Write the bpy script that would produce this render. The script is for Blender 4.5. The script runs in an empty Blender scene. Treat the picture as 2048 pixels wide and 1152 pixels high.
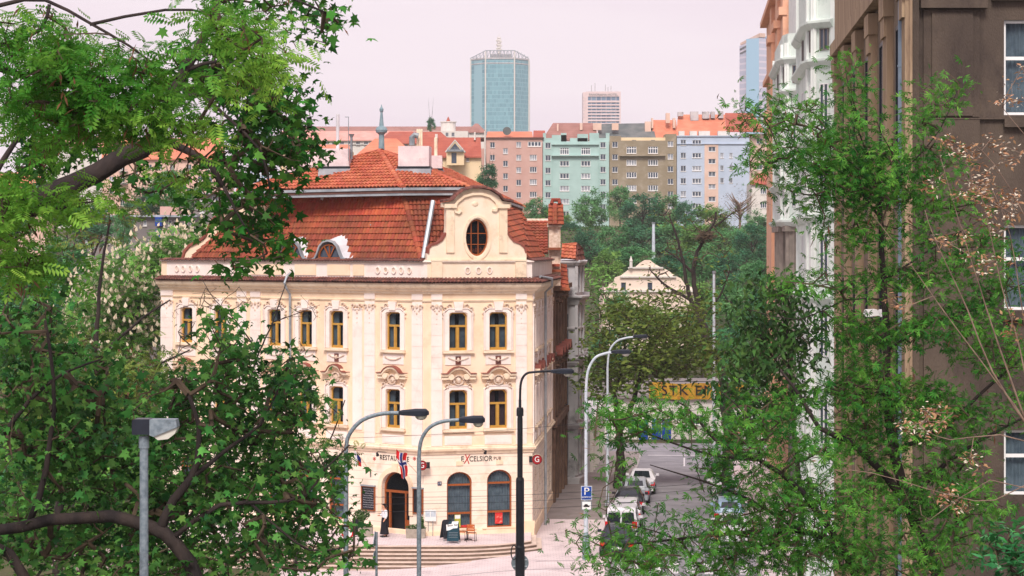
import bpy, math, random
import numpy as np
from mathutils import Vector, Matrix
from mathutils.geometry import tessellate_polygon
R = math.radians
random.seed(7); RNG = np.random.default_rng(7)
sc = bpy.context.scene
COL = sc.collection

# ------------------------------------------------------------ camera, sky, sun, exposure
FPX, CZ = 4000.0, 15.4            # focal length in photo pixels, eye height in metres
cam = bpy.data.cameras.new('camera'); camo = bpy.data.objects.new('camera', cam); COL.objects.link(camo)
camo.location = (0, 0, CZ); camo.rotation_euler = (R(90), 0, 0)
cam.sensor_width = 36; cam.lens = 36 * FPX / 2048; cam.shift_y = -76 / 2048
cam.clip_start = .5; cam.clip_end = 9000
sc.camera = camo
SUN_EL, SUN_AZ = 46, 186          # degrees; azimuth clockwise from +Y: behind the camera
w = bpy.data.worlds.new('World'); sc.world = w; w.use_nodes = True
nt = w.node_tree; nt.nodes.clear(); N = nt.nodes.new; L = nt.links.new
wo = N('ShaderNodeOutputWorld'); bg = N('ShaderNodeBackground'); sky = N('ShaderNodeTexSky')
sky.sky_type = 'NISHITA'; sky.sun_disc = False; sky.sun_elevation = R(SUN_EL); sky.sun_rotation = R(SUN_AZ)
sk = N('ShaderNodeVectorMath'); sk.operation = 'SCALE'; sk.inputs['Scale'].default_value = .1
L(sky.outputs[0], sk.inputs[0])
tc = N('ShaderNodeTexCoord'); mp = N('ShaderNodeMapping'); mp.inputs['Scale'].default_value = (1.2, 1.2, 6)
L(tc.outputs['Generated'], mp.inputs[0])
nz = N('ShaderNodeTexNoise'); nz.inputs['Scale'].default_value = 2.6; nz.inputs['Detail'].default_value = 5
L(mp.outputs[0], nz.inputs[0])
cr = N('ShaderNodeValToRGB'); cr.color_ramp.elements[0].position = .36; cr.color_ramp.elements[1].position = .6
cr.color_ramp.elements[0].color = (.78, .65, .735, 1); cr.color_ramp.elements[1].color = (.87, .755, .81, 1)
L(nz.outputs[0], cr.inputs[0])
mx = N('ShaderNodeMixRGB'); mx.inputs[0].default_value = .95
L(sk.outputs[0], mx.inputs[1]); L(cr.outputs[0], mx.inputs[2]); L(mx.outputs[0], bg.inputs[0])
bg.inputs[1].default_value = 1.0; L(bg.outputs[0], wo.inputs[0])
sd = bpy.data.lights.new('sun', 'SUN'); so = bpy.data.objects.new('sun', sd); COL.objects.link(so)
sd.energy = 3.0; sd.angle = R(20); sd.color = (1, .93, .84)
az, el = R(SUN_AZ), R(SUN_EL)
so.rotation_euler = Vector((math.sin(az) * math.cos(el), math.cos(az) * math.cos(el), math.sin(el))).to_track_quat('Z', 'Y').to_euler()
so.location = (-60, -60, 120)
vs = sc.view_settings; vs.view_transform = 'Standard'; vs.look = 'None'; vs.exposure = 0.25; vs.gamma = 1
sc.cycles.use_denoising = True; sc.cycles.max_bounces = 6; sc.cycles.transparent_max_bounces = 12

# ------------------------------------------------------------ helpers
def P(px, py, D): return Vector(((px - 1024) / FPX * D, D, CZ - (py - 500) / FPX * D))
OFF = {}
def thing(name, label, cat, loc=(0, 0, 0), rz=0, group=None, kind=None):
    o = bpy.data.objects.new(name, None); COL.objects.link(o); o.empty_display_size = .3
    o.location = loc; o.rotation_euler = (0, 0, rz); OFF[o.name] = Vector(loc)
    tag(o, label, cat, group, kind); return o
def tag(o, label=None, cat=None, group=None, kind=None):
    if label: o['label'] = label
    if cat: o['category'] = cat
    if group: o['group'] = group
    if kind: o['kind'] = kind
    return o
def child(name, mesh, parent=None, loc=(0, 0, 0), rz=0, label=None):
    o = bpy.data.objects.new(name, mesh); COL.objects.link(o)
    if parent is not None: o.parent = parent
    o.location = loc; o.rotation_euler = (0, 0, rz)
    if label: o['label'] = label
    return o
def copy_tree(o, parent=None):
    c = o.copy(); COL.objects.link(c)
    if parent is not None: c.parent = parent
    for ch in [k for k in list(o.children)]: copy_tree(ch, c)
    return c
class MB:
    """collects shapes; build() links them as one mesh object"""
    def __init__(s): s.v = []; s.f = []; s.m = []; s.cuts = []
    def piece(s):
        """what was added since the last call becomes an object of its own"""
        s.cuts.append((len(s.v), len(s.f)))
    def add(s, vs, fs, m=0):
        b = len(s.v); s.v += [tuple(v) for v in vs]; s.f += [tuple(b + i for i in f) for f in fs]; s.m += [m] * len(fs); return s
    def box(s, x0, x1, y0, y1, z0, z1, m=0, T=None):
        vs = [Vector((x, y, z)) for z in (z0, z1) for y in (y0, y1) for x in (x0, x1)]
        if T is not None: vs = [T @ v for v in vs]
        return s.add(vs, [(0, 2, 3, 1), (4, 5, 7, 6), (0, 1, 5, 4), (2, 6, 7, 3), (0, 4, 6, 2), (1, 3, 7, 5)], m)
    def mesh(s, name, mats, org=None, smooth=False):
        me = bpy.data.meshes.new(name)
        vv = s.v if org is None else [(a - org[0], b - org[1], c - org[2]) for a, b, c in s.v]
        me.from_pydata(vv, [], s.f)
        for mt in (mats if isinstance(mats, (list, tuple)) else [mats]): me.materials.append(mt)
        if isinstance(mats, (list, tuple)) and len(mats) > 1: me.polygons.foreach_set('material_index', s.m)
        if smooth: me.polygons.foreach_set('use_smooth', [True] * len(me.polygons))
        me.update(); return me
    def parts(s):
        out, v0, f0 = [], 0, 0
        for v1, f1 in s.cuts + ([(len(s.v), len(s.f))] if not s.cuts or s.cuts[-1][1] < len(s.f) else []):
            if f1 > f0:
                q = MB(); q.v = s.v[v0:v1]; q.f = [tuple(i - v0 for i in f) for f in s.f[f0:f1]]; q.m = s.m[f0:f1]; out.append(q)
            v0, f0 = v1, f1
        return out
    def islands(s):
        par = list(range(len(s.v)))
        def find(i):
            while par[i] != i: par[i] = par[par[i]]; i = par[i]
            return i
        for f in s.f:
            a = find(f[0])
            for i in f[1:]: par[find(i)] = a
        grp = {}
        for k, f in enumerate(s.f): grp.setdefault(find(f[0]), []).append(k)
        out = []
        for ks in grp.values():
            q = MB(); mp = {}
            for k in ks:
                for i in s.f[k]:
                    if i not in mp: mp[i] = len(q.v); q.v.append(s.v[i])
                q.f.append(tuple(mp[i] for i in s.f[k])); q.m.append(s.m[k])
            out.append(q)
        return out
    def build(s, name, mats, parent=None, smooth=False, label=None, org=None, split=False):
        if s.cuts or split:
            qs = s.parts() if s.cuts else s.islands()
            if len(qs) > 1: return [q.build(name, mats, parent, smooth, label, org) for q in qs][0]
        r = parent; o0 = None
        while r is not None:
            if r.name in OFF: o0 = OFF[r.name]; break
            r = r.parent
        if org is not None: o0 = Vector(org)
        ob = child(name, s.mesh(name, mats, o0, smooth), parent, label=label)
        if org is not None and parent is None: ob.location = org
        return ob
def tube(mb, pts, rad, n=8, m=0, cap=True):
    pts = [Vector(p) for p in pts]; k = len(pts)
    rads = rad if isinstance(rad, (list, tuple)) else [rad] * k
    vs = []; fs = []; prev = None
    for i, p in enumerate(pts):
        t = (pts[min(i + 1, k - 1)] - pts[max(i - 1, 0)])
        t = t.normalized() if t.length > 1e-9 else Vector((0, 0, 1))
        a = prev if prev is not None else (Vector((0, 0, 1)) if abs(t.z) < .9 else Vector((1, 0, 0)))
        a = (a - t * a.dot(t)); a = a.normalized() if a.length > 1e-6 else t.orthogonal().normalized()
        prev = a; b = t.cross(a)
        for j in range(n):
            q = 2 * math.pi * j / n; vs.append(p + (a * math.cos(q) + b * math.sin(q)) * rads[i])
    for i in range(k - 1):
        for j in range(n):
            j2 = (j + 1) % n; fs.append((i * n + j, i * n + j2, (i + 1) * n + j2, (i + 1) * n + j))
    if cap: fs += [tuple(range(n - 1, -1, -1)), tuple((k - 1) * n + j for j in range(n))]
    mb.add(vs, fs, m)
def arc_pts(fn, a0, a1, n): return [fn(a0 + (a1 - a0) * i / n) for i in range(n + 1)]
def prism(mb, T, poly, o0, o1, m=0, holes=()):
    """poly (u,v) extruded between outward distances o0<o1 of frame T (x along, y inward, z up)"""
    loops = [list(poly)] + [list(h) for h in holes]
    flat = [p for l in loops for p in l]
    tris = tessellate_polygon([[Vector((p[0], p[1], 0)) for p in l] for l in loops])
    n = len(flat); vs = [T @ Vector((p[0], -o1, p[1])) for p in flat] + [T @ Vector((p[0], -o0, p[1])) for p in flat]
    fs = []
    for t in tris:
        a, b, c = (Vector(flat[i]) for i in t)
        t2 = t if (b - a).cross(c - a) > 0 else (t[0], t[2], t[1])
        fs += [t2, tuple(n + i for i in reversed(t2))]
    b = 0
    for l in loops:
        k = len(l); fs += [(b + i, b + (i + 1) % k, n + b + (i + 1) % k, n + b + i) for i in range(k)]; b += k
    mb.add(vs, fs, m)
def band(mb, T, pts, w, o0, o1, m=0, closed=False):
    """strip of width w following pts (u,v) on a facade, standing out from o0 to o1"""
    pts = [Vector(p) for p in pts]; k = len(pts); L_, R_ = [], []
    for i, p in enumerate(pts):
        a = pts[(i - 1) % k] if (closed or i > 0) else p; b = pts[(i + 1) % k] if (closed or i < k - 1) else p
        t = (b - a).normalized(); nn = Vector((-t.y, t.x))
        ww = w[i] if isinstance(w, (list, tuple)) else w
        L_.append(p + nn * ww / 2); R_.append(p - nn * ww / 2)
    vs = []
    for i in range(k):
        for q, o in ((L_[i], o1), (R_[i], o1), (R_[i], o0), (L_[i], o0)): vs.append(T @ Vector((q.x, -o, q.y)))
    fs = []
    for i in range(k if closed else k - 1):
        a, b = i * 4, ((i + 1) % k) * 4
        for j in range(4): fs.append((a + j, a + (j + 1) % 4, b + (j + 1) % 4, b + j))
    if not closed: fs += [(0, 3, 2, 1), ((k - 1) * 4, (k - 1) * 4 + 1, (k - 1) * 4 + 2, (k - 1) * 4 + 3)]
    mb.add(vs, fs, m)
def fbox(mb, T, u0, u1, v0, v1, o0, o1, m=0): mb.box(u0, u1, -o1, -o0, v0, v1, m, T)
def lump(mb, T, u, v, ru, rv, o, m=0, n=8):
    vs = [T @ Vector((u, -o, v))]; fs = []
    for r_, oo in ((.55, .8), (1, 0)):
        for j in range(n):
            q = 2 * math.pi * j / n; vs.append(T @ Vector((u + ru * r_ * math.cos(q), -o * oo, v + rv * r_ * math.sin(q))))
    for j in range(n):
        j2 = (j + 1) % n; fs += [(0, 1 + j, 1 + j2), (1 + j, 1 + n + j, 1 + n + j2, 1 + j2)]
    mb.add(vs, fs, m)
def sweep(mb, plan, prof, m=0):
    """profile [(out, z)...] swept along a plan polyline (walls seen with outside on the right-hand side)"""
    pl = [Vector(p[:2]) for p in plan]; k = len(pl); vs = []; fs = []; n = len(prof)
    nr = [Vector(((pl[i + 1] - pl[i]).y, -(pl[i + 1] - pl[i]).x)).normalized() for i in range(k - 1)]
    for i in range(k):
        a = nr[max(i - 1, 0)]; b = nr[min(i, k - 2)]; mt = (a + b) / (1 + a.dot(b))
        for o, z in prof: q = pl[i] + mt * o; vs.append((q.x, q.y, z))
    for i in range(k - 1):
        for j in range(n):
            j2 = (j + 1) % n; fs.append((i * n + j, (i + 1) * n + j, (i + 1) * n + j2, i * n + j2))
    fs += [tuple(range(n)), tuple((k - 1) * n + j for j in reversed(range(n)))]
    mb.add(vs, fs, m)
def offset_pt(plan, i, o):
    pl = [Vector(p[:2]) for p in plan]; k = len(pl)
    nr = [Vector(((pl[j + 1] - pl[j]).y, -(pl[j + 1] - pl[j]).x)).normalized() for j in range(k - 1)]
    a = nr[max(i - 1, 0)]; b = nr[min(i, k - 2)]; return pl[i] + (a + b) / (1 + a.dot(b)) * o
def tiles(mb, poly, udir, pitch=.225, course=.36, amp=.08, lift=.045, m=0, sub=4, thick=.03):
    """pantiles over a convex 3-D polygon; every tile its own strip"""
    pts = [Vector(p) for p in poly]; nrm = Vector((0, 0, 0))
    for i in range(1, len(pts) - 1): nrm += (pts[i] - pts[0]).cross(pts[i + 1] - pts[0])
    nrm.normalize()
    if nrm.z < 0: nrm = -nrm
    U = Vector(udir).normalized(); U = (U - nrm * U.dot(nrm)).normalized(); S = nrm.cross(U)
    if S.z < 0: S = -S
    O = pts[0]; q = [((p - O).dot(U), (p - O).dot(S)) for p in pts]
    s0, s1 = min(b for a, b in q), max(b for a, b in q); u0 = min(a for a, b in q)
    def span(s):
        s = min(max(s, s0 + 1e-4), s1 - 1e-4); xs = []
        for i in range(len(q)):
            (a, b), (c, d) = q[i], q[(i + 1) % len(q)]
            if (b - s) * (d - s) <= 0 and abs(b - d) > 1e-9: xs.append(a + (c - a) * (s - b) / (d - b))
        return (min(xs), max(xs)) if xs else (0, 0)
    rows = max(1, round((s1 - s0) / course)); cs = (s1 - s0) / rows
    vs = [O + U * a + S * b - nrm * .035 for a, b in q]; fs = [tuple(range(len(q)))]
    for r_ in range(rows):
        sb, st = s0 + r_ * cs, s0 + (r_ + 1) * cs; a0, b0 = span(sb); a1, b1 = span(st)
        lo, hi = min(a0, a1), max(b0, b1); k0, k1 = int(math.floor((lo - u0) / pitch)), int(math.ceil((hi - u0) / pitch))
        for k in range(k0, k1):
            ua, ub = u0 + k * pitch, u0 + (k + 1) * pitch
            if min(ub, b0) - max(ua, a0) < 1e-3 and min(ub, b1) - max(ua, a1) < 1e-3: continue
            b = len(vs); jit = random.uniform(-.006, .006)
            for j in range(sub + 1):
                u = ua + (ub - ua) * j / sub; h = amp * abs(math.sin(math.pi * j / sub)) ** .7
                c0, c1 = min(max(u, a0), b0), min(max(u, a1), b1)
                vs.append(O + U * c0 + S * (sb - .02) + nrm * (h + lift + thick + jit - .045))
                vs.append(O + U * c0 + S * (sb - .02) + nrm * (h + lift + thick + jit))
                vs.append(O + U * c1 + S * (st + .01) + nrm * (h + jit))
            for j in range(sub):
                a = b + j * 3; fs += [(a, a + 3, a + 4, a + 1), (a + 1, a + 4, a + 5, a + 2)]
    mb.add(vs, fs, m)
def ridge(mb, p, q, r=.14, step=.36, m=0, n=6):
    p, q = Vector(p), Vector(q); Ln = (q - p).length; k = max(1, round(Ln / step)); t = (q - p) / Ln
    a = t.cross(Vector((0, 0, 1))); a.normalize(); b = a.cross(t)
    if b.z < 0: b = -b
    for i in range(k):
        c0, c1 = p + t * Ln * (i / k - .01), p + t * Ln * ((i + 1) / k + .03); r0, r1 = r * 1.12, r * .92; vs = []; fs = []
        for c, rr in ((c0, r0), (c1, r1)):
            for j in range(n + 1):
                w_ = math.pi * j / n; vs.append(c + a * math.cos(w_) * rr + b * math.sin(w_) * rr)
        for j in range(n): fs.append((j, j + 1, n + 2 + j, n + 1 + j))
        fs.append(tuple(range(n, -1, -1))); mb.add(vs, fs, m)
class Frame:
    """vertical facade plane: x along, y inward, z up"""
    def __init__(s, ox, oy, ang):
        s.o = Vector((ox, oy)); s.a = ang; s.d = Vector((math.cos(ang), math.sin(ang))); s.n = Vector((-math.sin(ang), math.cos(ang)))
        s.T = Matrix.Translation((ox, oy, 0)) @ Matrix.Rotation(ang, 4, 'Z')
    def u(s, px, out=0):
        k = (px - 1024) / FPX; o = s.o - s.n * out; return (k * o.y - o.x) / (s.d.x - k * s.d.y)
    def z(s, px, py, out=0):
        u = s.u(px, out); y = (s.o - s.n * out).y + u * s.d.y; return CZ - (py - 500) / FPX * y
    def q(s, px, py): return (s.u(px), s.z(px, py))
    def w(s, u, v, out=0): return s.T @ Vector((u, -out, v))

# ------------------------------------------------------------ materials
def lin(c): return tuple(((x / 255) / 12.92 if x / 255 <= .04045 else ((x / 255 + .055) / 1.055) ** 2.4) for x in c)
MATS = {}
def mat(name, c1, c2=None, scale=1.5, rough=.85, bump=0, bscale=25, spec=.3, metal=0, island=0, detail=4, lo=.35, hi=.65,
        stain=None, sscale=.6, trans=0, stretch=None, joints=None, emit=None):
    """c1, c2: sRGB 0-255 of the paint itself. island: value jitter per separate piece; stain: third colour in patches"""
    m = bpy.data.materials.new(name); m.use_nodes = True; t = m.node_tree; b = t.nodes['Principled BSDF']
    nn, ll = t.nodes.new, t.links.new
    b.inputs['Roughness'].default_value = rough; b.inputs['Metallic'].default_value = metal
    b.inputs['Specular IOR Level'].default_value = spec
    co = nn('ShaderNodeTexCoord').outputs['Object']
    if stretch:
        mp = nn('ShaderNodeMapping'); mp.inputs['Scale'].default_value = stretch; ll(co, mp.inputs[0]); co = mp.outputs[0]
    a = lin(c1) + (1,); c2 = c2 or c1; c = lin(c2) + (1,)
    nz = nn('ShaderNodeTexNoise'); nz.inputs['Scale'].default_value = scale; nz.inputs['Detail'].default_value = detail; ll(co, nz.inputs[0])
    cr = nn('ShaderNodeValToRGB'); cr.color_ramp.elements[0].position = lo; cr.color_ramp.elements[1].position = hi
    cr.color_ramp.elements[0].color = a; cr.color_ramp.elements[1].color = c; ll(nz.outputs[0], cr.inputs[0])
    out = cr.outputs[0]
    if stain:
        n2 = nn('ShaderNodeTexNoise'); n2.inputs['Scale'].default_value = sscale; n2.inputs['Detail'].default_value = 8; n2.inputs['Roughness'].default_value = .7
        ll(co, n2.inputs[0]); r2 = nn('ShaderNodeValToRGB'); r2.color_ramp.elements[0].position = .52; r2.color_ramp.elements[1].position = .72
        ll(n2.outputs[0], r2.inputs[0]); mx = nn('ShaderNodeMixRGB'); ll(r2.outputs[0], mx.inputs[0]); ll(out, mx.inputs[1])
        mx.inputs[2].default_value = lin(stain) + (1,); out = mx.outputs[0]
    if joints:      # thin dark lines in z every joints[0] m (rusticated plaster) or brick grid
        br = nn('ShaderNodeTexBrick'); br.inputs['Scale'].default_value = 1; br.inputs['Brick Width'].default_value = joints[1]
        br.inputs['Row Height'].default_value = joints[0]; br.inputs['Mortar Size'].default_value = joints[2]
        br.inputs['Mortar Smooth'].default_value = .2; br.offset = .5
        if joints[3]:   # ground: x,y plane
            ll(co, br.inputs[0])
        else:
            sx = nn('ShaderNodeSeparateXYZ'); ll(co, sx.inputs[0]); ad = nn('ShaderNodeMath'); ll(sx.outputs[0], ad.inputs[0]); ll(sx.outputs[1], ad.inputs[1])
            cx = nn('ShaderNodeCombineXYZ'); ll(ad.outputs[0], cx.inputs[0]); ll(sx.outputs[2], cx.inputs[1]); ll(cx.outputs[0], br.inputs[0])
        mj = nn('ShaderNodeMixRGB'); mj.blend_type = 'MULTIPLY'; ll(br.outputs['Fac'], mj.inputs[0]); ll(out, mj.inputs[1])
        mj.inputs[2].default_value = (joints[4],) * 3 + (1,); out = mj.outputs[0]
    if island:
        g = nn('ShaderNodeNewGeometry'); h = nn('ShaderNodeHueSaturation')
        mr = nn('ShaderNodeMapRange'); mr.inputs['To Min'].default_value = 1 - island; mr.inputs['To Max'].default_value = 1 + island
        ll(g.outputs['Random Per Island'], mr.inputs[0]); ll(mr.outputs[0], h.inputs['Value'])
        m2 = nn('ShaderNodeMapRange'); m2.inputs['To Min'].default_value = .5 - island * .05; m2.inputs['To Max'].default_value = .5 + island * .05
        ms = nn('ShaderNodeMath'); ms.operation = 'FRACT'; mu = nn('ShaderNodeMath'); mu.operation = 'MULTIPLY'; mu.inputs[1].default_value = 7.31
        ll(g.outputs['Random Per Island'], mu.inputs[0]); ll(mu.outputs[0], ms.inputs[0]); ll(ms.outputs[0], m2.inputs[0]); ll(m2.outputs[0], h.inputs['Hue'])
        ll(out, h.inputs['Color']); out = h.outputs[0]
    ll(out, b.inputs['Base Color'])
    if bump:
        n3 = nn('ShaderNodeTexNoise'); n3.inputs['Scale'].default_value = bscale; n3.inputs['Detail'].default_value = 4; ll(co, n3.inputs[0])
        bp = nn('ShaderNodeBump'); bp.inputs['Strength'].default_value = bump; bp.inputs['Distance'].default_value = .05
        ll(n3.outputs[0], bp.inputs['Height']); ll(bp.outputs[0], b.inputs['Normal'])
    if emit: b.inputs['Emission Color'].default_value = lin(emit[0]) + (1,); b.inputs['Emission Strength'].default_value = emit[1]
    if trans:
        tr = nn('ShaderNodeBsdfTranslucent'); ll(out, tr.inputs[0]); ms = nn('ShaderNodeMixShader'); ms.inputs[0].default_value = trans
        ll(b.outputs[0], ms.inputs[1]); ll(tr.outputs[0], ms.inputs[2]); ll(ms.outputs[0], t.nodes['Material Output'].inputs[0])
    MATS[name] = m; return m
def glass(name, tint=(40, 48, 60), clear=.55, rough=.05):
    m = bpy.data.materials.new(name); m.use_nodes = True; t = m.node_tree; b = t.nodes['Principled BSDF']
    b.inputs['Base Color'].default_value = lin(tint) + (1,); b.inputs['Roughness'].default_value = rough; b.inputs['Specular IOR Level'].default_value = .6
    if clear > 0:
        tr = t.nodes.new('ShaderNodeBsdfTransparent'); tr.inputs[0].default_value = (.75, .8, .82, 1)
        ms = t.nodes.new('ShaderNodeMixShader'); ms.inputs[0].default_value = clear
        t.links.new(b.outputs[0], ms.inputs[1]); t.links.new(tr.outputs[0], ms.inputs[2]); t.links.new(ms.outputs[0], t.nodes['Material Output'].inputs[0])
    MATS[name] = m; return m
_tx = {}
def text_mesh(s, size, mats, ext=.01, spacing=1.0):
    cu = bpy.data.curves.new('lettering', 'FONT'); cu.body = s; cu.size = size; cu.extrude = ext; cu.align_x = 'CENTER'; cu.align_y = 'CENTER'
    cu.space_character = spacing; cu.resolution_u = 3
    o = bpy.data.objects.new('lettering_source', cu); COL.objects.link(o); bpy.context.view_layer.update()
    me = bpy.data.meshes.new_from_object(o.evaluated_get(bpy.context.evaluated_depsgraph_get())); bpy.data.objects.remove(o); bpy.data.curves.remove(cu)
    me.materials.clear(); me.materials.append(mats); return me
def text_on(parent, s, T, u, v, out, size, m, sx=1, spacing=1.0, tilt=0, name='lettering'):
    me = text_mesh(s, size, m, spacing=spacing)
    root = parent
    while root.parent is not None: root = root.parent
    o0 = OFF.get(root.name, Vector((0, 0, 0)))
    X = Matrix.Translation(-o0) @ T @ Matrix.Translation((u, -out, v)) @ Matrix.Rotation(tilt, 4, 'Y') @ Matrix.Rotation(R(90), 4, 'X') @ Matrix.Diagonal((sx, 1, 1, 1))
    me.transform(X); return child(name, me, parent)
# ------------------------------------------------------------ materials of the houses
m_yel = mat('yellow_plaster', (241, 213, 182), (247, 223, 197), .9, .9, .15, 40, stain=(230, 200, 170), sscale=.8)
m_whi = mat('pale_plaster', (240, 224, 216), (246, 233, 226), 1.2, .9, .15, 40, stain=(224, 206, 196), sscale=.9)
m_rus = mat('ruled_plaster', (243, 224, 206), (248, 232, 216), .8, .9, .12, 40, joints=(.44, 60, .02, 0, .74), stain=(226, 198, 170), sscale=.7)
m_crm = mat('cream_plaster', (238, 216, 192), (244, 226, 206), 1.1, .9, .15, 40, stain=(224, 200, 172), sscale=1.2)
m_rel = mat('relief_plaster', (205, 180, 158), (232, 212, 198), 6, .9, .5, 25)
m_cor = mat('cornice_plaster', (234, 210, 182), (243, 224, 200), 1.5, .9, .15, 30, stain=(200, 174, 150), sscale=1.9)
m_och = mat('ochre_paint', (178, 134, 58), (194, 150, 72), 3, .5)
m_brw = mat('brown_wood', (140, 72, 34), (164, 90, 44), 5, .45, stretch=(6, 6, 1))
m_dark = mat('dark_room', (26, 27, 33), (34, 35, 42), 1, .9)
m_cur = mat('curtain_cloth', (170, 178, 190), (206, 212, 220), 3, .9, trans=.2)
m_cur2 = mat('rose_curtain', (150, 110, 112), (176, 132, 132), 2, .9)
m_gl = glass('window_glass', (40, 48, 60), .88)
m_glo = glass('far_glass', (58, 70, 86), 0, .12)
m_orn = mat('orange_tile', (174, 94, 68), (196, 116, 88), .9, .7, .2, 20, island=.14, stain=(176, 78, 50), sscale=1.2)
m_red = mat('weathered_tile', (132, 70, 50), (166, 84, 58), .5, .75, .25, 20, island=.17, stain=(118, 72, 54), sscale=.9)
m_new = mat('newer_tile', (166, 74, 50), (184, 86, 58), .6, .65, .2, 20, island=.15, stain=(150, 70, 50), sscale=.8)
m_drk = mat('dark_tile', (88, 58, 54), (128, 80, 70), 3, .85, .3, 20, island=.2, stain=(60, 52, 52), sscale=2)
m_rdp = mat('oxide_red', (126, 68, 58), (146, 84, 72), 2, .7)
m_zinc = mat('zinc_sheet', (150, 158, 166), (182, 188, 194), 1.4, .5, 0, metal=.3, stain=(126, 132, 140))
m_wsh = mat('pale_sheet', (196, 194, 200), (220, 216, 220), 1.2, .55)
m_brn = mat('brown_fascia', (96, 66, 62), (112, 78, 70), 2, .8)
m_chm = mat('whitewash', (214, 198, 202), (232, 218, 218), 1.5, .95, .3, 20, stain=(190, 172, 172), sscale=1.4)
m_blk = mat('black_paint', (24, 26, 32), (34, 36, 44), 3, .4)
m_gry = mat('grey_steel', (120, 128, 134), (146, 152, 158), 4, .5, metal=.2)
m_redp = mat('red_paint', (196, 34, 40)); m_blue = mat('blue_enamel', (24, 66, 150), rough=.35); m_wht = mat('white_enamel', (232, 232, 232), rough=.4)
m_ink = mat('black_letters', (34, 30, 34)); m_inkr = mat('red_letters', (186, 44, 40))

# ------------------------------------------------------------ corner restaurant building
Bx, By = -4.66, 105.3
WL = 19.2; a35 = R(-35)
FW = Frame(Bx - WL * math.cos(a35), By - WL * math.sin(a35), a35)
FF = Frame(Bx, By, R(15)); FL_ = 5.957
Cp = FF.o + FF.d * FL_
FS = Frame(Cp.x, Cp.y, R(85.06)); SL = 15.8
Ap = FW.o; Dp = FS.o + FS.d * SL; Gp = Ap + FW.n * 13
PLAN = [Ap, Vector((Bx, By)), Cp, Dp]
bld = thing('restaurant_building', 'cream and yellow corner house with stuccoed windows, red mansard roof and curved gable', 'building', (Bx, By, 0))
def clip_open(u, w, z0, z1, c=.17): return [(u - w / 2, z0), (u + w / 2, z0), (u + w / 2, z1 - c), (u + w / 2 - c, z1), (u - w / 2 + c, z1), (u - w / 2, z1 - c)]
def arch_open(u, w, z0, z1, rise):
    h = w / 2; return [(u - h, z0), (u + h, z0)] + [(u + h * math.cos(t), z1 - rise + rise * math.sin(t)) for t in [math.pi * i / 12 for i in range(13)]]
_wm = {}
def sash_window(root, Fr, u, z0, w, h, c, wood, rec=.13, curtain=None, arch=0, kind='sash', label=None):
    """recessed timber window: frame > pane, curtain"""
    key = (kind, round(w, 2), round(h, 2), arch, wood.name)
    if key not in _wm:
        I = Matrix.Identity(4); f = MB(); t = .075
        op = arch_open(0, w, 0, h, arch) if arch else clip_open(0, w, 0, h, c)
        op = op if arch else op
        cx, cz = 0, h / 2
        inner = [(x * (1 - 2 * t / w), t + (z) * (1 - 2 * t / h)) for x, z in op]
        prism(f, I, op, -.1, 0, 0, [inner])
        if kind == 'sash':
            zt = h * .64; f.box(-w / 2 + t, w / 2 - t, -.025, .08, zt - .055, zt + .055); f.box(-.05, .05, -.02, .08, t, zt - .055)
            for s in (-1, 1): f.box(s * (w / 4) - w / 4 + .03, s * (w / 4) + w / 4 - .03, .0, .06, t, t + .07)
            for s in (-1, 1):
                f.box(s * .075 - .02, s * .075 + .02, .01, .06, t, zt - .06)
        elif kind == 'shop':
            for zt in (h * .77, h * .27): f.box(-w / 2 + t, w / 2 - t, -.03, .08, zt - .05, zt + .05)
        elif kind == 'side':
            zt = h * .64; f.box(-w / 2 + t, w / 2 - t, -.025, .08, zt - .055, zt + .055)
        g = MB(); prism(g, I, inner, -.06, -.05)
        k = MB(); n = 26; ww = w * .94
        for s0, s1 in (((-.5, -.12), (.12, .5)) if kind == 'sash' else ((-.5, .5),)):
            vs = []
            for i in range(n + 1):
                x = ww * (s0 + (s1 - s0) * i / n); y = .19 + .03 * math.sin(i * 2.1)
                vs += [(x, y, .05), (x, y, h - .1)]
            k.add(vs, [(i * 2, i * 2 + 2, i * 2 + 3, i * 2 + 1) for i in range(n)])
        _wm[key] = (f.mesh('window', wood), g.mesh('pane', m_gl), k.mesh('curtain', m_cur))
    f, g, k = _wm[key]; loc = Fr.w(u, z0, -rec) - OFF[root.name]
    o = child('window', f, root, loc, Fr.a, label); child('pane', g, o)
    if curtain:
        k2 = k
        if curtain is not m_cur:
            k2 = k.copy(); k2.materials.clear(); k2.materials.append(curtain)
        child('curtain', k2, o)
    return o
ZL0, ZL1, ZU0, ZU1 = 5.93, 8.0, 10.08, 12.1
SPL, TOPW = 4.66, 13.72
wing_px = [377, 445, 553, 615, 677, 790]; wing_u = [FW.u(p, -.12) for p in wing_px]
facet_u = [FF.u(915, -.12), FF.u(995, -.12)]
side_u = [2.0, 4.7, 7.4, 10.1, 12.8]
def upper_wall(Fr, L_, us):
    b = MB(); holes = []
    for u in us: holes += [clip_open(u, 1.0, ZL0, ZL1), clip_open(u, 1.0, ZU0, ZU1)]
    prism(b, Fr.T, [(0, SPL), (L_, SPL), (L_, TOPW), (0, TOPW)], -.42, 0, 0, holes); b.build('wall', m_yel, bld)
upper_wall(FW, WL, wing_u); upper_wall(FF, FL_, facet_u); upper_wall(FS, SL, side_u)
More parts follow.
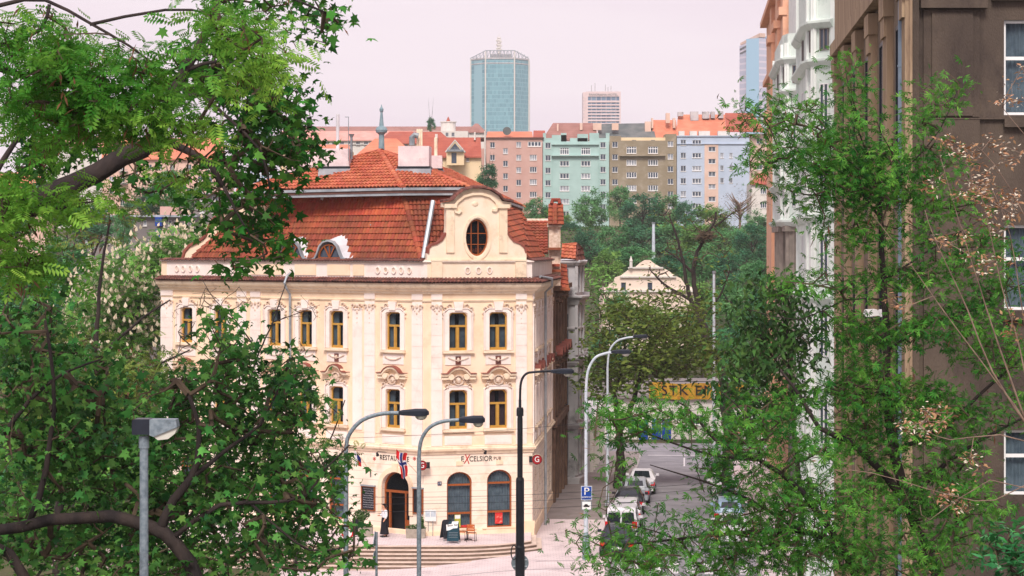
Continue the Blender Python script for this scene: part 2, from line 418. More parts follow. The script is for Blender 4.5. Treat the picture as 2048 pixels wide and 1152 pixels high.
# ground floor
dw0, dw1 = FW.u(764), FW.u(819); du = (dw0 + dw1) / 2; dwid = dw1 - dw0
b = MB(); arches = [FW.u(612), FW.u(676)]; aw = 1.35
prism(b, FW.T, [(0, -1.6), (WL, -1.6), (WL, SPL), (0, SPL)], -.45, 0, 0, [arch_open(u, aw, .8, 3.62, .6) for u in arches + [FW.u(555), FW.u(445), FW.u(377)]] + [arch_open(du, dwid, .28, 3.62, dwid / 2)])
b.build('wall', m_rus, bld)
fg_u = [FF.u(918, -.1), FF.u(998, -.1)]
b = MB(); prism(b, FF.T, [(0, -1.6), (FL_, -1.6), (FL_, SPL), (0, SPL)], -.45, 0, 0, [arch_open(fg_u[0], 1.36, .66, 3.66, .55), arch_open(fg_u[1], 1.36, .66, 3.72, .55)]); b.build('wall', m_rus, bld)
b = MB(); sg = [2.2, 5.4, 8.6, 11.8, 14.2]
prism(b, FS.T, [(0, -1.6), (SL, -1.6), (SL, SPL), (0, SPL)], -.45, 0, 0, [arch_open(u, 1.3, .9, 3.6, .6) for u in sg]); b.build('wall', m_rus, bld)
# rear and end walls
b = MB(); FE = Frame(Gp.x, Gp.y, math.atan2((Ap - Gp).y, (Ap - Gp).x)); fbox(b, FE.T, 0, 13, -1.6, 14.9, -.4, 0)
FB = Frame(Dp.x, Dp.y, math.atan2((Gp - Dp).y, (Gp - Dp).x)); fbox(b, FB.T, 0, (Gp - Dp).length, -1.6, 14.9, -.4, 0); b.build('wall', m_yel, bld)
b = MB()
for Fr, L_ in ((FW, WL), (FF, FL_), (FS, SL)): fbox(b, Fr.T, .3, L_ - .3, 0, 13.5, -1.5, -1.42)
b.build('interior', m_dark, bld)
# plinth in yellow, string course, cornice, parapet
b = MB(); sweep(b, PLAN, [(.0, -1.6), (.07, -1.6), (.07, .55), (.04, .6), (0, .6)])
b2 = MB(); fbox(b2, FF.T, 0, fg_u[0] - .8, .6, .62, 0, .01)
b.build('plinth', m_yel, bld)
b = MB(); sweep(b, PLAN, [(0, 4.62), (.07, 4.62), (.09, 4.74), (.2, 4.8), (.22, 4.9), (.14, 4.95), (.14, 5.02), (0, 5.06)])
sweep(b, PLAN, [(0, 5.62 - .02), (.03, 5.62 - .02), (.03, 5.66), (0, 5.66)])
b.build('string_course', m_cor, bld)
b = MB(); sweep(b, PLAN, [(0, 12.66), (.05, 12.66), (.09, 12.74), (0, 12.76)])
sweep(b, PLAN, [(0, 13.08), (.1, 13.08), (.13, 13.2), (.28, 13.26), (.3, 13.34), (.44, 13.42), (.5, 13.52), (.5, 13.64), (0, 13.66)]); b.build('cornice', m_cor, bld)
b = MB()
for i in range(3):
    p = [offset_pt(PLAN, i, .62), offset_pt(PLAN, i + 1, .62), offset_pt(PLAN, i + 1, 0), offset_pt(PLAN, i, 0)]
    tiles(b, [(p[0].x, p[0].y, 13.68), (p[1].x, p[1].y, 13.68), (p[2].x, p[2].y, 13.9), (p[3].x, p[3].y, 13.9)], (p[1] - p[0]).to_3d(), .2, .34, .06, .02)
    p = [offset_pt(PLAN, i, .14), offset_pt(PLAN, i + 1, .14), offset_pt(PLAN, i + 1, -.28), offset_pt(PLAN, i, -.28)]
    if i != 1: tiles(b, [(p[0].x, p[0].y, 14.78), (p[1].x, p[1].y, 14.78), (p[2].x, p[2].y, 14.92), (p[3].x, p[3].y, 14.92)], (p[1] - p[0]).to_3d(), .2, .45, .05, .02)
b.build('cornice_tiles', m_drk, bld)
b = MB(); sweep(b, PLAN, [(-.3, 13.6), (-.02, 13.6), (-.02, 14.74), (.1, 14.76), (.1, 14.8), (-.3, 14.88)]); b.build('parapet', m_whi, bld)
b = MB(); rg = MB(); dk = MB()
def par_panel(Fr, x0, x1, o=0):
    fbox(b, Fr.T, Fr.u(x0), Fr.u(x1), 14.02, 14.62, -.02, .03); b.piece()
for x0, x1 in ((500, 566), (590, 632), (655, 700), (706, 728)): par_panel(FW, x0, x1)
b.build('parapet_panel', m_yel, bld)
def hole(Fr, px, z=14.32, ru=.13, rv=.17):
    u = Fr.u(px); c = [(u + ru * math.cos(t), z + rv * math.sin(t)) for t in [2 * math.pi * i / 14 for i in range(14)]]
    band(rg, Fr.T, c, .05, -.02, .05, closed=True); prism(dk, Fr.T, c, -.02, .012); rg.piece(); dk.piece()  # disc is raised, not sunk; its darker tone stands for a recess's shade
for p in (354, 367, 381, 395, 426, 440, 454, 470, 756, 772, 788, 803, 819): hole(FW, p)
for p in (935, 957, 979): hole(FF, p)
rg.build('porthole_rim', m_whi, bld); dk.build('porthole_dark_disc', m_rel, bld)
# pilasters, capitals
pil = MB(); cap = MB()
def pilaster(Fr, x0, x1, plain=False, u=None):
    u0, u1 = (Fr.u(x0), Fr.u(x1)) if u is None else u
    if plain:
        fbox(pil, Fr.T, u0, u1, 5.72, 12.2, 0, .05); fbox(pil, Fr.T, u0 - .03, u1 + .03, 12.2, 12.26, 0, .09)
    else:
        z = 5.06
        while z < 11.95: fbox(pil, Fr.T, u0, u1, z, min(z + .565, 12.0), 0, .08); z += .585
        fbox(pil, Fr.T, u0 + .02, u1 - .02, 12.0, 12.66, 0, .06)
        fbox(pil, Fr.T, u0, u1, 12.77, 13.08, 0, .08); fbox(pil, Fr.T, u0 + .01, u1 - .01, 5.06, 12.0, 0, .062)
    c = (u0 + u1) / 2; h = (u1 - u0) / 2
    for s in (-1, 1):
        band(cap, Fr.T, [(c + s * (h * .8 + .1 * math.cos(t)), 12.4 + .1 * math.sin(t)) for t in [i * .7 for i in range(8)]], .05, .04, .14)
        lump(cap, Fr.T, c + s * h * .4, 12.2, .07, .1, .12)
    lump(cap, Fr.T, c, 12.42, .13, .16, .16); lump(cap, Fr.T, c, 12.05, .08, .14, .13); lump(cap, Fr.T, c, 11.75, .04, .07, .11); lump(cap, Fr.T, c, 11.5, .035, .06, .11)
    pil.piece(); cap.piece()
for a in ((323, 347), (475, 494), (502, 522), (730, 751), (825, 846)): pilaster(FW, *a)
pilaster(FW, 706, 725, True)
for a in ((862, 884), (1031, 1053)): pilaster(FF, *a)
for u in (.4, 15.3): pilaster(FS, 0, 0, u=(u - .3, u + .3))
for u in (3.35, 6.05, 8.75, 11.45): pilaster(FS, 0, 0, True, u=(u - .25, u + .25))
# window surrounds, hoods and reliefs
sur = MB(); rel = MB(); hood = MB(); hcap = MB(); sil = MB(); apr = MB(); ndark = MB()
def bay(Fr, u, style, mask=0, side=False):
    for z0, z1 in ((ZL0, ZL1), (ZU0, ZU1)):
        o = clip_open(u, 1.0, z0, z1); k = [(o[0][0] - .11, o[0][1])] + [(u + (x - u) * 1.22, z + .12) for x, z in (o[5], o[4], o[3], o[2])] + [(o[1][0] + .11, o[1][1])]
        band(sur, Fr.T, k, .24, -.02, .08); band(sur, Fr.T, [(u + (x - u) * 1.28, z + (.09 if i not in (0, 5) else 0)) for i, (x, z) in enumerate(k)], .05, .0, .12)
        fbox(sil, Fr.T, u - .84, u + .84, z0 - .14, z0 - .02, 0, .2); fbox(sil, Fr.T, u - .76, u + .76, z0 - .2, z0 - .14, 0, .12); sur.piece(); sil.piece()
    # upper: keystone, side curls
    prism(sur, Fr.T, [(u - .2, 12.2), (u + .2, 12.2), (u + .27, 12.66), (u - .27, 12.66)], 0, .16)
    for s in (-1, 1):
        for (cx, cz, r_) in ((.45, 12.42, .14), (.7, 12.28, .11), (.8, 12.02, .07), (.8, 11.8, .05)):
            band(rel, Fr.T, [(u + s * (cx + r_ * (1 - i * .07) * math.cos(i * .75)), cz + r_ * (1 - i * .07) * math.sin(i * .75)) for i in range(10)], .045, 0, .1)
    # aprons
    fbox(apr, Fr.T, u - .7, u + .7, 9.32, 9.86, 0, .04); fbox(apr, Fr.T, u - .74, u + .74, 5.08, 5.58, 0, .05); fbox(apr, Fr.T, u - .62, u + .62, 5.16, 5.5, .05, .07)
    band(rel, Fr.T, [(u + x, 9.72 - .16 * (1 - (x / .55) ** 2)) for x in [-.55 + .11 * i for i in range(11)]], .05, .04, .09)
    if mask:
        fbox(ndark, Fr.T, u - .15, u + .15, 9.34, 9.78, .02, .06); lump(rel, Fr.T, u, 9.58, .1, .16, .2)  # raised dark panel; its colour paints the shade of a sunk niche
    # lower hood
    if style == 0:
        p = [(-.92, 8.72), (-.62, 8.72), (-.5, 8.78), (-.42, 8.92), (-.28, 9.06), (0, 9.14), (.28, 9.06), (.42, 8.92), (.5, 8.78), (.62, 8.72), (.92, 8.72)]
    else:
        p = [(-.95, 8.8), (-.62, 8.8), (-.55, 8.88), (-.42, 9.02), (-.22, 9.13), (0, 9.17), (.22, 9.13), (.42, 9.02), (.55, 8.88), (.62, 8.8), (.95, 8.8)]
    p = [(u + x, z) for x, z in p]; band(hood, Fr.T, p, .12, 0, .3); band(hood, Fr.T, [(x, z - .09) for x, z in p], .07, 0, .2); band(hcap, Fr.T, [(x, z + .075) for x, z in p], .035, 0, .36)
    if style: 
        for s in (-1, 1):
            prism(hood, Fr.T, [(u + s * .42 + .16 * math.cos(t), 8.7 + .16 * math.sin(t)) for t in [2 * math.pi * i / 14 for i in range(14)]], .02, .26)
            fbox(hood, Fr.T, u + s * .72 - .2, u + s * .72 + .2, 8.56, 8.66, 0, .22)
    lump(rel, Fr.T, u, 8.5, .2, .24, .2); band(rel, Fr.T, [(u + .27 * math.cos(t), 8.52 + .25 * math.sin(t)) for t in [i * .6 for i in range(11)]], .06, 0, .17)
    rr = random.Random(int(u * 100))
    for i in range(26):
        lump(rel, Fr.T, u + rr.uniform(-.62, .62), 8.28 + rr.uniform(-.05, .42), rr.uniform(.04, .09), rr.uniform(.04, .09), rr.uniform(.08, .16), n=6)
    for s in (-1, 1): band(rel, Fr.T, [(u + s * (.62 + .1 * math.cos(t)), 8.22 + .12 * math.sin(t)) for t in [i * .7 for i in range(9)]], .05, 0, .12)
    for q in (sur, rel, hood, hcap, apr, ndark): q.piece()
for i, u in enumerate(wing_u): bay(FW, u, 1 if i == 5 else 0, mask=(i == 4))
for u in facet_u: bay(FF, u, 1, mask=1)
for i, u in enumerate(side_u): bay(FS, u, i % 2)
for nm, mb_, mt in (('pilaster', pil, m_whi), ('capital', cap, m_rel), ('window_surround', sur, m_whi), ('stucco_relief', rel, m_rel), ('window_hood', hood, m_cor),
                    ('hood_capping', hcap, m_rdp), ('window_sill', sil, m_cor), ('apron_panel', apr, m_whi), ('niche_dark_panel', ndark, m_drk)): mb_.build(nm, mt, bld)
for i, u in enumerate(wing_u):
    sash_window(bld, FW, u, ZL0, 1.0, ZL1 - ZL0, .17, m_och, curtain=m_cur); sash_window(bld, FW, u, ZU0, 1.0, ZU1 - ZU0, .17, m_och, curtain=m_cur)
for i, u in enumerate(facet_u):
    sash_window(bld, FF, u, ZL0, 1.0, ZL1 - ZL0, .17, m_och, curtain=(m_cur, m_cur2)[i]); sash_window(bld, FF, u, ZU0, 1.0, ZU1 - ZU0, .17, m_och, curtain=m_cur)
for u in side_u: sash_window(bld, FS, u, ZL0, 1.0, ZL1 - ZL0, .17, m_och); sash_window(bld, FS, u, ZU0, 1.0, ZU1 - ZU0, .17, m_och)
for u in arches + [FW.u(555), FW.u(445), FW.u(377)]: sash_window(bld, FW, u, .8, aw, 2.82, 0, m_brw, .13, m_cur, .6, 'shop')
for u, z1 in zip(fg_u, (3.66, 3.72)): sash_window(bld, FF, u, .66, 1.36, z1 - .66, 0, m_brw, .13, m_cur, .55, 'shop')
for u in sg: sash_window(bld, FS, u, .9, 1.3, 2.7, 0, m_brw, .13, None, .6, 'shop')
# door: open leaf showing the dark room
d = MB(); op = arch_open(du, dwid, .28, 3.62, dwid / 2); inn = [(du + (x - du) * .91, .28 + (z - .28) * .97) for x, z in op]
prism(d, FW.T, op, -.34, -.22, 0, [inn]); zt = 2.52
d.box(du - dwid / 2 + .05, du + dwid / 2 - .05, .2, .34, zt - .05, zt + .07, 0, FW.T)
for x in (dw0 + .36, dw1 - .42): d.box(x - .05, x + .05, .21, .33, .28, zt - .05, 0, FW.T)
d.box(dw1 - .37, dw1 - .08, .23, .31, .28, 1.05, 0, FW.T)
door = d.build('door', m_brw, bld); g = MB(); prism(g, FW.T, [(x, max(z, zt + .08)) for x, z in inn], -.3, -.29)
g.box(dw1 - .37, dw1 - .1, .26, .27, 1.06, zt - .05, 0, FW.T); g.box(dw0 + .1, dw0 + .31, .26, .27, .4, zt - .05, 0, FW.T); g.build('pane', m_gl, door)
b = MB(); k = [(du + (x - du) * 1.13, z + .1 if z > 1.5 else z) for x, z in op]; k = k[1:] + [k[0]]
band(b, FW.T, [(k[0][0], 1.35)] + k[1:-1] + [(k[-1][0], 1.35)], .26, -.02, .06); prism(b, FW.T, [(du - .16, 3.6), (du + .16, 3.6), (du + .2, 4.05), (du - .2, 4.05)], 0, .11)
for u in fg_u: fbox(b, FF.T, u - .18, u + .18, 4.0, 4.22, 0, .05)
fbox(b, FF.T, fg_u[0] - .95, fg_u[0] + .9, .6, .66, 0, .12); fbox(b, FF.T, fg_u[1] - .95, fg_u[1] + .9, .6, .66, 0, .12)
b.build('door_surround', m_yel, bld)
b = MB(); fbox(b, FF.T, fg_u[1] - .75, FL_ + .07, -1.6, .58, .07, .12); fbox(b, FF.T, FL_ - .75, FL_ + .1, .58, .95, 0, .1); b.build('plinth', m_yel, bld)
b = MB(); fbox(b, FW.T, dw0 - .1, dw1 + .1, .18, .32, -.4, .25); b.build('doorstep', m_cor, bld)
# writing
text_on(bld, 'RESTAURACE', FW.T, (FW.u(758) + FW.u(820)) / 2, FW.z(790, 917), .012, .38, m_ink, sx=.8, spacing=1.12)
for px in (749, 829): text_on(bld, '*', FW.T, FW.u(px), FW.z(px, 921), .012, .5, m_inkr)
ue = FF.u(921); z_e = FF.z(950, 918)
text_on(bld, 'E', FF.T, FF.u(925), z_e - .0, .012, .42, m_ink, sx=.9)
text_on(bld, 'X', FF.T, FF.u(934), z_e - .02, .012, .72, m_inkr, sx=.62, tilt=R(6))
text_on(bld, 'CELSIOR', FF.T, FF.u(961.5), z_e, .012, .40, m_ink, sx=.8, spacing=1.04)
text_on(bld, 'PUB', FF.T, FF.u(994.5), z_e + .0, .012, .24, m_brn, sx=.9, spacing=1.1)
# curved gable on the facet
go = [(855, 519), (854, 508), (856, 496), (862, 490), (874, 487), (884, 480), (891, 467), (892, 452), (892, 416), (885, 414), (885, 405), (905, 402), (912, 392), (926, 382), (944, 377), (962, 377), (980, 381), (996, 391), (1004, 402), (1023, 405), (1023, 414), (1014, 416), (1014, 460), (1018, 473), (1028, 484), (1040, 488), (1050, 496), (1053, 508), (1053, 519)]
G = [FF.q(*p) for p in go]; G[0] = (G[0][0], 13.9); G[-1] = (G[-1][0], 13.9)
oc = FF.q(954.5, 475); orx, orz = .62, .99
oval = lambda k=1, n=24: [(oc[0] + orx * k * math.cos(2 * math.pi * i / n), oc[1] + orz * k * math.sin(2 * math.pi * i / n)) for i in range(n)]
b = MB(); prism(b, FF.T, G, -.45, .0, 0, [oval()]); gab = b.build('gable', m_crm, bld)
b = MB(); band(b, FF.T, [FF.q(*p) for p in ((906, 418), (914, 404), (928, 393), (945, 388), (963, 388), (980, 393), (992, 404), (995, 414), (991, 421), (984, 420))], .13, 0, .12)
band(b, FF.T, [FF.q(*p) for p in ((922, 421), (917, 426), (911, 424), (909, 417))], .12, 0, .12)
for x0, x1 in ((892, 908), (998, 1014)): fbox(b, FF.T, FF.u(x0), FF.u(x1), oc[1] - .8, FF.z(900, 416), 0, .09); fbox(b, FF.T, FF.u(x0) - .12, FF.u(x1) + .12, FF.z(900, 416), FF.z(900, 408), 0, .2)
band(b, FF.T, oval(1.14), .14, 0, .06, closed=True)
for x in (862, 1030): fbox(b, FF.T, FF.u(x), FF.u(x + 22), 13.95, 14.86, -.02, .1)
fbox(b, FF.T, FF.u(862), FF.u(1052), 14.8, 14.9, 0, .12)
lump(b, FF.T, FF.u(950), FF.z(950, 408), .2, .16, .06); b.build('gable_moulding', m_cor, bld)
b = MB(); prism(b, FF.T, oval(1.0), -.3, -.2, 0, [oval(.9)])
for x in (-.28, .1): fbox(b, FF.T, oc[0] + x - .02, oc[0] + x + .02, oc[1] - orz * .88, oc[1] + orz * .88, -.27, -.21)
for z in (-.36, .22): fbox(b, FF.T, oc[0] - orx * .9, oc[0] + orx * .9, oc[1] + z - .02, oc[1] + z + .02, -.27, -.21)
ow = b.build('window', m_brw, bld, label='oval gable window'); g = MB(); prism(g, FF.T, oval(.92), -.26, -.25); g.build('pane', m_gl, ow)
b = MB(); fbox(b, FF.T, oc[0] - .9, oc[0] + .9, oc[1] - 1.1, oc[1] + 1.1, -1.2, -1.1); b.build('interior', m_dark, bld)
b = MB(); pts = [FF.w(*FF.q(*p), 0) + FF.n.to_3d() * .2 for p in ((884, 404), (905, 401), (912, 391), (926, 381), (944, 376), (962, 376), (980, 380), (996, 390), (1004, 401), (1024, 404))]
for off in (-.14, .12, .36):
    for p, q in zip(pts[:-1], pts[1:]): ridge(b, p - FF.n.to_3d() * off, q - FF.n.to_3d() * off, .13, .22)
b.build('gable_tiles', m_drk, bld)
b = MB()
for cc in (((856, 508), (857, 497), (863, 491), (874, 488), (884, 481), (892, 467)), ((1014, 462), (1019, 474), (1028, 484), (1040, 488), (1049, 496), (1052, 506))):
    band(b, FF.T, [(FF.q(*p)[0], FF.q(*p)[1] + .03) for p in cc], .1, -.5, .06)
b.build('scroll_capping', m_rdp, bld)
# end gable on the far left
b = MB(); FG = Frame(FW.w(0, 0, -1.0).x, FW.w(0, 0, -1.0).y, a35)
eg = [(366, 519), (370, 503), (380, 491), (398, 483), (412, 472), (418, 456), (426, 440), (440, 428), (470, 420), (530, 410), (540, 519)]
prism(b, FG.T, [FG.q(*p) for p in eg], -.4, 0, 0); b.build('end_gable', m_yel, bld)
b = MB(); band(b, FG.T, [FG.q(*p) for p in eg[:9]], .16, -.5, .1); b.build('scroll_capping', m_rdp, bld)
# roof
r1, r2, rc = MB(), MB(), MB()
BL, BR, TR, TL = P(388, 517, 115), P(842, 517, 106.3), P(807, 390, 108.7), P(520, 396, 114)

_u = Vector(((BL - BR).x, (BL - BR).y, 0)).normalized(); _k = (520 - 1024) / FPX; TL = TR + _u * ((_k * TR.y - TR.x) / (_u.x - _k * _u.y)); BL = BR + _u * (BL - BR).length
ML, MR = BL.lerp(TL, .68), BR.lerp(TR, .68); tiles(r1, [BL, BR, MR, ML], BR - BL); tiles(r1, [ML, MR, TR, TL], BR - BL, m=1); FRp = P(1054, 517, 107.4); T9 = P(940, 390, 109.3)
tiles(r1, [BR, FRp, T9], FRp - BR); tiles(r1, [BR, T9, TR], FRp - BR)
S1, B1 = P(1040, 421, 125), P(1086, 514, 122.6)
tiles(r1, [FRp, B1, S1], B1 - FRp); tiles(r1, [FRp, S1, T9], B1 - FRp)
BLb, TLb = BL + Vector((5, 9, 0)), TL + Vector((3.4, 5.5, 0)); tiles(r1, [BLb, BL, TL, TLb], BL - BLb)
E0, E1, E2, E3, AP, LP, A2 = P(478, 382, 112.2), P(805, 374.5, 107.9), P(936, 374, 108.9), P(1044, 413, 125), P(760, 303, 113), P(590, 347, 118), P(900, 343, 119)
tiles(r2, [E0, E1, AP], E1 - E0); tiles(r2, [E0, AP, LP], E1 - E0); tiles(r2, [E1, E2, AP], E2 - E1); tiles(r2, [E2, E3, A2], E3 - E2); tiles(r2, [E2, A2, AP], E3 - E2)
tiles(r2, [LP, AP, P(760, 345, 122), P(560, 375, 125)], AP - LP)
for p, q in ((BR, TR), (BL, TL)): ridge(r1, p, q, .15)
for p, q in ((E1, AP), (AP, E2), (LP, AP), (E0, LP), (A2, E3), (AP, A2)): ridge(rc, p, q, .15)
r1.build('mansard_roof', [m_red, m_new], bld); r2.build('upper_roof', m_orn, bld); rc.build('ridge_tiles', m_orn, bld)
def belt(mb, p, q, z0, z1, o, m=0):
    p, q = Vector(p), Vector(q); t = (q - p).to_2d().normalized(); n_ = Vector((t.y, -t.x, 0))
    vs = [a + n_ * oo + Vector((0, 0, zz)) for a in (p, q) for oo, zz in ((o, z0), (o, z1), (-.5, z1), (-.5, z0))]
    mb.add(vs, [(0, 4, 5, 1), (1, 5, 6, 2), (2, 6, 7, 3), (3, 7, 4, 0), (0, 1, 2, 3), (7, 6, 5, 4)], m)
ga, fa = MB(), MB()
for p, q in ((E0, E1), (E1, E2), (E2, E3)): belt(ga, p, q, -.16, -.02, .1); belt(fa, p, q, -.31, -.16, .03); belt(ga, p, q, -.44, -.31, .0)
ga.build('gutter', m_zinc, bld); fa.build('fascia', m_brn, bld)
b = MB()
for p, q in ((P(846, 517, 106.2), P(866, 402, 107.6)),): tube(b, [p, q], .13, 6)
b.build('valley_sheet', m_zinc, bld)
# eyebrow dormers
for pc in (664, 588):
    uc = FW.u(pc, -.5); b = MB(); fw = MB(); z0 = 14.86
    prof = [(-1.2, 0), (-.95, .1), (-.8, .35), (-.62, .75), (-.36, .98), (0, 1.06), (.36, .98), (.62, .75), (.8, .35), (.95, .1), (1.3, 0)]
    vs = []
    for x, z in prof:
        yb = .55 + z * .62 + (.6 if abs(x) < .9 else 0); zz = z + (.45 if abs(x) < .9 else 0)
        vs += [FW.T @ Vector((uc + x, .22, z0 + z)), FW.T @ Vector((uc + x, .30, z0 + z)), FW.T @ Vector((uc + x * .8 + .75, yb + .12, z0 + zz + .28))]
    n = len(prof); b.add(vs, [(i * 3, i * 3 + 3, i * 3 + 4, i * 3 + 1) for i in range(n - 1)] + [(i * 3 + 1, i * 3 + 4, i * 3 + 5, i * 3 + 2) for i in range(n - 1)])
    dm = b.build('dormer', m_wsh, bld); b = MB(); band(b, FW.T, [(uc + x, z0 + z) for x, z in prof], .1, -.3, -.12); b.build('dormer_edge', m_zinc, dm)
    op = [(uc + .8 * math.cos(t), z0 + .08 + .78 * math.sin(t)) for t in [math.pi * i / 12 for i in range(13)]]
    prism(fw, FW.T, op, -.34, -.26, 0, [[(uc + (x - uc) * .88, z0 + .14 + (z - z0 - .08) * .84) for x, z in op]])
    for a in (60, 90, 120): band(fw, FW.T, [(uc, z0 + .1), (uc + .75 * math.cos(R(a)), z0 + .1 + .72 * math.sin(R(a)))], .06, -.33, -.27)
    w_ = fw.build('dormer_window', m_brw, dm); g = MB(); prism(g, FW.T, op, -.36, -.35); g.build('pane', m_glo, bld)
# chimneys and rooftop things
def chimney(x0, x1, y0, y1, D, dep, rake, mt=m_chm):
    p, q = P(x0, y1, D), P(x1, y1, D); top = P(x0, y0, D).z; b = MB(); T = Matrix.Translation(((p.x + q.x) / 2, D, 0)) @ Matrix.Rotation(rake, 4, 'Z'); w2 = (q.x - p.x) / 2
    b.box(-w2, w2, 0, dep, p.z - 2.4, top, 0, T); c = b.build('chimney', mt, bld)
    b = MB(); b.box(-w2 - .05, w2 + .05, -.05, dep + .05, p.z - .1, p.z + .04, 0, T); b.build('flashing', m_blk, c)
    b = MB(); b.box(-w2 - .12, w2 + .12, -.14, dep + .1, p.z - 1.6, p.z - .1, 0, T); b.build('flashing', m_zinc, c); return c
chimney(796, 858, 292, 334, 110.2, 1.3, R(-4)); chimney(641, 698, 297, 334, 111.5, 1.2, R(-3)); chimney(568, 641, 303, 345, 114.5, 1.0, R(-20)); chimney(861, 884, 311, 338, 113.5, .8, 0)
for x0, x1, y0, y1, D in ((833, 846, 258, 293, 110.9), (868, 875, 275, 312, 113.9), (672, 679, 228, 298, 112)):
    b = MB(); r_ = (x1 - x0) / 2 / FPX * D
    if x1 - x0 > 9:
        p = P(x0, y1, D)
        for k in range(3): b.box(p.x + k * .12, p.x + k * .12 + .09, D, D + .3, p.z, P(x0, y0, D).z)
        b.box(p.x, p.x + .33, D + .06, D + .26, p.z, P(x0, y0, D).z - .05)
    else: tube(b, [P((x0 + x1) / 2, y1, D), P((x0 + x1) / 2, y0 + 1, D), P((x0 + x1) / 2, y0, D)], [r_, r_, r_ * .6], 10)
    b.build('flue', m_cor if x1 - x0 > 5.5 and y0 > 250 else m_wsh, bld)
b = MB(); tube(b, [P(703, 318, 112), P(703, 274, 112)], .07); tube(b, [P(703, 275, 112), P(703, 268, 112)], [.07, .17]); tube(b, [P(697, 322, 111.3), P(697, 234, 111.3)], .02)
tube(b, [P(690, 234, 111.3), P(698, 234, 111.3)], .02); tube(b, [P(824, 291, 110.6), P(824, 275, 110.6), P(829, 270, 110.6), P(837, 272, 110.6)], .16)
b.build('vent_pipe', m_gry, bld)
b = MB(); sp = [(305, .2), (270, .17), (268, .2), (265, .34), (260, .38), (255, .32), (252, .15), (225, .07), (222, .12), (218, .13), (214, .05), (209, .015)]
tube(b, [P(763, y, 113.2) for y, r_ in sp], [r_ * .9 for y, r_ in sp], 14); b.build('spire', mat('verdigris_sheet', (110, 136, 146), (136, 158, 166), 3, .5), bld, smooth=False)
# downpipes
b = MB(); o = .16
def fpt(Fr, px, py, out): u = Fr.u(px, out); return Fr.w(u, Fr.z(px, py, out), out)
tube(b, [fpt(FW, 581, 546, .05), fpt(FW, 574, 552, .5), fpt(FW, 569, 566, .72), fpt(FW, 573, 577, .6), fpt(FW, 580, 588, .2), fpt(FW, 580, 760, .14), fpt(FW, 580, 1060, .14)], .07, 8)
tube(b, [fpt(FS, 1080, 553, .3), fpt(FS, 1104, 557, .8), fpt(FS, 1104, 572, .75), fpt(FS, 1091, 584, .3), fpt(FS, 1091, 800, .3), FS.w(FS.u(1091, .3), -.1, .3)], .07, 8)
b.build('downpipe', m_zinc, bld, split=True)
b = MB(); tube(b, [fpt(FW, 744, 466, -1.2), fpt(FW, 744, 455, -1.3), fpt(FW, 741, 449, -1.3)], .05, 8); b.build('vent_pipe', m_zinc, bld)
# ------------------------------------------------------------ ground
sdir, slat = FS.d, Vector((FS.d.y, -FS.d.x))
def st(lat, s): p = FS.o + slat * lat + sdir * s; return p.x, p.y
def smooth(a, b, x): t = min(max((x - a) / (b - a), 0), 1); return t * t * (3 - 2 * t)
def gz(x, y):
    z = -.12
    if y < 94: z += .2 * (94 - y) / 10 if y > 84 else .2 + (84 - y) * .085
    z -= .5 * smooth(1.5, -7, x) * smooth(112, 103, y)
    z -= 1.9 * smooth(118, 176, y)
    z += 21.5 * smooth(200, 395, y) + 4 * smooth(470, 900, y)
    if x < -32: z -= 1.0 * smooth(-32, -45, x) * smooth(300, 180, y)
    return z
def sheet(name, xs, ys, dz, m, kind='structure', f=None):
    vs, fs = [], []
    for y in ys:
        for x in xs:
            X, Y = (x, y) if f is None else f(x, y); vs.append((X, Y, gz(X, Y) + dz))
    n = len(xs)
    for j in range(len(ys) - 1):
        for i in range(n - 1): a = j * n + i; fs.append((a, a + 1, a + n + 1, a + n))
    b = MB(); b.add(vs, fs); o = b.build(name, m); o['kind'] = kind; return o
lsp = lambda a, b, n: [a + (b - a) * i / (n - 1) for i in range(n)]
m_earth = mat('leafy_earth', (58, 64, 40), (84, 82, 54), .3, .95, .4, 8)
m_cob = mat('pale_cobbles', (214, 198, 200), (228, 212, 214), .7, .85, .3, 60, stain=(184, 168, 172), sscale=.6, joints=(.3, .3, .016, 1, .8))
m_asph = mat('asphalt', (128, 126, 132), (146, 144, 150), .5, .9, .2, 80, stain=(112, 110, 116), sscale=.3)
m_asph2 = mat('pavement_asphalt', (134, 124, 122), (150, 140, 138), .8, .9, .2, 80)
m_kerb = mat('granite_kerb', (150, 146, 146), (176, 170, 170), 4, .85)
m_step = mat('granite_step', (206, 184, 172), (222, 202, 190), 2, .85, .2, 40, stain=(184, 160, 146))
m_ris = mat('step_riser', (112, 94, 84), (134, 114, 100), 3, .9)
m_mark = mat('road_paint', (206, 202, 206), (222, 218, 222), 2, .7)
sheet('ground', [-900, -600, -300, -200, -150] + lsp(-120, 120, 49) + [150, 200, 300, 600, 900], lsp(6, 94, 23) + lsp(96, 200, 40) + lsp(206, 470, 34) + [520, 600, 700, 900, 1400, 2000], 0, m_earth)
sheet('pavement', lsp(-11.5, 4.2, 20), lsp(84, 112, 29), .05, m_cob, f=lambda x, y: (x, y))
sheet('pavement', lsp(0, 4.3, 5), lsp(-1, 8.2, 8), .054, m_cob, f=st)
sheet('pavement', lsp(3.2, 4.3, 3), lsp(-20, -1.01, 14), .062, m_cob, f=st)
sheet('pavement', lsp(0, 4.3, 5), lsp(8.2, 66, 30), .058, m_asph2, f=st)
sheet('pavement', lsp(11.8, 15, 5), lsp(-30, 60, 40), .05, m_cob, f=st)
sheet('road', lsp(4.3, 11.8, 9), lsp(-30, 66, 48), .03, m_asph, f=st)
sheet('road', lsp(-30, 40, 36), lsp(66.1, 74, 5), .034, m_asph, f=st)
b = MB()
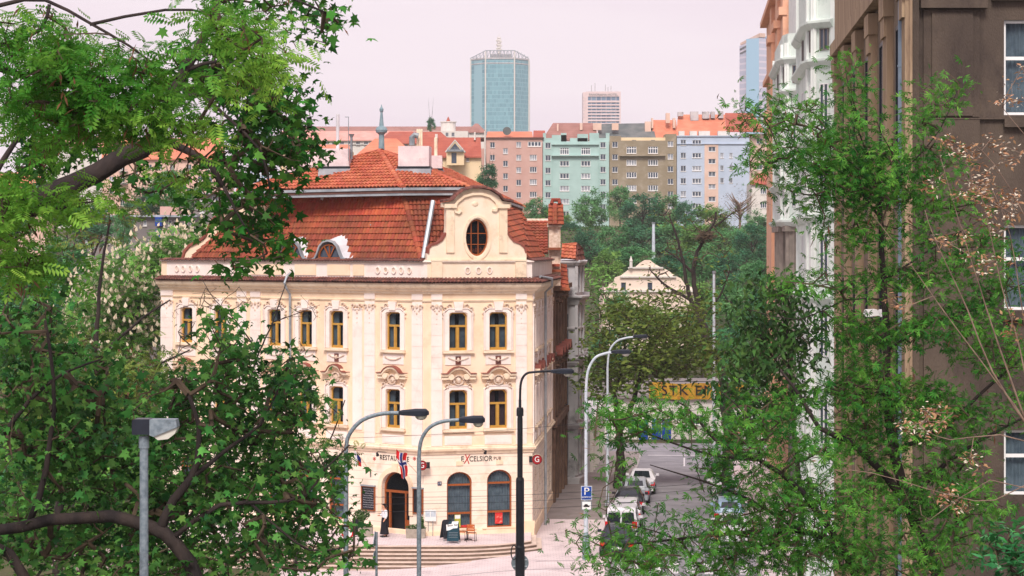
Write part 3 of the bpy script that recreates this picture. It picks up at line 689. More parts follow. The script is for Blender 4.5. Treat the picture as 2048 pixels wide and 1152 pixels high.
def kerb(lat, s0, s1, w_=.16):
    k = int((s1 - s0) / 2); 
    for i in range(k):
        a, c = s0 + (s1 - s0) * i / k, s0 + (s1 - s0) * (i + 1) / k - .02; p = [st(lat, a), st(lat, c), st(lat + w_, c), st(lat + w_, a)]
        z0 = [gz(*q) for q in p]; vs = [(q[0], q[1], z - .15) for q, z in zip(p, z0)] + [(q[0], q[1], z + .1) for q, z in zip(p, z0)]
        b.add(vs, [(3, 2, 1, 0), (4, 5, 6, 7), (0, 1, 5, 4), (1, 2, 6, 5), (2, 3, 7, 6), (3, 0, 4, 7)])
kerb(4.3, -20, 66); kerb(11.6, -30, 60); o = b.build('kerb', m_kerb); o['kind'] = 'structure'
b = MB()
def mark(l0, l1, s0, s1, dz=.036):
    k = max(1, int((s1 - s0) / 2)); 
    for i in range(k):
        a, c = s0 + (s1 - s0) * i / k, s0 + (s1 - s0) * (i + 1) / k; p = [st(l0, a), st(l1, a), st(l1, c), st(l0, c)]
        b.add([(q[0], q[1], gz(*q) + dz) for q in p], [(0, 1, 2, 3)])
for i in range(8): mark(4.8 + i * .85, 5.25 + i * .85, -10.5, -7.3)
mark(8.0, 8.12, 50, 60); mark(5, 11.3, 62.3, 62.7)
for s in range(12, 58, 6): mark(6.6, 6.7, s, s + .1)
o = b.build('road_marking', m_mark); o['kind'] = 'structure'
# darker setts laid in rows across the pavement
b = MB()
for i, yy in enumerate([88.2, 90.1, 92.2, 94.4, 96.7, 99.2]):
    x0 = -11 if yy < 97 else 1.2
    for j in range(30):
        xa, xb = x0 + (4.1 - x0) * j / 30, x0 + (4.1 - x0) * (j + 1) / 30; yl = yy + .25 * math.sin(xa * .5)
        b.add([(xa, yl, gz(xa, yl) + .056), (xb, yl, gz(xb, yl) + .056), (xb, yl + .2, gz(xb, yl + .2) + .056), (xa, yl + .2, gz(xa, yl + .2) + .056)], [(0, 1, 2, 3)])
o = b.build('pavement_marking', mat('sett_row', (160, 146, 152), (178, 164, 168), 3)); o['kind'] = 'structure'
# curved steps and terrace in front of the door
st_o = thing('terrace_steps', 'wide curved granite steps up to the pale terrace in front of the restaurant door', 'steps', (-4, 101, 0))
zt_ = .34; tp, rp, sp_ = MB(), MB(), MB()
def edge(k):        # plan outline of step k (0 = terrace edge), right end swings back to the facade
    pts = []; o = k * .36
    for i in range(49):
        t = i / 48; a = R(10 + 110 * t) if False else None
        x = 1.0 - 20 * t
        yc = 101.7 + 2.1 * max(0, (x + 3.0) / 4.2) ** 2.4 + .05 * max(0, -x - 6) ** 1.5 * .9 - (o * (1 - .55 * smooth(-3.4, .6, x)))
        pts.append((x + (o * .75 * smooth(-3, .8, x)), yc))
    pts.insert(0, (pts[0][0] + .02, pts[0][1] + 3.4)); return pts
for k in range(7):
    e = edge(k); z = zt_ - k * .15; n = len(e); back = [(min(x, .6), 107.5 + max(0, -x - 4.6) * .75) for x, y in e]
    vs = [(x, y, z) for x, y in e] + [(x, y, z) for x, y in back]
    (tp if k else sp_).add(vs, [(i, n + i, n + i + 1, i + 1) for i in range(n - 1)])
    vs = [(x, y, z - .035) for x, y in e] + [(x, y, z - .2) for x, y in e]; rp.add(vs, [(i, i + 1, n + i + 1, n + i) for i in range(n - 1)])
    vs = [(x, y - .03, z + .002) for x, y in e] + [(x, y - .03, z - .036) for x, y in e] + [(x, y + .3, z + .002) for x, y in e]
    tp.add(vs, [(i, i + 1, n + i + 1, n + i) for i in range(n - 1)] + [(i, 2 * n + i, 2 * n + i + 1, i + 1) for i in range(n - 1)])
tp.build('tread', m_step, st_o); rp.build('riser', m_ris, st_o); sp_.build('terrace', m_cob, st_o)
# ------------------------------------------------------------ neighbours along the side street
def rect(u, z, w, h): return [(u - w / 2, z - h / 2), (u + w / 2, z - h / 2), (u + w / 2, z + h / 2), (u - w / 2, z + h / 2)]
_rw = {}
def rwin(root, T, u, z, w, h, n=2, rec=.12, wood=None, pane=None, transom=0, name='window'):
    """plain rectangular window: frame > pane; T frame matrix, centre u,z"""
    wood = wood or m_wht; pane = pane or m_glo; key = (round(w, 1), round(h, 1), n, wood.name, pane.name, transom)
    t = max(.05, w * .05)
    if key not in _rw:
        f = MB(); I = Matrix.Identity(4)
        prism(f, I, rect(0, 0, w, h), -.07, 0, 0, [rect(0, 0, w - 2 * t, h - 2 * t)])
        for i in range(1, n): x = -w / 2 + w * i / n; f.box(x - t * .6, x + t * .6, -.01, .06, -h / 2 + t, h / 2 - t)
        if transom: f.box(-w / 2 + t, w / 2 - t, -.012, .05, h * transom - t * .6, h * transom + t * .6)
        g = MB(); prism(g, I, rect(0, 0, w - t, h - t), -.06, -.04); _rw[key] = (f.mesh('window', wood), g.mesh('pane', pane))
    f, g = _rw[key]; a = math.atan2(T[1][0], T[0][0])
    o = child(name, f, root, T @ Vector((u, rec, z)) - OFF[root.name], a); child('pane', g, o); return o
m_sil = mat('window_sill_white', (214, 210, 206))
PANES = [m_glo, m_glo, mat('curtained_pane', (120, 128, 140), (170, 172, 178), 1.2, .2), mat('dim_pane', (70, 78, 90), (104, 112, 122), 2, .12)]
def block(label, x0, x1, yt, yb, D, m, wins, depth=13, name='apartment_block', rake=0, group=None, zbase=None, wood=None):
    """house front at distance D, from photo columns x0..x1, roofline yt; wins: (px, py, w_px, h_px, lights)"""
    p = P(x0, yt, D); q = P(x1, yt, D); Fr = Frame(p.x, D, rake); Wd = (q.x - p.x) / math.cos(rake); z1 = p.z; z0 = P(x0, yb, D).z if zbase is None else zbase
    root = thing(name, label, 'building', ((p.x + q.x) / 2, D, z0), 0, group)
    hs = []; k = D / FPX; L_ = []
    for a in wins:
        u, z = Fr.u(a[0]), CZ - (a[1] - 500) * k; hs.append(rect(u, z, a[2] * k, a[3] * k)); L_.append((u, z, a[2] * k, a[3] * k, a[4] if len(a) > 4 else 2, a[5] if len(a) > 5 else 0))
    b = MB(); prism(b, Fr.T, [(0, z0), (Wd, z0), (Wd, z1), (0, z1)], -.25, 0, 0, hs); b.box(0, Wd, .4, .45, z0, z1 - .1, 0, Fr.T)
    b.box(0, .3, .25, depth, z0, z1, 0, Fr.T); b.box(Wd - .3, Wd, .25, depth, z0, z1, 0, Fr.T); b.box(0, Wd, depth, depth + .3, z0, z1, 0, Fr.T); b.box(.3, Wd - .3, .25, depth, z1 - .3, z1 - .002, 0, Fr.T)
    b.build('wall', m, root); sl = MB()
    for u, z, w_, h_, n, tr in L_:
        rwin(root, Fr.T, u, z, w_, h_, n, .1, wood, random.choice(PANES), tr); fbox(sl, Fr.T, u - w_ / 2 - .05, u + w_ / 2 + .05, z - h_ / 2 - .1, z - h_ / 2, 0, .12)
    if wins: sl.build('window_sill', m_sil, root, split=True)
    return root, Fr, Wd, z0, z1
def slope_roof(root, name, pts, m, thick=.25):
    """roof slab from a convex polygon given as (px, py, D)"""
    v = [P(*p) for p in pts]; n = len(v); dn = Vector((0, 0, -thick)); b = MB()
    b.add(v + [a + dn for a in v], [tuple(range(n)), tuple(range(2 * n - 1, n - 1, -1))] + [(i, n + i, n + (i + 1) % n, (i + 1) % n) for i in range(n)]); return b.build(name, m, root)
def pbox(mb, x0, x1, y0, y1, D, dep, m=0):
    p, q = P(x0, y1, D), P(x1, y0, D); mb.box(p.x, q.x, D, D + dep, p.z, q.z, m)
tj = lambda n, a, b, s=None: mat(n, a, b, .5, .8, .3, 3, stain=s, sscale=.25, joints=(.5, .3, .03, 0, .8))
m_fo = tj('far_orange_roof', (200, 120, 94), (214, 136, 108)); m_fr = tj('far_red_roof', (160, 82, 68), (180, 98, 80), (140, 84, 76)); m_fg = tj('far_slate_roof', (88, 96, 98), (116, 118, 118))
m_fb = tj('far_brown_roof', (146, 104, 96), (162, 118, 110)); m_fp = tj('far_pink_roof', (206, 148, 138), (220, 164, 154))
pl = lambda n, a, b, s=None: mat(n, a, b, .35, .9, stain=s, sscale=.35)
m_pnk = pl('rose_render', (190, 152, 142), (200, 164, 154)); m_mnt = pl('mint_render', (158, 186, 182), (170, 198, 194)); m_olv = pl('olive_render', (138, 126, 106), (150, 138, 118), (168, 158, 144))
m_blu = pl('pale_blue_render', (172, 186, 204), (184, 196, 214)); m_bei = pl('beige_render', (206, 176, 160), (218, 190, 176)); m_pea = pl('peach_render', (212, 176, 160), (224, 190, 174)); m_hall = pl('pale_hall_render', (224, 204, 188), (234, 216, 202))
m_gyr = pl('grey_render', (118, 112, 112), (138, 130, 128), (104, 98, 98)); m_offw = pl('offwhite_render', (206, 202, 196), (222, 216, 210), (186, 180, 176))
m_crw = pl('cream_render', (222, 198, 160), (232, 210, 176))

# brown narrow house
B2 = thing('brown_house', 'soot-brown narrow stucco house between the cream corner house and the grey turreted one', 'building', (*st(-1, 22), 0))
bs0, bs1 = SL + .02, 28.9; b = MB(); us = [17.6, 20.6, 23.6, 26.6]; m_bst = mat('sooty_stucco', (98, 74, 62), (136, 108, 90), 1.4, .9, .4, 12, stain=(66, 48, 44), sscale=.7)
holes = [clip_open(u, 1.1, 6.0, 8.1) for u in us] + [clip_open(u, 1.1, 10, 12) for u in us] + [arch_open(u, 1.5, .4, 3.9, .7) for u in us]
prism(b, FS.T, [(bs0, -2), (bs1, -2), (bs1, 13.1), (bs0, 13.1)], -.4, .0, 0, holes); fbox(b, FS.T, bs0, bs1, -2, 15, -12, -11.6); fbox(b, FS.T, bs0, bs1, 0, 13, -1.2, -1.1); b.build('wall', m_bst, B2)
b = MB()
for z0, z1, o in ((4.5, 4.9, .3), (12.9, 13.2, .5), (8.9, 9.1, .25)): fbox(b, FS.T, bs0, bs1, z0, z1, 0, o)
for u in (16.2, 19.1, 22.1, 25.1, 28.3): fbox(b, FS.T, u - .3, u + .3, 5, 12.8, 0, .18); fbox(b, FS.T, u - .35, u + .35, -1, 4.4, 0, .2)
for u in us:
    for z in (8.5, 12.4): 
        for k in range(7): lump(b, FS.T, u + random.uniform(-.6, .6), z + random.uniform(-.3, .3), .2, .16, .4)
b.build('stucco_relief', m_bst, B2)
b = MB()
for u in us: band(b, FS.T, [(u - .9, 8.9), (u - .5, 9.2), (u, 9.4), (u + .5, 9.2), (u + .9, 8.9)], .14, 0, .6)
b.build('hood_capping', m_rdp, B2, split=True)
for u in us:
    rwin(B2, FS.T, u, 7.0, 1.1, 2.1, 2, .25, m_brw); rwin(B2, FS.T, u, 11.0, 1.1, 2.0, 2, .25, m_brw); rwin(B2, FS.T, u, 2.1, 1.5, 3.4, 1, .25, m_brw)
b = MB(); a0, a1, a2, a3 = P(1030, 442, 129), P(1096, 442, 129), P(1096, 507, 124.5), P(1058, 507, 124.5); tiles(b, [a3, a2, a1, a0], a1 - a0, .26, .4, .06); b.build('mansard_roof', m_red, B2)
b = MB(); tube(b, [P(1034, 441, 129), P(1096, 441, 129)], .12); b.build('ridge_capping', m_rel, B2)
b = MB(); pbox(b, 1098, 1121, 452, 575, 123.4, 1.2); pbox(b, 1095, 1124, 446, 454, 123.2, 1.6); pbox(b, 1103, 1116, 470, 500, 123.2, .3); pbox(b, 1102, 1117, 512, 545, 123.25, .3); b.build('gable_pier', m_rel, B2)
b = MB(); pc = [P(1096, 449, 123.1), P(1128, 449, 123.1), P(1126, 408, 123.9), P(1097, 408, 123.9)]; tiles(b, pc, pc[1] - pc[0], .3, .28, .03, .05)
ridge(b, P(1111, 449, 122.9), P(1111, 409, 123.6), .12, .3); ridge(b, P(1107, 449, 122.9), P(1108, 409, 123.6), .08, .3); tube(b, [P(1104, 408, 123.8), P(1105, 400, 123.9), P(1118, 400, 123.9), P(1119, 408, 123.8)], .14)
pc = [P(1117, 574, 124.2), P(1138, 578, 124.2), P(1133, 528, 125.2), P(1122, 526, 125.2)]; tiles(b, pc, pc[1] - pc[0], .3, .3, .03, .05)
for x0, x1, y in ((1096, 1122, 497), (1104, 1120, 530), (1104, 1122, 541), (1108, 1140, 578)): pbox(b, x0, x1, y - 2, y + 3, 122.8, 1.2)
b.build('tiled_capping', m_red, B2)

# grey turreted house
B3 = thing('turreted_house', 'grey stone-coloured house with a faceted corner bay and orange tiled turret roof', 'building', (*st(0, 34), 0))
m_grs = mat('grey_stucco', (172, 170, 174), (192, 190, 192), .8, .9, .25, 20, stain=(116, 116, 116), sscale=.7)
FT = Frame(P(1131, 500, 136).x, 136, 0); tw = P(1166, 500, 136).x - FT.o.x
tplan = [Vector((FT.o.x - 2.5, 136)), Vector((FT.o.x + tw * .62, 136)), Vector((FT.o.x + tw, 137.4)), Vector((FT.o.x + tw + .45, 149)), Vector((FT.o.x + tw - 3, 150))]
zt3 = CZ - (520 - 500) * 136 / FPX; zz = lambda y: CZ - (y - 500) * 136 / FPX
b = MB(); sweep(b, tplan, [(-.6, -2.5), (0, -2.5), (0, zt3), (-.6, zt3)]); b.build('wall', m_grs, B3)
b = MB()
for y, o, h in ((522, .35, .3), (592, .5, .35), (598, .3, .4), (655, .12, .2), (715, .4, .3), (722, .25, .3), (848, .3, .35), (955, .3, 1.2)): sweep(b, tplan, [(0, zz(y) - h), (o * .5, zz(y) - h), (o, zz(y) - .1), (o, zz(y)), (0, zz(y) + .05)])
for i in range(4):
    a, c = tplan[i], tplan[i + 1]; ln = (c - a).length; Fq = Frame(a.x, a.y, math.atan2(c.y - a.y, c.x - a.x)); n = max(2, int(ln / .75))
    for j in range(n + 1):
        for z0, z1 in ((zz(840), zz(722)), (zz(710), zz(600)), (zz(585), zz(524)), (zz(950), zz(855))): fbox(b, Fq.T, ln * j / n - .1, ln * j / n + .1, z0, z1, 0, .12)
b.build('pilaster', m_grs, B3, split=True)
for i in (0, 1, 2, 3):
    a, c = tplan[i], tplan[i + 1]; ln = (c - a).length; Fq = Frame(a.x, a.y, math.atan2(c.y - a.y, c.x - a.x)); n = max(1, int(ln / 1.6))
    for j in range(n):
        for yc, h_ in ((780, 2.2), (660, 2.2), (555, 1.3), (900, 2.2)): rwin(B3, Fq.T, ln * (j + .5) / n, zz(yc), .55, h_, 1, -.06, m_gry)
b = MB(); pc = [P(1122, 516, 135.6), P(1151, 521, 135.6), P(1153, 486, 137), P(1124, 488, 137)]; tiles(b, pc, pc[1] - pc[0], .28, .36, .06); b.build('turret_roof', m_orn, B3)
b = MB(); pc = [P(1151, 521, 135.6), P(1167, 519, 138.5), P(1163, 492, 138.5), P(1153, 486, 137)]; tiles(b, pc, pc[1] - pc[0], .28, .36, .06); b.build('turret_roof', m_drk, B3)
slope_roof(B3, 'flat_roof', ((1118, 520, 136), (1160, 520, 136), (1168, 518, 150), (1125, 518, 150)), m_wsh)

# low grey garage row and houses that close the street
G4 = thing('garage_row', 'low grey rendered garage row with pilasters along the left pavement behind the street tree', 'garages', (*st(.6, 45), 0))
FGR = Frame(*st(1.1, 41.5), FS.a); b = MB(); fbox(b, FGR.T, 0, 22, -2.5, 2.6, -5, 0)
b.build('wall', m_grs, G4); b = MB()
for j in range(8): fbox(b, FGR.T, .2 + j * 3, .6 + j * 3, -2.5, 2.6, 0, .25); 
fbox(b, FGR.T, 0, 22, 2.3, 2.75, 0, .3); b.build('pilaster', m_offw, G4, split=True)
b = MB()
for j in range(7): fbox(b, FGR.T, .9 + j * 3, 2.9 + j * 3, -1.5, 1.8, 0, .06)
b.build('garage_door', m_gry, G4, split=True)
r5, F5, W5, z05, z15 = block('low whitish workshop with blue doors under the yellow banner at the end of the street', 1150, 1580, 792, 905, 184, m_offw, [(1262, 850, 14, 40, 1), (1395, 840, 26, 20, 3), (1500, 842, 26, 22, 3)], 9, 'workshop', zbase=-4)
b = MB()
for x0, x1 in ((1278, 1296), (1304, 1322), (1324, 1342)): fbox(b, F5.T, F5.u(x0), F5.u(x1), -2.1, CZ - 338 * .046, 0, .07)
b.build('door', m_blue, r5, split=True); slope_roof(r5, 'roof', ((1140, 791, 183.5), (1590, 791, 183.5), (1570, 756, 194), (1160, 756, 194)), m_gyr)
bn = thing('banner', 'long yellow banner with dark capital letters hung over the end of the street', 'banner', P(1375, 781, 178)); FBn = Frame(P(1298, 781, 178).x, 178, 0)
b = MB(); k = 178 / FPX; zc = CZ - 281 * k; vs = []; n = 30; L_ = 190 * k
for i in range(n + 1):
    for z in (-.72, .72): vs.append(FBn.T @ Vector((L_ * i / n, .03 * math.sin(i * .9), zc + z + .05 * math.sin(i * .5) - .1 * math.sin(math.pi * i / n))))
b.add(vs, [(i * 2, i * 2 + 2, i * 2 + 3, i * 2 + 1) for i in range(n)]); b.build('cloth', mat('yellow_cloth', (176, 134, 36), (196, 152, 50), 3, stain=(150, 70, 40), sscale=1.2), bn)
text_on(bn, 'STK EMISE', FBn.T, L_ * .52, zc - .03, .08, 1.25, m_ink, sx=1.05, spacing=1.15)
b = MB(); tube(b, [FBn.T @ Vector((-5, 0, zc + .8)), FBn.T @ Vector((L_ + 5, 0, zc + .8))], .03, 4); b.build('rope', m_blk, bn)
# baroque gable house on the slope
B5 = thing('gabled_hall', 'pale pink house with a stepped curving gable and pinnacle among hillside trees', 'building', P(1290, 600, 226)); F6 = Frame(P(1200, 600, 226).x, 226, 0)
ol = [(1206, 660), (1206, 582), (1208, 575), (1226, 565), (1230, 555), (1242, 551), (1258, 539), (1270, 535), (1280, 526), (1290, 520), (1300, 520), (1310, 528), (1322, 535), (1335, 540), (1350, 551), (1362, 557), (1368, 566), (1384, 575), (1388, 582), (1388, 660)]
b = MB(); prism(b, F6.T, [F6.q(*p) for p in ol], -.5, 0, 0, [rect(*F6.q(1247, 573), .55, .9), rect(*F6.q(1300, 573), .55, .9)]); pbox(b, 1206, 1388, 575, 700, 226.6, 10); b.build('wall', m_hall, B5)
b = MB(); fbox(b, F6.T, F6.u(1204), F6.u(1390), F6.z(1300, 584), F6.z(1300, 580), 0, .3); fbox(b, F6.T, F6.u(1240), F6.u(1352), F6.z(1300, 555), F6.z(1300, 552), 0, .3); fbox(b, F6.T, F6.u(1256), F6.u(1326), F6.z(1300, 537), F6.z(1300, 534), 0, .3)
b.build('cornice', m_offw, B5, split=True); b = MB(); tube(b, [P(1262, 536, 225.6), P(1262, 524, 225.6), P(1262, 522, 225.6), P(1262, 512, 225.6)], [.18, .16, .2, .03], 8); b.build('pinnacle', m_offw, B5)
rwin(B5, F6.T, *F6.q(1247, 573), .55, .9, 1, .1, m_gry); rwin(B5, F6.T, *F6.q(1300, 573), .55, .9, 1, .1, m_gry)

# ------------------------------------------------------------ apartment row on the far ridge
DR = 430
def col(px, ys, w_, h_=11, n=2): return [(px, y, w_, h_, n) for y in ys]
ZB = 19
w_ = col(985, (290, 315, 340), 9.5) + col(1011, (302, 327, 352, 377, 402), 9.5) + col(1037.5, (289, 315, 340, 365, 390, 415), 9.5) + col(1066.5, (315, 339, 364, 389, 414), 14, 11, 3) + [(1069, 288, 27, 10, 4)]
r_, F_, W_, a0, a1 = block('rose-brown rendered apartment block, plain fronted, left of the mint-green one', 968, 1085, 277, 470, DR, m_pnk, w_, zbase=ZB, group='apartment blocks on the ridge')
b = MB(); pbox(b, 940, 968, 297, 470, DR + .5, 12); b.build('side_wing', m_pnk, r_); b = MB(); pbox(b, 952, 1088, 274.5, 277, DR - .4, 13); b.build('eaves', m_brn, r_)
slope_roof(r_, 'roof', ((972, 275, DR), (1066, 275, DR), (1064, 263, DR + 6), (975, 263, DR + 6)), m_fo); slope_roof(r_, 'roof', ((1066, 275, DR + 1), (1091, 275, DR + 1), (1090, 261, DR + 7), (1067, 261, DR + 7)), m_fr)
b = MB(); tube(b, [P(970, 340, DR - .4), P(970, 262, DR - .4)], .18, 6); b.build('flue', m_offw, r_)
b = MB(); tube(b, [P(1014, 262, DR - .2), P(1014, 261.9, DR)], [.9, .9], 14); tube(b, [P(1014, 268, DR), P(1014, 262, DR)], .08, 5); b.build('dish_aerial', m_fg, r_)
w_ = col(1096, (291, 316, 341, 366, 390, 416), 10.5) + col(1206, (290, 314, 339, 364, 389, 414, 437), 10.5) + [(x, 302, 18, 13.5, 4, .2) for x in (1129, 1171.5)] + [(x, y, 18.5, 10.5, 3) for x in (1129, 1171.5) for y in (327, 352, 377, 403, 428)]
r_, F_, W_, a0, a1 = block('mint-green apartment block with stepped parapet, between rose-brown and olive ones', 1086, 1218, 283, 470, DR, m_mnt, w_, zbase=ZB, group='apartment blocks on the ridge')
b = MB()
for x0, x1, y0 in ((1086, 1092, 266), (1104, 1133, 270), (1122, 1133, 266), (1140, 1175, 276), (1155, 1176, 268), (1179, 1198, 266), (1212, 1219, 266), (1092, 1104, 276), (1198, 1212, 276)): pbox(b, x0, x1, y0, 289, DR + .3, 1.6)
b.build('parapet', m_mnt, r_, split=True); b = MB(); pbox(b, 1103, 1198, 310, 312, DR - .8, .8); pbox(b, 1103, 1198, 287.5, 289.5, DR - .5, .6)
for x in (1104, 1198): pbox(b, x - .5, x + .5, 289, 455, DR - .25, .3)
b.build('ledge', m_mnt, r_, split=True); slope_roof(r_, 'roof', ((1084, 280, DR + 2), (1196, 280, DR + 2), (1190, 246, DR + 10), (1106, 246, DR + 10)), m_fb); b = MB()
for x0, x1, y0 in ((1114, 1117, 248), (1160, 1165, 246), (1186, 1203, 246), (1224, 1237, 246)): pbox(b, x0, x1, y0, y0 + 14, DR + 6, 1.5)
b.build('chimney', m_bei, r_, split=True); b = MB(); pbox(b, 1086, 1218, 455, 470, DR - 1, 1); b.build('plinth', m_gyr, r_)
w_ = col(1230, (289, 314, 339, 364, 389), 11) + col(1341, (288, 313, 338, 363, 388, 412), 11) + [(x, 300, 19.5, 14, 4, .2) for x in (1263, 1306)] + [(x, y, 20, 11.5, 4) for x in (1263, 1306) for y in (325, 350, 376, 401)]
r_, F_, W_, a0, a1 = block('olive-brown patched apartment block between the mint-green and pale blue ones', 1219, 1353, 281, 470, DR, m_olv, w_, zbase=ZB, group='apartment blocks on the ridge')
b = MB(); pbox(b, 1239, 1331, 310, 312, DR - .9, .9); pbox(b, 1219, 1242, 272, 286, DR + .3, 8); pbox(b, 1331, 1353, 268, 286, DR + .3, 8); b.build('ledge', m_olv, r_, split=True)
b = MB(); pbox(b, 1242, 1331, 275, 286, DR + .5, 4); b.build('attic', m_crw, r_); b = MB()
for x in (1268, 1306): pbox(b, x - 4, x + 4, 280, 286.5, DR + .2, .4)
b.build('attic_opening', m_fg, r_, split=True)
slope_roof(r_, 'roof', ((1196, 276, DR + 5), (1312, 276, DR + 5), (1304, 246, DR + 12), (1196, 248, DR + 12)), m_fg); slope_roof(r_, 'roof', ((1304, 275, DR + 6), (1356, 275, DR + 6), (1352, 240, DR + 12), (1306, 240, DR + 12)), m_fo)
b = MB()
for x0, x1, y0 in ((1303, 1306.5, 236), (1346, 1351, 236), (1332, 1340, 226), (1290, 1302, 243)): pbox(b, x0, x1, y0, y0 + 20, DR + 8, 1.5)
b.build('chimney', m_bei, r_, split=True)
w_ = col(1366.6, (285, 311, 337, 362, 388, 412), 10.5) + col(1393.5, (285, 311, 337, 362, 388, 412), 18, 9.5, 3) + col(1424, (298, 322.5, 348, 373, 398), 14, 9.5) + col(1444, (311, 336, 361), 6.5, 10) + col(1462, (311, 336, 361), 6.5, 10)
r_, F_, W_, a0, a1 = block('pale blue apartment block with a cream stair stripe, right of the olive one', 1354, 1499, 273, 470, DR, m_blu, w_, zbase=ZB, group='apartment blocks on the ridge')
st_b = MB(); prism(st_b, F_.T, [F_.q(1409, 470), F_.q(1436.5, 470), F_.q(1436.5, 288), F_.q(1409, 288)], 0, .08, 0, [rect(*F_.q(1424, y), 14 * DR / FPX, 9.5 * DR / FPX) for y in (298, 322.5, 348, 373, 398)]); st_b.build('stair_stripe', m_bei, r_)
b = MB(); pbox(b, 1354, 1499, 287, 288.3, DR - .3, .3); pbox(b, 1354, 1499, 271, 273, DR - .3, 1); b.build('ledge', m_blu, r_, split=True)
slope_roof(r_, 'roof', ((1352, 273, DR + 2), (1452, 273, DR + 2), (1450, 229, DR + 12), (1356, 229, DR + 12)), m_fo); slope_roof(r_, 'roof', ((1452, 262, DR + 4), (1530, 262, DR + 4), (1505, 226, DR + 12), (1450, 226, DR + 12)), m_fr)
b = MB()
for x0, x1, y0, y1 in ((1381, 1397, 223, 241), (1356, 1367, 224, 232), (1405, 1419, 223, 237), (1422, 1430, 223, 236), (1437, 1447, 222, 236)): pbox(b, x0, x1, y0, y1, DR + 9, 1.5)
b.build('chimney', m_grs, r_, split=True); b = MB()
for x0, x1 in ((1358, 1369), (1380, 1394), (1398, 1420), (1436, 1455)): pbox(b, x0, x1, 262, 273, DR + 1, 2)
b.build('dormer', m_offw, r_, split=True)
block('narrow beige block squeezed between the pale blue block and the peach street front', 1499, 1560, 268, 470, DR + 6, m_bei, col(1519, (282, 308, 334), 12) + col(1535, (282, 308, 334), 9), zbase=ZB, group='apartment blocks on the ridge')
r_, *_ = block('small pale house with a low red roof, below the beige block on the ridge', 1503, 1560, 366, 450, DR - 30, m_offw, col(1527, (382, 410), 12, 12, 3), 8, 'house', zbase=ZB - 3)
slope_roof(r_, 'roof', ((1500, 367, DR - 30.5), (1566, 367, DR - 30.5), (1560, 346, DR - 25), (1514, 346, DR - 25)), m_fr)

# ------------------------------------------------------------ roofs behind the corner house
def house(label, x0, x1, ye, yr, D, wall, roof, wins=(), inset=2, chim=(), depth=9):
    r, Fr, Wd, z0, z1 = block(label, x0, x1, ye, ye + 60, D, wall, list(wins), depth, 'house', zbase=gz(0, D) - 4)
    slope_roof(r, 'roof', ((x0 - 1, ye + 1, D - .6), (x1 + 1, ye + 1, D - .6), (x1 - inset, yr, D + depth / 2), (x0 + inset, yr, D + depth / 2)), roof)
    slope_roof(r, 'roof', ((x0 - 1, ye + 1, D + depth + .6), (x1 + 1, ye + 1, D + depth + .6), (x1 - inset, yr, D + depth / 2), (x0 + inset, yr, D + depth / 2)), roof)
    if chim:
        b = MB()
        for x, y, w_, h_ in chim: pbox(b, x, x + w_, y, y + h_, D + 3, 1)
        b.build('chimney', m_offw, r, split=True)
    return r, Fr
house('long distant row with a dusty mauve roof, farthest on the left skyline', 600, 945, 262, 253, 760, m_offw, m_fb, [(x, 266, 5, 4, 1) for x in range(640, 930, 14)])
house('long pinkish-roofed house behind the tall white flue', 560, 830, 279, 262, 560, m_offw, m_fp, [(x, 286, 8, 6, 2) for x in range(636, 830, 16)])
house('house with a broad salmon roof right of the spire', 755, 905, 285, 263, 470, m_crw, m_fr, [(x, 291, 7, 6, 2) for x in (800, 812)], 24)
house('orange-roofed house directly behind the spire', 705, 838, 316, 277, 330, m_crw, m_fo, (), 45)
house('orange low roof left of the tall white flue', 560, 700, 300, 289, 380, m_crw, m_fo, ())
r_, Fr = house('house with a brick-red roof and skylights left of the rose-brown block', 838, 962, 312, 275, 360, m_crw, m_fr, [(907, 322, 9, 18, 1), (882, 320, 7, 12, 1), (935, 318, 7, 10, 1)], 1, ((870, 268, 5, 24), (948, 264, 3, 16)))
dmr = MB(); Fd = Frame(P(893, 300, 356).x, 356, 0); prism(dmr, Fd.T, [Fd.q(893, 330), Fd.q(928, 330), Fd.q(928, 302), Fd.q(910, 281), Fd.q(893, 302)], -3, 0, 0, [[Fd.q(*p) for p in ((899, 300), (921, 300), (910, 286))], rect(*Fd.q(908, 316), .9, 1.9)])
d_ = dmr.build('gable_dormer', m_crw, r_); b = MB(); prism(b, Fd.T, [Fd.q(*p) for p in ((899, 300), (921, 300), (910, 286))], -.2, -.15); prism(b, Fd.T, rect(*Fd.q(908, 316), .9, 1.9), -.2, -.15); b.build('pane', m_glo, d_)
b = MB(); band(b, Fd.T, [Fd.q(891, 304), Fd.q(910, 280), Fd.q(930, 304)], .22, -3, .2); b.build('eaves', m_offw, d_)
b = MB(); pbox(b, 894, 927, 299, 303, 355.3, .8)
for i in range(12): pbox(b, 894 + i * 2.9, 894.6 + i * 2.9, 294, 299, 355.3, .06)
b.build('balcony', m_gry, r_)
r_, *_ = block('white flat-roofed house with a small round tower under a red cone, on the skyline', 826, 936, 262, 300, 520, m_offw, [(855, 269, 6, 8, 2), (868, 269, 6, 8, 2), (894, 269, 6, 8, 2), (906, 269, 6, 8, 2)], 10, 'house', zbase=22)
b = MB(); cx_ = P(896, 250, 525); k5 = 525 / FPX
tube(b, [Vector((cx_.x, 527, CZ - (262 - 500) * k5)), Vector((cx_.x, 527, CZ - (244 - 500) * k5))], 15 * k5, 14); tube(b, [Vector((cx_.x, 527, CZ - (244 - 500) * k5)), Vector((cx_.x, 527, CZ - (242.5 - 500) * k5))], 17 * k5, 14); b.build('tower', m_offw, r_)
b = MB(); tube(b, [Vector((cx_.x, 527, CZ - (242 - 500) * k5)), Vector((cx_.x, 527, CZ - (232 - 500) * k5))], [4.5 * k5, .05], 10); b.build('tower_roof', m_fr, r_)
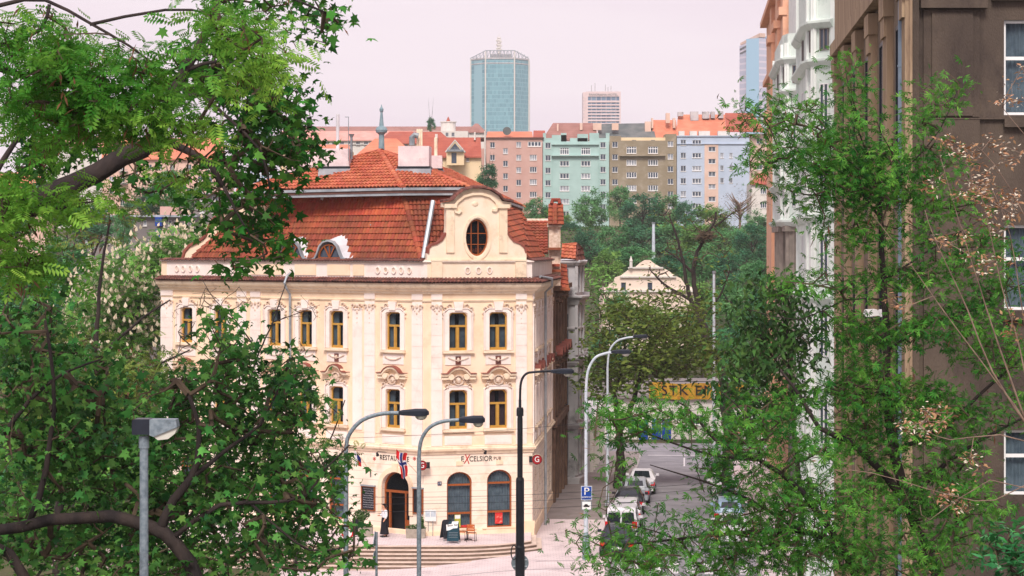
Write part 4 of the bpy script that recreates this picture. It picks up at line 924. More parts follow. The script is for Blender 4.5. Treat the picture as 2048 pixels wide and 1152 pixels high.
house('small brown hipped roof in front of the glass tower', 934, 972, 263, 247, 600, m_offw, m_fb, (), 16)
house('orange-roofed house far left behind the big maple', -60, 90, 372, 345, 330, m_pea, m_fo, [(x, 384, 7, 9, 2) for x in (10, 30, 50, 70)], 6)
house('long pale house with a pinkish roof seen through the maple leaves', 60, 260, 292, 272, 520, m_offw, m_fp, [(x, 300, 6, 8, 2) for x in range(70, 250, 15)], 4)
w_ = [(223, y, 9, 10, 2) for y in (334, 358, 381, 404)] + [(245, y, 8, 13, 2) for y in (334, 358, 382, 405)] + [(271, 346, 9, 16, 1)] + [(x, y, 9, 10, 2) for x in (299, 320, 345, 378, 400, 420) for y in (334, 358, 381, 404)]
r_, Fr = house('long peach apartment house with balconies and an orange roof, behind the maple limb', 204, 450, 316, 276, 380, m_pea, m_fo, w_, 3, ((300, 270, 5, 14), (350, 268, 5, 14)), 12)
b = MB()
for y in (343, 367, 391): pbox(b, 237, 254, y, y + 1.2, 379, 1); pbox(b, 237, 254, y - 4.5, y - 4, 379, .05); [pbox(b, 237 + i * 1.7, 237.3 + i * 1.7, y - 4.5, y, 379, .04) for i in range(11)]
b.build('balcony', m_gry, r_)
r_, *_ = block('plain grey three-storey house behind the end gable and chestnut', 389, 560, 388, 470, 250, m_gyr, [(405, 397, 10, 10, 2), (404, 421, 9, 10, 2), (430, 397, 12, 10, 2), (430, 421, 12, 10, 2), (470, 397, 12, 10, 2), (500, 397, 12, 10, 2)], 10, 'house', zbase=-3)
b = MB(); pbox(b, 386, 563, 385, 388, 249.4, 11); b.build('flat_roof', m_grs, r_)
r_, *_ = block('low brownish flat-roofed block with a blue stair bay, above the flowering chestnut', 150, 392, 434, 500, 245, m_gyr, [(x, 446, 7, 11, 1) for x in (190, 215, 240, 262, 290, 340, 352, 372, 384)] + [(x, 482, 8, 12, 2) for x in (175, 215, 258, 300)], 10, 'workshop', zbase=-3)
b = MB(); pbox(b, 148, 394, 430, 434, 244.4, 11); b.build('flat_roof', m_zinc, r_)
b = MB(); pbox(b, 310, 323, 434, 452, 243.8, 1.4); pbox(b, 311, 322, 458, 475, 244, 1.2); b.build('stair_bay', m_blue, r_); b = MB(); pbox(b, 320, 357, 413, 430, 248, 4); b.build('rooftop_room', m_pnk, r_)

# ------------------------------------------------------------ towers
def panel_mat(name, c1, c2, mortar, row, wid, ms):
    m = mat(name, c1); t = m.node_tree; nn, ll = t.nodes.new, t.links.new; b = t.nodes['Principled BSDF']; b.inputs['Roughness'].default_value = .25
    co = nn('ShaderNodeTexCoord'); sx = nn('ShaderNodeSeparateXYZ'); ll(co.outputs['Object'], sx.inputs[0]); ad = nn('ShaderNodeMath'); ll(sx.outputs[0], ad.inputs[0]); ll(sx.outputs[1], ad.inputs[1])
    cx = nn('ShaderNodeCombineXYZ'); ll(ad.outputs[0], cx.inputs[0]); ll(sx.outputs[2], cx.inputs[1]); br = nn('ShaderNodeTexBrick'); ll(cx.outputs[0], br.inputs[0]); br.offset = 0
    br.inputs['Scale'].default_value = 1; br.inputs['Row Height'].default_value = row; br.inputs['Brick Width'].default_value = wid; br.inputs['Mortar Size'].default_value = ms; br.inputs['Mortar Smooth'].default_value = .1
    br.inputs['Color1'].default_value = lin(c1) + (1,); br.inputs['Color2'].default_value = lin(c2) + (1,); br.inputs['Mortar'].default_value = lin(mortar) + (1,)
    ll(br.outputs[0], b.inputs['Base Color']); return m
DT = 1500; k = DT / FPX
tw_ = thing('glass_tower', 'blue-green faceted glass office tower with a rooftop truss crown and mast', 'tower', (P(1000, 262, DT).x, DT, 20))
tp_ = [Vector((P(x, 0, DT).x, y)) for x, y in ((940, DT + 30), (941, DT + 12), (971, DT), (1029, DT), (1058, DT + 12), (1059, DT + 30))]
zT = lambda y: CZ - (y - 500) * k
b = MB(); sweep(b, tp_, [(-3, 20), (0, 20), (0, zT(116)), (-3, zT(116))]); b.build('curtain_wall', panel_mat('tower_glass', (74, 128, 146), (110, 164, 176), (132, 176, 188), 3.2, 1.5, .22), tw_)
b = MB()
for i, p in enumerate(tp_): tube(b, [(p.x, p.y - .3, 20), (p.x, p.y - .3, zT(103 if i in (2, 3) else 116))], .55, 6)
b.build('column', m_offw, tw_)
b = MB(); sweep(b, tp_[1:5], [(0, zT(127)), (.3, zT(127)), (.3, zT(125)), (0, zT(125))]); sweep(b, tp_[1:5], [(0, zT(118)), (.5, zT(118)), (.5, zT(115)), (-3, zT(115))]); b.build('roof_edge', m_grs, tw_)
b = MB(); c_ = [(940, 117), (956, 109), (971, 101), (1000, 101), (1029, 101), (1044, 109), (1058, 117)]
for (x0, y0), (x1, y1) in zip(c_[:-1], c_[1:]):
    for dd in (2, 14): tube(b, [P(x0, y0, DT + dd), P(x1, y1, DT + dd)], .35, 4)
for x in range(946, 1058, 7): yy = 117 - max(0, min(16, (min(x, 2000 - x) - 940) * .52)); tube(b, [P(x, 117, DT + 6), P(x, yy, DT + 6)], .3, 4); tube(b, [P(x, 117, DT + 6), P(x + 6, yy, DT + 6)], .2, 4)
b.build('truss_crown', m_zinc, tw_); b = MB(); pbox(b, 980, 1022, 108, 117, DT + 8, 12); b.build('plant_room', m_grs, tw_)
b = MB()
for dx in (-3, 3): tube(b, [P(998 + dx, 110, DT + 9), P(998 + dx, 74, DT + 9)], .3, 4)
for y in range(76, 110, 5): tube(b, [P(995, y, DT + 9), P(1001, y, DT + 9)], .6, 4); tube(b, [P(995, y, DT + 9), P(1001, y + 5, DT + 9)], .25, 4)
for y in (80, 88, 96): tube(b, [P(994, y, DT + 8.5), P(994, y + 3, DT + 8.5)], .8, 6); tube(b, [P(1002, y + 2, DT + 8.5), P(1002, y + 5, DT + 8.5)], .8, 6)
tube(b, [P(998, 76, DT + 9), P(998, 66, DT + 9)], .15, 4); b.build('mast', m_offw, tw_)
DH = 1300; kh = DH / FPX; ht = thing('hotel_tower', 'pale pink hotel tower with dark ribbon windows and roof lettering', 'tower', (P(1204, 0, DH).x, DH, 20))
FH = Frame(P(1172, 0, DH).x, DH, 0); WH = (1241.5 - 1172) * kh; zH = lambda y: CZ - (y - 500) * kh; rows = [(197, 8)] + [(206.5 + i * 6.3, 3.6) for i in range(9)]
b = MB(); prism(b, FH.T, [(0, 20), (WH, 20), (WH, zH(183)), (0, zH(183))], -.8, 0, 0, [[(4 * kh, zH(y + h / 2)), (WH - 3 * kh, zH(y + h / 2)), (WH - 3 * kh, zH(y - h / 2)), (4 * kh, zH(y - h / 2))] for y, h in rows])
b.box(0, WH, 1.2, 16, 20, zH(183.2), 0, FH.T); b.box(-6 * kh, -.05, .6, 15, 20, zH(184), 0, FH.T); b.build('wall', mat('pale_concrete', (214, 192, 192), (222, 202, 202), .2), ht)
b = MB()
for y, h in rows: b.box(4 * kh, WH - 3 * kh, .5, .6, zH(y + h / 2), zH(y - h / 2), 0, FH.T)
b.build('ribbon_window', panel_mat('ribbon_glass', (66, 96, 128), (110, 136, 160), (180, 170, 176), 4, 3.2, .25), ht)
text_on(ht, 'PANORAMA HOTEL', FH.T, WH * .5, zH(189.5), .3, 2.1, m_fg, sx=1.0)
b = MB()
for x, y in ((1183, 170), (1190, 166), (1211, 169), (1222, 172), (1216, 174)): tube(b, [P(x, 184, DH + 4), P(x, y, DH + 4)], .25, 4)
for i in range(7): b.box(-5 * kh, -3.4 * kh, .5, .62, zH(196 + i * 6.6), zH(193.5 + i * 6.6), 0, FH.T)
b.build('mast', m_grs, ht)
DG = 1000; kg = DG / FPX; gt = thing('bank_tower', 'tall office slab with pale panelled front and blue glass side, behind the right street fronts', 'tower', (P(1500, 0, DG).x, DG, 20))
q0, q1, q2 = Vector((P(1479, 0, DG + 14).x, DG + 14)), Vector((P(1518, 0, DG).x, DG)), Vector((P(1545, 0, DG + 8).x, DG + 8)); zG = lambda y: CZ - (y - 500) * kg
for a, c, nm, mt, ya, yc in ((q0, q1, 'front_panels', panel_mat('pale_panels', (176, 178, 198), (186, 188, 206), (206, 200, 214), 3.2, 40, .5), 86, 76), (q1, q2, 'glass_side', panel_mat('blue_glass', (62, 118, 158), (84, 142, 178), (156, 192, 216), 3.3, 2.2, .35), 76, 68)):
    Fq = Frame(a.x, a.y, math.atan2(c.y - a.y, c.x - a.x)); ln = (c - a).length; b = MB(); prism(b, Fq.T, [(0, 20), (ln, 20), (ln, zG(yc)), (0, zG(ya))], -8, 0); b.build(nm, mt, gt)
    if nm[0] == 'f':
        b = MB(); prism(b, Fq.T, [(0, zG(84)), (ln, zG(74)), (ln, zG(66)), (0, zG(80))], -4, -.5); b.build('roof_screen', m_bei, gt)
        b = MB(); prism(b, Fq.T, [(ln * .05, zG(103)), (ln * .85, zG(92)), (ln * .85, zG(90)), (ln * .05, zG(100.5))], 0, .3); b.build('sign_bar', m_fg, gt)
        b = MB(); prism(b, Fq.T, [(ln * .03, zG(95)), (ln * .36, zG(90)), (ln * .36, zG(87.5)), (ln * .03, zG(92))], 0, .3); b.build('sign_bar', m_fg, gt)
DL = 1400; lt = thing('glass_office_slab', 'distant blue glass office slab glimpsed through the maple crown', 'tower', (P(515, 0, DL).x, DL, 20)); b = MB(); p, q = P(497, 262, DL), P(537, 214, DL)
b.box(p.x, q.x, DL, DL + 20, 20, q.z); b.build('curtain_wall', panel_mat('slab_glass', (110, 146, 176), (140, 170, 194), (196, 206, 218), 3.5, 2.5, .5), lt)
b = MB(); b.box(p.x, q.x, DL + 2, DL + 18, q.z, q.z + 3); b.build('plant_room', m_grs, lt)

# ------------------------------------------------------------ street fronts on the right
FR = Frame(15.5 + .0865 * 95, 200, R(-94.94)); uD = lambda D: (200 - D) / .9963
m_br1 = mat('umber_render', (108, 94, 80), (136, 120, 102), .9, .9, .4, 25, stain=(70, 60, 54), sscale=1.1, stretch=(2, 2, .22)); m_br2 = mat('shaded_umber_render', (74, 64, 58), (96, 84, 74), .8, .9, .5, 30, stain=(56, 48, 46), sscale=.9, stretch=(1, 1, .4))  # second umber is darkened to paint in the tree shade on the corner front
BR_ = thing('brown_street_house', 'dark brown street front with fluted pilasters and tall slot windows beside the blue downpipe', 'building', (13.5, 70, 0))
ub0, ub1 = uD(82.9), uD(57.2); LB = ub1 - ub0; FBr = Frame(*(FR.o + FR.d * ub0), FR.a); np_ = 5; st_ = LB / np_
b = MB(); sl = [(st_ * (i + .5), 2.7) for i in range(np_)]; hs = []
for u, w_ in sl: hs += [rect(u, 19.4, w_, 5.6), rect(u, 11.6, w_, 5.6), rect(u, 26, w_, 2.6), rect(u, 4, w_, 4.4)]
prism(b, FBr.T, [(0, -1), (LB, -1), (LB, 30), (0, 30)], -.5, 0, 0, hs); fbox(b, FBr.T, 0, LB, -1, 29, -1.6, -1.5); b.build('wall', m_br1, BR_)
b = MB(); b2 = MB()
for i in range(np_ + 1):
    u = st_ * i
    for j in range(4): fbox(b, FBr.T, u - .62 + j * .34, u - .40 + j * .34, -1, 22.6, 0, .2)
    fbox(b, FBr.T, u - .66, u + .68, -1, 22.6, 0, .08); fbox(b, FBr.T, u - .75, u + .75, 22.6, 23.3, 0, .32); fbox(b, FBr.T, u - .55, u + .55, 22.0, 22.6, 0, .28)
fbox(b, FBr.T, -.3, LB + .6, 23.4, 23.9, 0, .4); fbox(b, FBr.T, -.3, LB + .4, 24.0, 26, 0, .2); fbox(b, FBr.T, 0, LB, 27.6, 28.1, 0, .5); b.build('pilaster', mat('ochre_brown_render', (146, 124, 102), (170, 148, 122), .9, .9, .3, 25, stain=(112, 92, 78), sscale=1, stretch=(2, 2, .22)), BR_, split=True)
for u, w_ in sl:
    for z, h_ in ((19.4, 5.6), (11.6, 5.6), (26, 2.6), (4, 4.4)): rwin(BR_, FBr.T, u, z, w_, h_, 2, .0, m_blk)
# corner front facing the viewer
Fc = Frame(P(1821, 0, 57).x, 57, 0); k = 57 / FPX; W2 = 9; zq = lambda y: CZ - (y - 500) * k; uq = Fc.u
b = MB(); wn = [(2066, 135, 116, 190), (2066, 535, 116, 170), (2066, 925, 116, 130)]
prism(b, Fc.T, [(0, -1), (W2, -1), (W2, 30), (0, 30)], -.4, 0, 0, [rect(uq(x), zq(y), w_ * k, h_ * k) for x, y, w_, h_ in wn]); fbox(b, Fc.T, .5, W2, -1, 29, -1.5, -1.4); b.build('wall', m_br2, BR_)
b = MB(); fbox(b, Fc.T, uq(1838), uq(1971), zq(18), 30, 0, .3); fbox(b, Fc.T, uq(1846), uq(1958), zq(1200), zq(236), 0, .1); fbox(b, Fc.T, uq(1862), uq(1944), zq(232), zq(26), .0, .14); fbox(b, Fc.T, uq(1846), uq(1958), zq(234), zq(20), 0, .07)
fbox(b, Fc.T, uq(1821), uq(1836), -1, 30, 0, .16); fbox(b, Fc.T, 2.3, W2, zq(2), zq(-30), 0, .2); fbox(b, Fc.T, uq(2006), W2, zq(255), zq(238), 0, .2)
fbox(b, Fc.T, 0, W2, zq(239), zq(237), 0, .12); fbox(b, Fc.T, uq(2006), W2, zq(640), zq(622), 0, .2); b.build('panel', m_br2, BR_)
for x, y, w_, h_ in wn:
    o = rwin(BR_, Fc.T, uq(x), zq(y), w_ * k, h_ * k, 2, .14, m_wht, m_gl, .1); kk = MB(); vs = []; n = 40
    for i in range(n + 1): vs += [(-w_ * k * .48 + w_ * k * .96 * i / n, .2 + .03 * math.sin(i * 1.9), z) for z in (-h_ * k * .48, h_ * k * .48)]
    kk.add(vs, [(i * 2, i * 2 + 2, i * 2 + 3, i * 2 + 1) for i in range(n)]); child('curtain', kk.mesh('curtain', m_cur), o)
b = MB(); pp = [P(1805, y, 57.6) for y in (-60, 300, 700, 1200)]; tube(b, pp, .13, 12)
for y in (130, 420, 700): tube(b, [P(1805, y, 57.6), P(1805, y + 4, 57.6)], .15, 12)
b.build('downpipe', mat('blue_grey_pipe', (104, 122, 140), (128, 144, 160), 2, .5, stain=(92, 104, 118)), BR_)
for x in (1742, 1770):
    fl = thing('floodlight', 'white boxy floodlight on the brown street front, %s from the blue downpipe' % ('second' if x < 1750 else 'first'), 'floodlight', P(x, 632, 62), R(10), 'floodlights on the brown street front'); b = MB()
    b.add([(-.2, -.2, -.02), (.2, -.2, .02), (.2, .2, .06), (-.2, .2, .03), (-.15, -.16, .17), (.15, -.16, .2), (.15, .16, .22), (-.15, .16, .2)], [(0, 3, 2, 1), (4, 5, 6, 7), (0, 1, 5, 4), (1, 2, 6, 5), (2, 3, 7, 6), (3, 0, 4, 7)]); child('housing', b.mesh('housing', m_wht), fl)
    b = MB(); tube(b, [(0, 0, 0), (.1, 0, -.25), (1.3, .2, -.3)], .03, 6); child('bracket', b.mesh('bracket', m_blk), fl); b = MB(); b.box(-.16, .16, -.15, .15, -.05, -.02); child('lens', b.mesh('lens', m_gry), fl)
# mint house with polygonal bays
m_mt = mat('pale_mint_render', (206, 218, 212), (218, 228, 222), .7, .9, .2, 20, stain=(160, 178, 170), sscale=.7); m_mw = mat('white_mint_render', (228, 234, 230), (238, 242, 238), .8, .9, .2, 20, stain=(190, 200, 196), sscale=.8)
MT = thing('mint_street_house', 'pale mint and white street front with polygonal bays and fluted columns, beside the brown one', 'building', (15, 100, 0)); um0, um1 = uD(124), uD(83); Fm = Frame(*(FR.o + FR.d * um0), FR.a); LM = um1 - um0
b = MB(); prism(b, Fm.T, [(0, -1), (LM, -1), (LM, 31), (0, 31)], -.5, 0, 0, [rect(u, z, 1.1, 1.9) for u in (1.5, 19.5, 21.8) for z in (5, 9, 13, 17, 21, 25)]); b.box(0, LM, 1, 1.1, -1, 30, 0, Fm.T); b.build('wall', m_mw, MT)
for u in (1.5, 19.5, 21.8):
    for z in (5, 9, 13, 17, 21, 25): rwin(MT, Fm.T, u, z, 1.1, 1.9, 2, .2)
def bay_plan(D0, D1, out, ch):
    u0, u1 = uD(D1) - um0, uD(D0) - um0; return [Fm.w(u, 0, o).to_2d() for u, o in ((u0, 0), (u0 + ch * .4, out * .8), (u0 + ch, out), (u1 - ch, out), (u1 - ch * .4, out * .8), (u1, 0))]
ribs, led, rec_ = MB(), MB(), MB()
for bi, (D0, D1, out, z0, z1) in enumerate(((86.0, 97, 1.0, -1, 31), (106.5, 119, 1.15, 16.7, 27))):
    pl_ = bay_plan(D0, D1, out, 1.6); b = MB(); sweep(b, pl_, [(-.4, z0), (0, z0), (0, z1), (-.4, z1)]); b.build('bay', m_mt, MT)
    zs = (25.3, 23.65, 20.2, 16.9, 13.4) if bi == 0 else (25.7, 24.0, 19.0, 17.0)
    for z in zs: sweep(led, pl_, [(0, z - .35), (.15, z - .3), (.35, z - .1), (.35, z), (0, z + .1)])
    for i in range(5):
        a, c = pl_[i], pl_[i + 1]; ln = (c - a).length; Fq = Frame(a.x, a.y, math.atan2(c.y - a.y, c.x - a.x))
        for z in [24.5, 21.6, 18.4, 15.1, 11.8, 8, 4] if bi == 0 else [24.8, 21.5, 18.2]:
            if ln > .7: rwin(MT, Fq.T, ln / 2, z, min(.8, ln * .45), .95 if z > 24 or bi and z < 19 else 2.0, 2, -.06, m_gyr if z > 24 else m_wht)
        for u in (0.0, ln): fbox(ribs, Fq.T, u - .14, u + .14, z0, z1 - .5, 0, .1)
ribs.build('pilaster', m_mw, MT, split=True); led.build('ledge', m_mt, MT, split=True)
b = MB(); pl_ = bay_plan(107, 118, .4, 1.2); sweep(b, pl_, [(-.4, -1), (0, -1), (0, 16.7), (-.4, 16.7)]); b.build('recess', m_gyr, MT)
b = MB()
for u, o in ((uD(107.5) - um0, .6), (uD(109.8) - um0, .85), (uD(112) - um0, .9), (uD(115) - um0, .85)):
    c = Fm.w(u, 0, o); vs = []; n = 20
    for z in (8.5, 16.4):
        for j in range(n): r0 = .42 if j % 2 else .34; q = 2 * math.pi * j / n; vs.append((c.x + r0 * math.cos(q), c.y + r0 * math.sin(q), z))
    b.add(vs, [(j, (j + 1) % n, n + (j + 1) % n, n + j) for j in range(n)]); b.box(c.x - .52, c.x + .52, c.y - .52, c.y + .52, 16.4, 16.7)
b.build('fluted_column', mat('grey_stone', (138, 130, 122), (158, 148, 138), 2, .9), MT)
# peach house beyond
PE = thing('peach_street_house', 'tall peach street front with corbelled cornices beyond the mint one', 'building', (19, 140, 0)); up0, up1 = uD(155), uD(124.1); Fp_ = Frame(*(FR.o + FR.d * up0 - FR.n * .1), FR.a); LP_ = up1 - up0
m_pe = mat('orange_peach_render', (218, 168, 138), (228, 182, 154), .6, .9, .2, 20, stain=(200, 152, 128), sscale=.6); pu = [3 + i * 3.6 for i in range(8)]
b = MB(); prism(b, Fp_.T, [(0, -1), (LP_, -1), (LP_, 33), (0, 33)], -.5, 0, 0, [rect(u, z, 1.2, 1.9) for u in pu for z in (6, 10, 14, 18, 22, 26)]); b.box(0, LP_, 1, 1.1, -1, 32, 0, Fp_.T); b.box(LP_ - .3, LP_, .4, 8, -1, 33, 0, Fp_.T); b.build('wall', m_pe, PE)
for u in pu:
    for z in (6, 10, 14, 18, 22, 26): rwin(PE, Fp_.T, u, z, 1.2, 1.9, 2, .2)
b = MB()
for z, o in ((28, .3), (32.6, .5), (4, .3)): fbox(b, Fp_.T, 0, LP_, z, z + .4, 0, o)
for u in (LP_ - 1.5, LP_ - 9, LP_ - 18): fbox(b, Fp_.T, u - 1.4, u + 1.4, 4, 33, 0, .25); fbox(b, Fp_.T, u - 1.7, u + 1.7, 24.4, 25.2, 0, .7); fbox(b, Fp_.T, u - 1.2, u + 1.2, 23.6, 24.4, 0, .45); fbox(b, Fp_.T, u - 1.5, u + 1.5, 30, 30.5, 0, .5)
b.build('cornice', m_pe, PE, split=True)
# ------------------------------------------------------------ street lamps
m_lamp = mat('lamp_shell', (30, 34, 44), (40, 46, 58), 3, .35); m_lens = mat('lamp_lens', (190, 188, 178), (206, 204, 194), 2, .2)
m_gal = mat('galvanised_steel', (112, 126, 136), (142, 154, 162), 14, .5, metal=.25, stain=(96, 106, 114), sscale=6); m_wpole = mat('white_painted_steel', (186, 196, 208), (204, 212, 222), 3, .45, stain=(150, 160, 168), sscale=2)
def street_lamp(label, D, px, arm, head, r0, r1, mp, steps=None, tilt=0, group='street lamps with curved arms', y_top=None):
    """pole column at px, arm: photo points from pole top to head, head: (x0, x1, y)"""
    base = P(px, 500, D); z0 = gz(base.x, D); root = thing('street_lamp', label, 'street lamp', (base.x, D, z0), 0, group)
    top = P(*arm[0], D); b = MB()
    if steps:
        zc = z0
        for y, r_ in steps: z1 = P(px, y, D).z; tube(b, [(base.x, D, zc), (base.x, D, z1 - .1), (base.x, D, z1)], [r_, r_, r_ * .85], 12); zc = z1
        tube(b, [(base.x, D, zc - .05), top], r1, 10)
    else:
        hm = z0 + (top.z - z0) * .38; tube(b, [(base.x, D, z0), (base.x, D, hm - .1), (base.x, D, hm), top], [r0, r0, r1 * 1.1, r1], 12)
        tube(b, [(base.x, D, z0), (base.x, D, z0 + .25)], r0 * 1.5, 12)
    b.build('pole', mp, root, smooth=False)
    pts = [P(*a, D) for a in arm]; sm = []
    for i in range(len(pts) - 1):
        p0, p1, p2, p3 = pts[max(i - 1, 0)], pts[i], pts[i + 1], pts[min(i + 2, len(pts) - 1)]
        for j in range(5): t = j / 5; sm.append(.5 * ((2 * p1) + (p2 - p0) * t + (2 * p0 - 5 * p1 + 4 * p2 - p3) * t * t + (3 * p1 - p0 - 3 * p2 + p3) * t ** 3))
    sm.append(pts[-1]); b = MB(); tube(b, sm, r1 * .85, 10); b.build('arm', mp, root)
    x0, x1, y = head; k = D / FPX; p = P(x0, y, D); L_ = (x1 - x0) * k; b = MB(); sec = [(0, .06, -.05, .06), (.12, .1, -.07, .09), (.55, .15, -.09, .13), (.9, .16, -.08, .13), (1.0, .1, -.05, .04)]
    vs = []; fs = []
    for t, w_, zl, zh in sec:
        for y_, z_ in ((-w_, zl), (-w_, zh * .5), (-w_ * .6, zh), (w_ * .6, zh), (w_, zh * .5), (w_, zl)): vs.append((p.x + t * L_, D + y_, p.z + z_ + tilt * t))
    for i in range(len(sec) - 1):
        for j in range(6): fs.append((i * 6 + j, i * 6 + 6 + j, i * 6 + 6 + (j + 1) % 6, i * 6 + (j + 1) % 6))
    fs += [tuple(range(6)), tuple(24 + j for j in reversed(range(6)))]; b.add(vs, fs); hd = b.build('lamp_head', m_lamp, root)
    b = MB(); vs = []; n = 10
    for t, r_ in ((0, 1), (.06, .95), (.13, .6), (.15, .1)):
        for j in range(n): q = 2 * math.pi * j / n; vs.append((p.x + L_ * .74 + L_ * .2 * r_ * math.cos(q), D + .12 * r_ * math.sin(q), p.z - .07 - t + tilt * .74))
    b.add(vs, [(i * n + j, i * n + (j + 1) % n, i * n + n + (j + 1) % n, i * n + n + j) for i in range(3) for j in range(n)] + [tuple(3 * n + j for j in range(n))]); b.build('lens', m_lens, hd, smooth=True)
    return root
street_lamp('grey street lamp whose dark head hangs over the lower windows, left of the restaurant door', 62, 692, [(692, 905), (697, 872), (722, 842), (760, 828), (799, 826)], (797, 858, 826), .12, .075, m_gal)
street_lamp('grey street lamp with a slim pole in front of the terrace steps and restaurant front', 60, 838, [(838, 915), (842, 882), (858, 856), (885, 843), (920, 840)], (918, 970, 840), .085, .065, m_gal)
street_lamp('black stepped lamp post rising in front of the building corner', 84, 1040, [(1040, 800), (1042, 765), (1052, 748), (1070, 744), (1104, 742)], (1102, 1148, 743), .2, .06, m_blk, steps=[(1090, .2), (955, .175), (832, .115), (815, .15)])
street_lamp('white street lamp carrying the blue parking sign at the pavement edge', 100, 1172, [(1172, 780), (1176, 742), (1190, 716), (1210, 707), (1224, 705)], (1222, 1262, 704), .11, .075, m_wpole)
street_lamp('farther white street lamp beside the dark street tree trunk', 121, 1215, [(1215, 735), (1219, 702), (1233, 683), (1252, 676), (1268, 674)], (1266, 1296, 673), .1, .07, m_wpole)
b = MB(); r_ = [o for o in bpy.data.objects if o.get('label', '').startswith('white street lamp carrying')][0]
tube(b, [(P(1172, 0, 100).x, 99.98, gz(3.7, 100)), (P(1172, 0, 100).x, 99.98, P(0, 1075, 100).z), (P(1172, 0, 100).x, 99.98, P(0, 1065, 100).z)], [.19, .19, .1], 14); b.build('base_casing', mat('postered_casing', (96, 116, 122), (132, 150, 154), 5, .7, stain=(206, 204, 206), sscale=3.2), r_)
r_ = [o for o in bpy.data.objects if o.get('label', '').startswith('black stepped')][0]
b = MB(); c_ = P(1028, 1105, 83.7); tube(b, [c_ + Vector((.12 * math.cos(t), 0, .3 * math.sin(t))) for t in [2 * math.pi * i / 20 for i in range(21)]], .025, 6, cap=False); b.build('cable_loop', m_blk, r_)
# box-headed lamp close by
Dl = 29; kA = Dl / FPX; c_ = P(288, 0, Dl); zg = gz(c_.x, Dl); r_ = thing('street_lamp', 'near galvanised lamp post with a boxy grey and black head among the maple leaves', 'street lamp', (c_.x, Dl, zg))
b = MB(); tube(b, [(c_.x, Dl, zg), (c_.x, Dl, CZ - 392 * kA)], [.075, .062], 16); tube(b, [(c_.x, Dl, CZ - 396 * kA), (c_.x, Dl, CZ - 372 * kA)], .076, 14); b.build('pole', m_gal, r_)
sd_ = lambda x, y: P(x, y, Dl); b = MB(); I_ = Matrix.Translation((0, Dl, 0))
prism(b, I_, [(sd_(302, 838).x, sd_(0, 838).z), (sd_(302, 838).x, sd_(0, 869).z), (sd_(310, 0).x, sd_(0, 872).z), (sd_(357, 0).x, sd_(0, 853).z), (sd_(354, 0).x, sd_(0, 838).z)][::-1], -.13, .13); hd = b.build('lamp_head', m_gal, r_)
b = MB(); prism(b, I_, [(sd_(267, 0).x, sd_(0, 840).z), (sd_(267, 0).x, sd_(0, 868).z), (sd_(302, 0).x, sd_(0, 868).z), (sd_(302, 0).x, sd_(0, 837).z), (sd_(272, 0).x, sd_(0, 837).z)][::-1], -.133, .133); b.build('gear_box', m_lamp, hd)
b = MB(); prism(b, I_, [(sd_(308, 0).x, sd_(0, 871).z), (sd_(318, 0).x, sd_(0, 879).z), (sd_(338, 0).x, sd_(0, 877).z), (sd_(352, 0).x, sd_(0, 866).z), (sd_(357, 0).x, sd_(0, 854).z)][::-1], -.1, .1); b.build('lens', m_lens, hd)
for px, y0, D, r0, lab in ((1428, 547, 152, .13, 'tall white pole among the street trees on the slope'), (1307, 447, 330, .3, 'short pale pole among the hillside trees below the olive block')):
    c_ = P(px, y0, D); z0 = gz(c_.x, D); t_ = thing('pole', lab, 'pole', (c_.x, D, z0)); b = MB(); tube(b, [(c_.x, D, z0), (c_.x, D, c_.z)], [r0, r0 * .75], 8); b.build('shaft', m_wpole, t_)
    b = MB(); tube(b, [(c_.x, D, c_.z), (c_.x, D, c_.z + .2)], r0 * 1.1, 8); b.build('cap', m_gry, t_)
# ------------------------------------------------------------ signs
def disc(mb, T, u, z, r_, o0, o1, n=28): prism(mb, T, [(u + r_ * math.cos(2 * math.pi * i / n), z + r_ * math.sin(2 * math.pi * i / n)) for i in range(n)], o0, o1)
Ff = lambda D: Frame(0, D, 0)
D = 99.6; k = D / FPX; F0 = Ff(D); U = lambda px: (px - 1024) * k; Z = lambda y: CZ - (y - 500) * k
s_ = thing('parking_sign', 'blue parking sign with a white P on the white lamp post', 'sign', (U(1173), D, Z(1001)))
b = MB(); fbox(b, F0.T, U(1162), U(1184), Z(1000), Z(972), 0, .02); b.build('plate', m_wpole, s_); b = MB(); fbox(b, F0.T, U(1163.2), U(1182.8), Z(998.8), Z(973.2), .02, .028); b.build('blue_field', m_blue, s_)
text_on(s_, 'P', F0.T, U(1173), Z(983), .035, .52, m_wht, sx=1.1); text_on(s_, 'RESERVE', F0.T, U(1173), Z(994.5), .035, .115, m_wht, sx=1.0)
s_ = thing('supplementary_sign', 'small white plate with a car outline below the blue parking sign', 'sign', (U(1173), D, Z(1020)))
b = MB(); fbox(b, F0.T, U(1163), U(1183), Z(1020), Z(1002), 0, .02); b.build('plate', m_gal, s_); b = MB(); fbox(b, F0.T, U(1164.5), U(1181.5), Z(1018.5), Z(1003.5), .02, .028); b.build('white_field', m_wht, s_)
b = MB(); prism(b, F0.T, [(U(1167 + x), Z(1014 - y)) for x, y in ((0, 0), (12, 0), (12, 3), (9, 3.5), (7.5, 6), (3, 6), (1.5, 3.5), (0, 3))], .028, .034); b.build('car_symbol', m_ink, s_)
D = 83.9; k = D / FPX; c_ = P(1040, 1128, D); F0 = Frame(c_.x, D + .3, 0); s_ = thing('round_sign', 'grey back of a round traffic sign fixed behind the black lamp post', 'sign', c_)
b = MB(); disc(b, F0.T, 0, c_.z, .37, 0, .02); b.build('disc', m_gal, s_); b = MB(); fbox(b, F0.T, -.3, .3, c_.z + .12, c_.z + .16, .02, .05); fbox(b, F0.T, -.3, .3, c_.z - .16, c_.z - .12, .02, .05); b.build('clamp', m_wpole, s_)
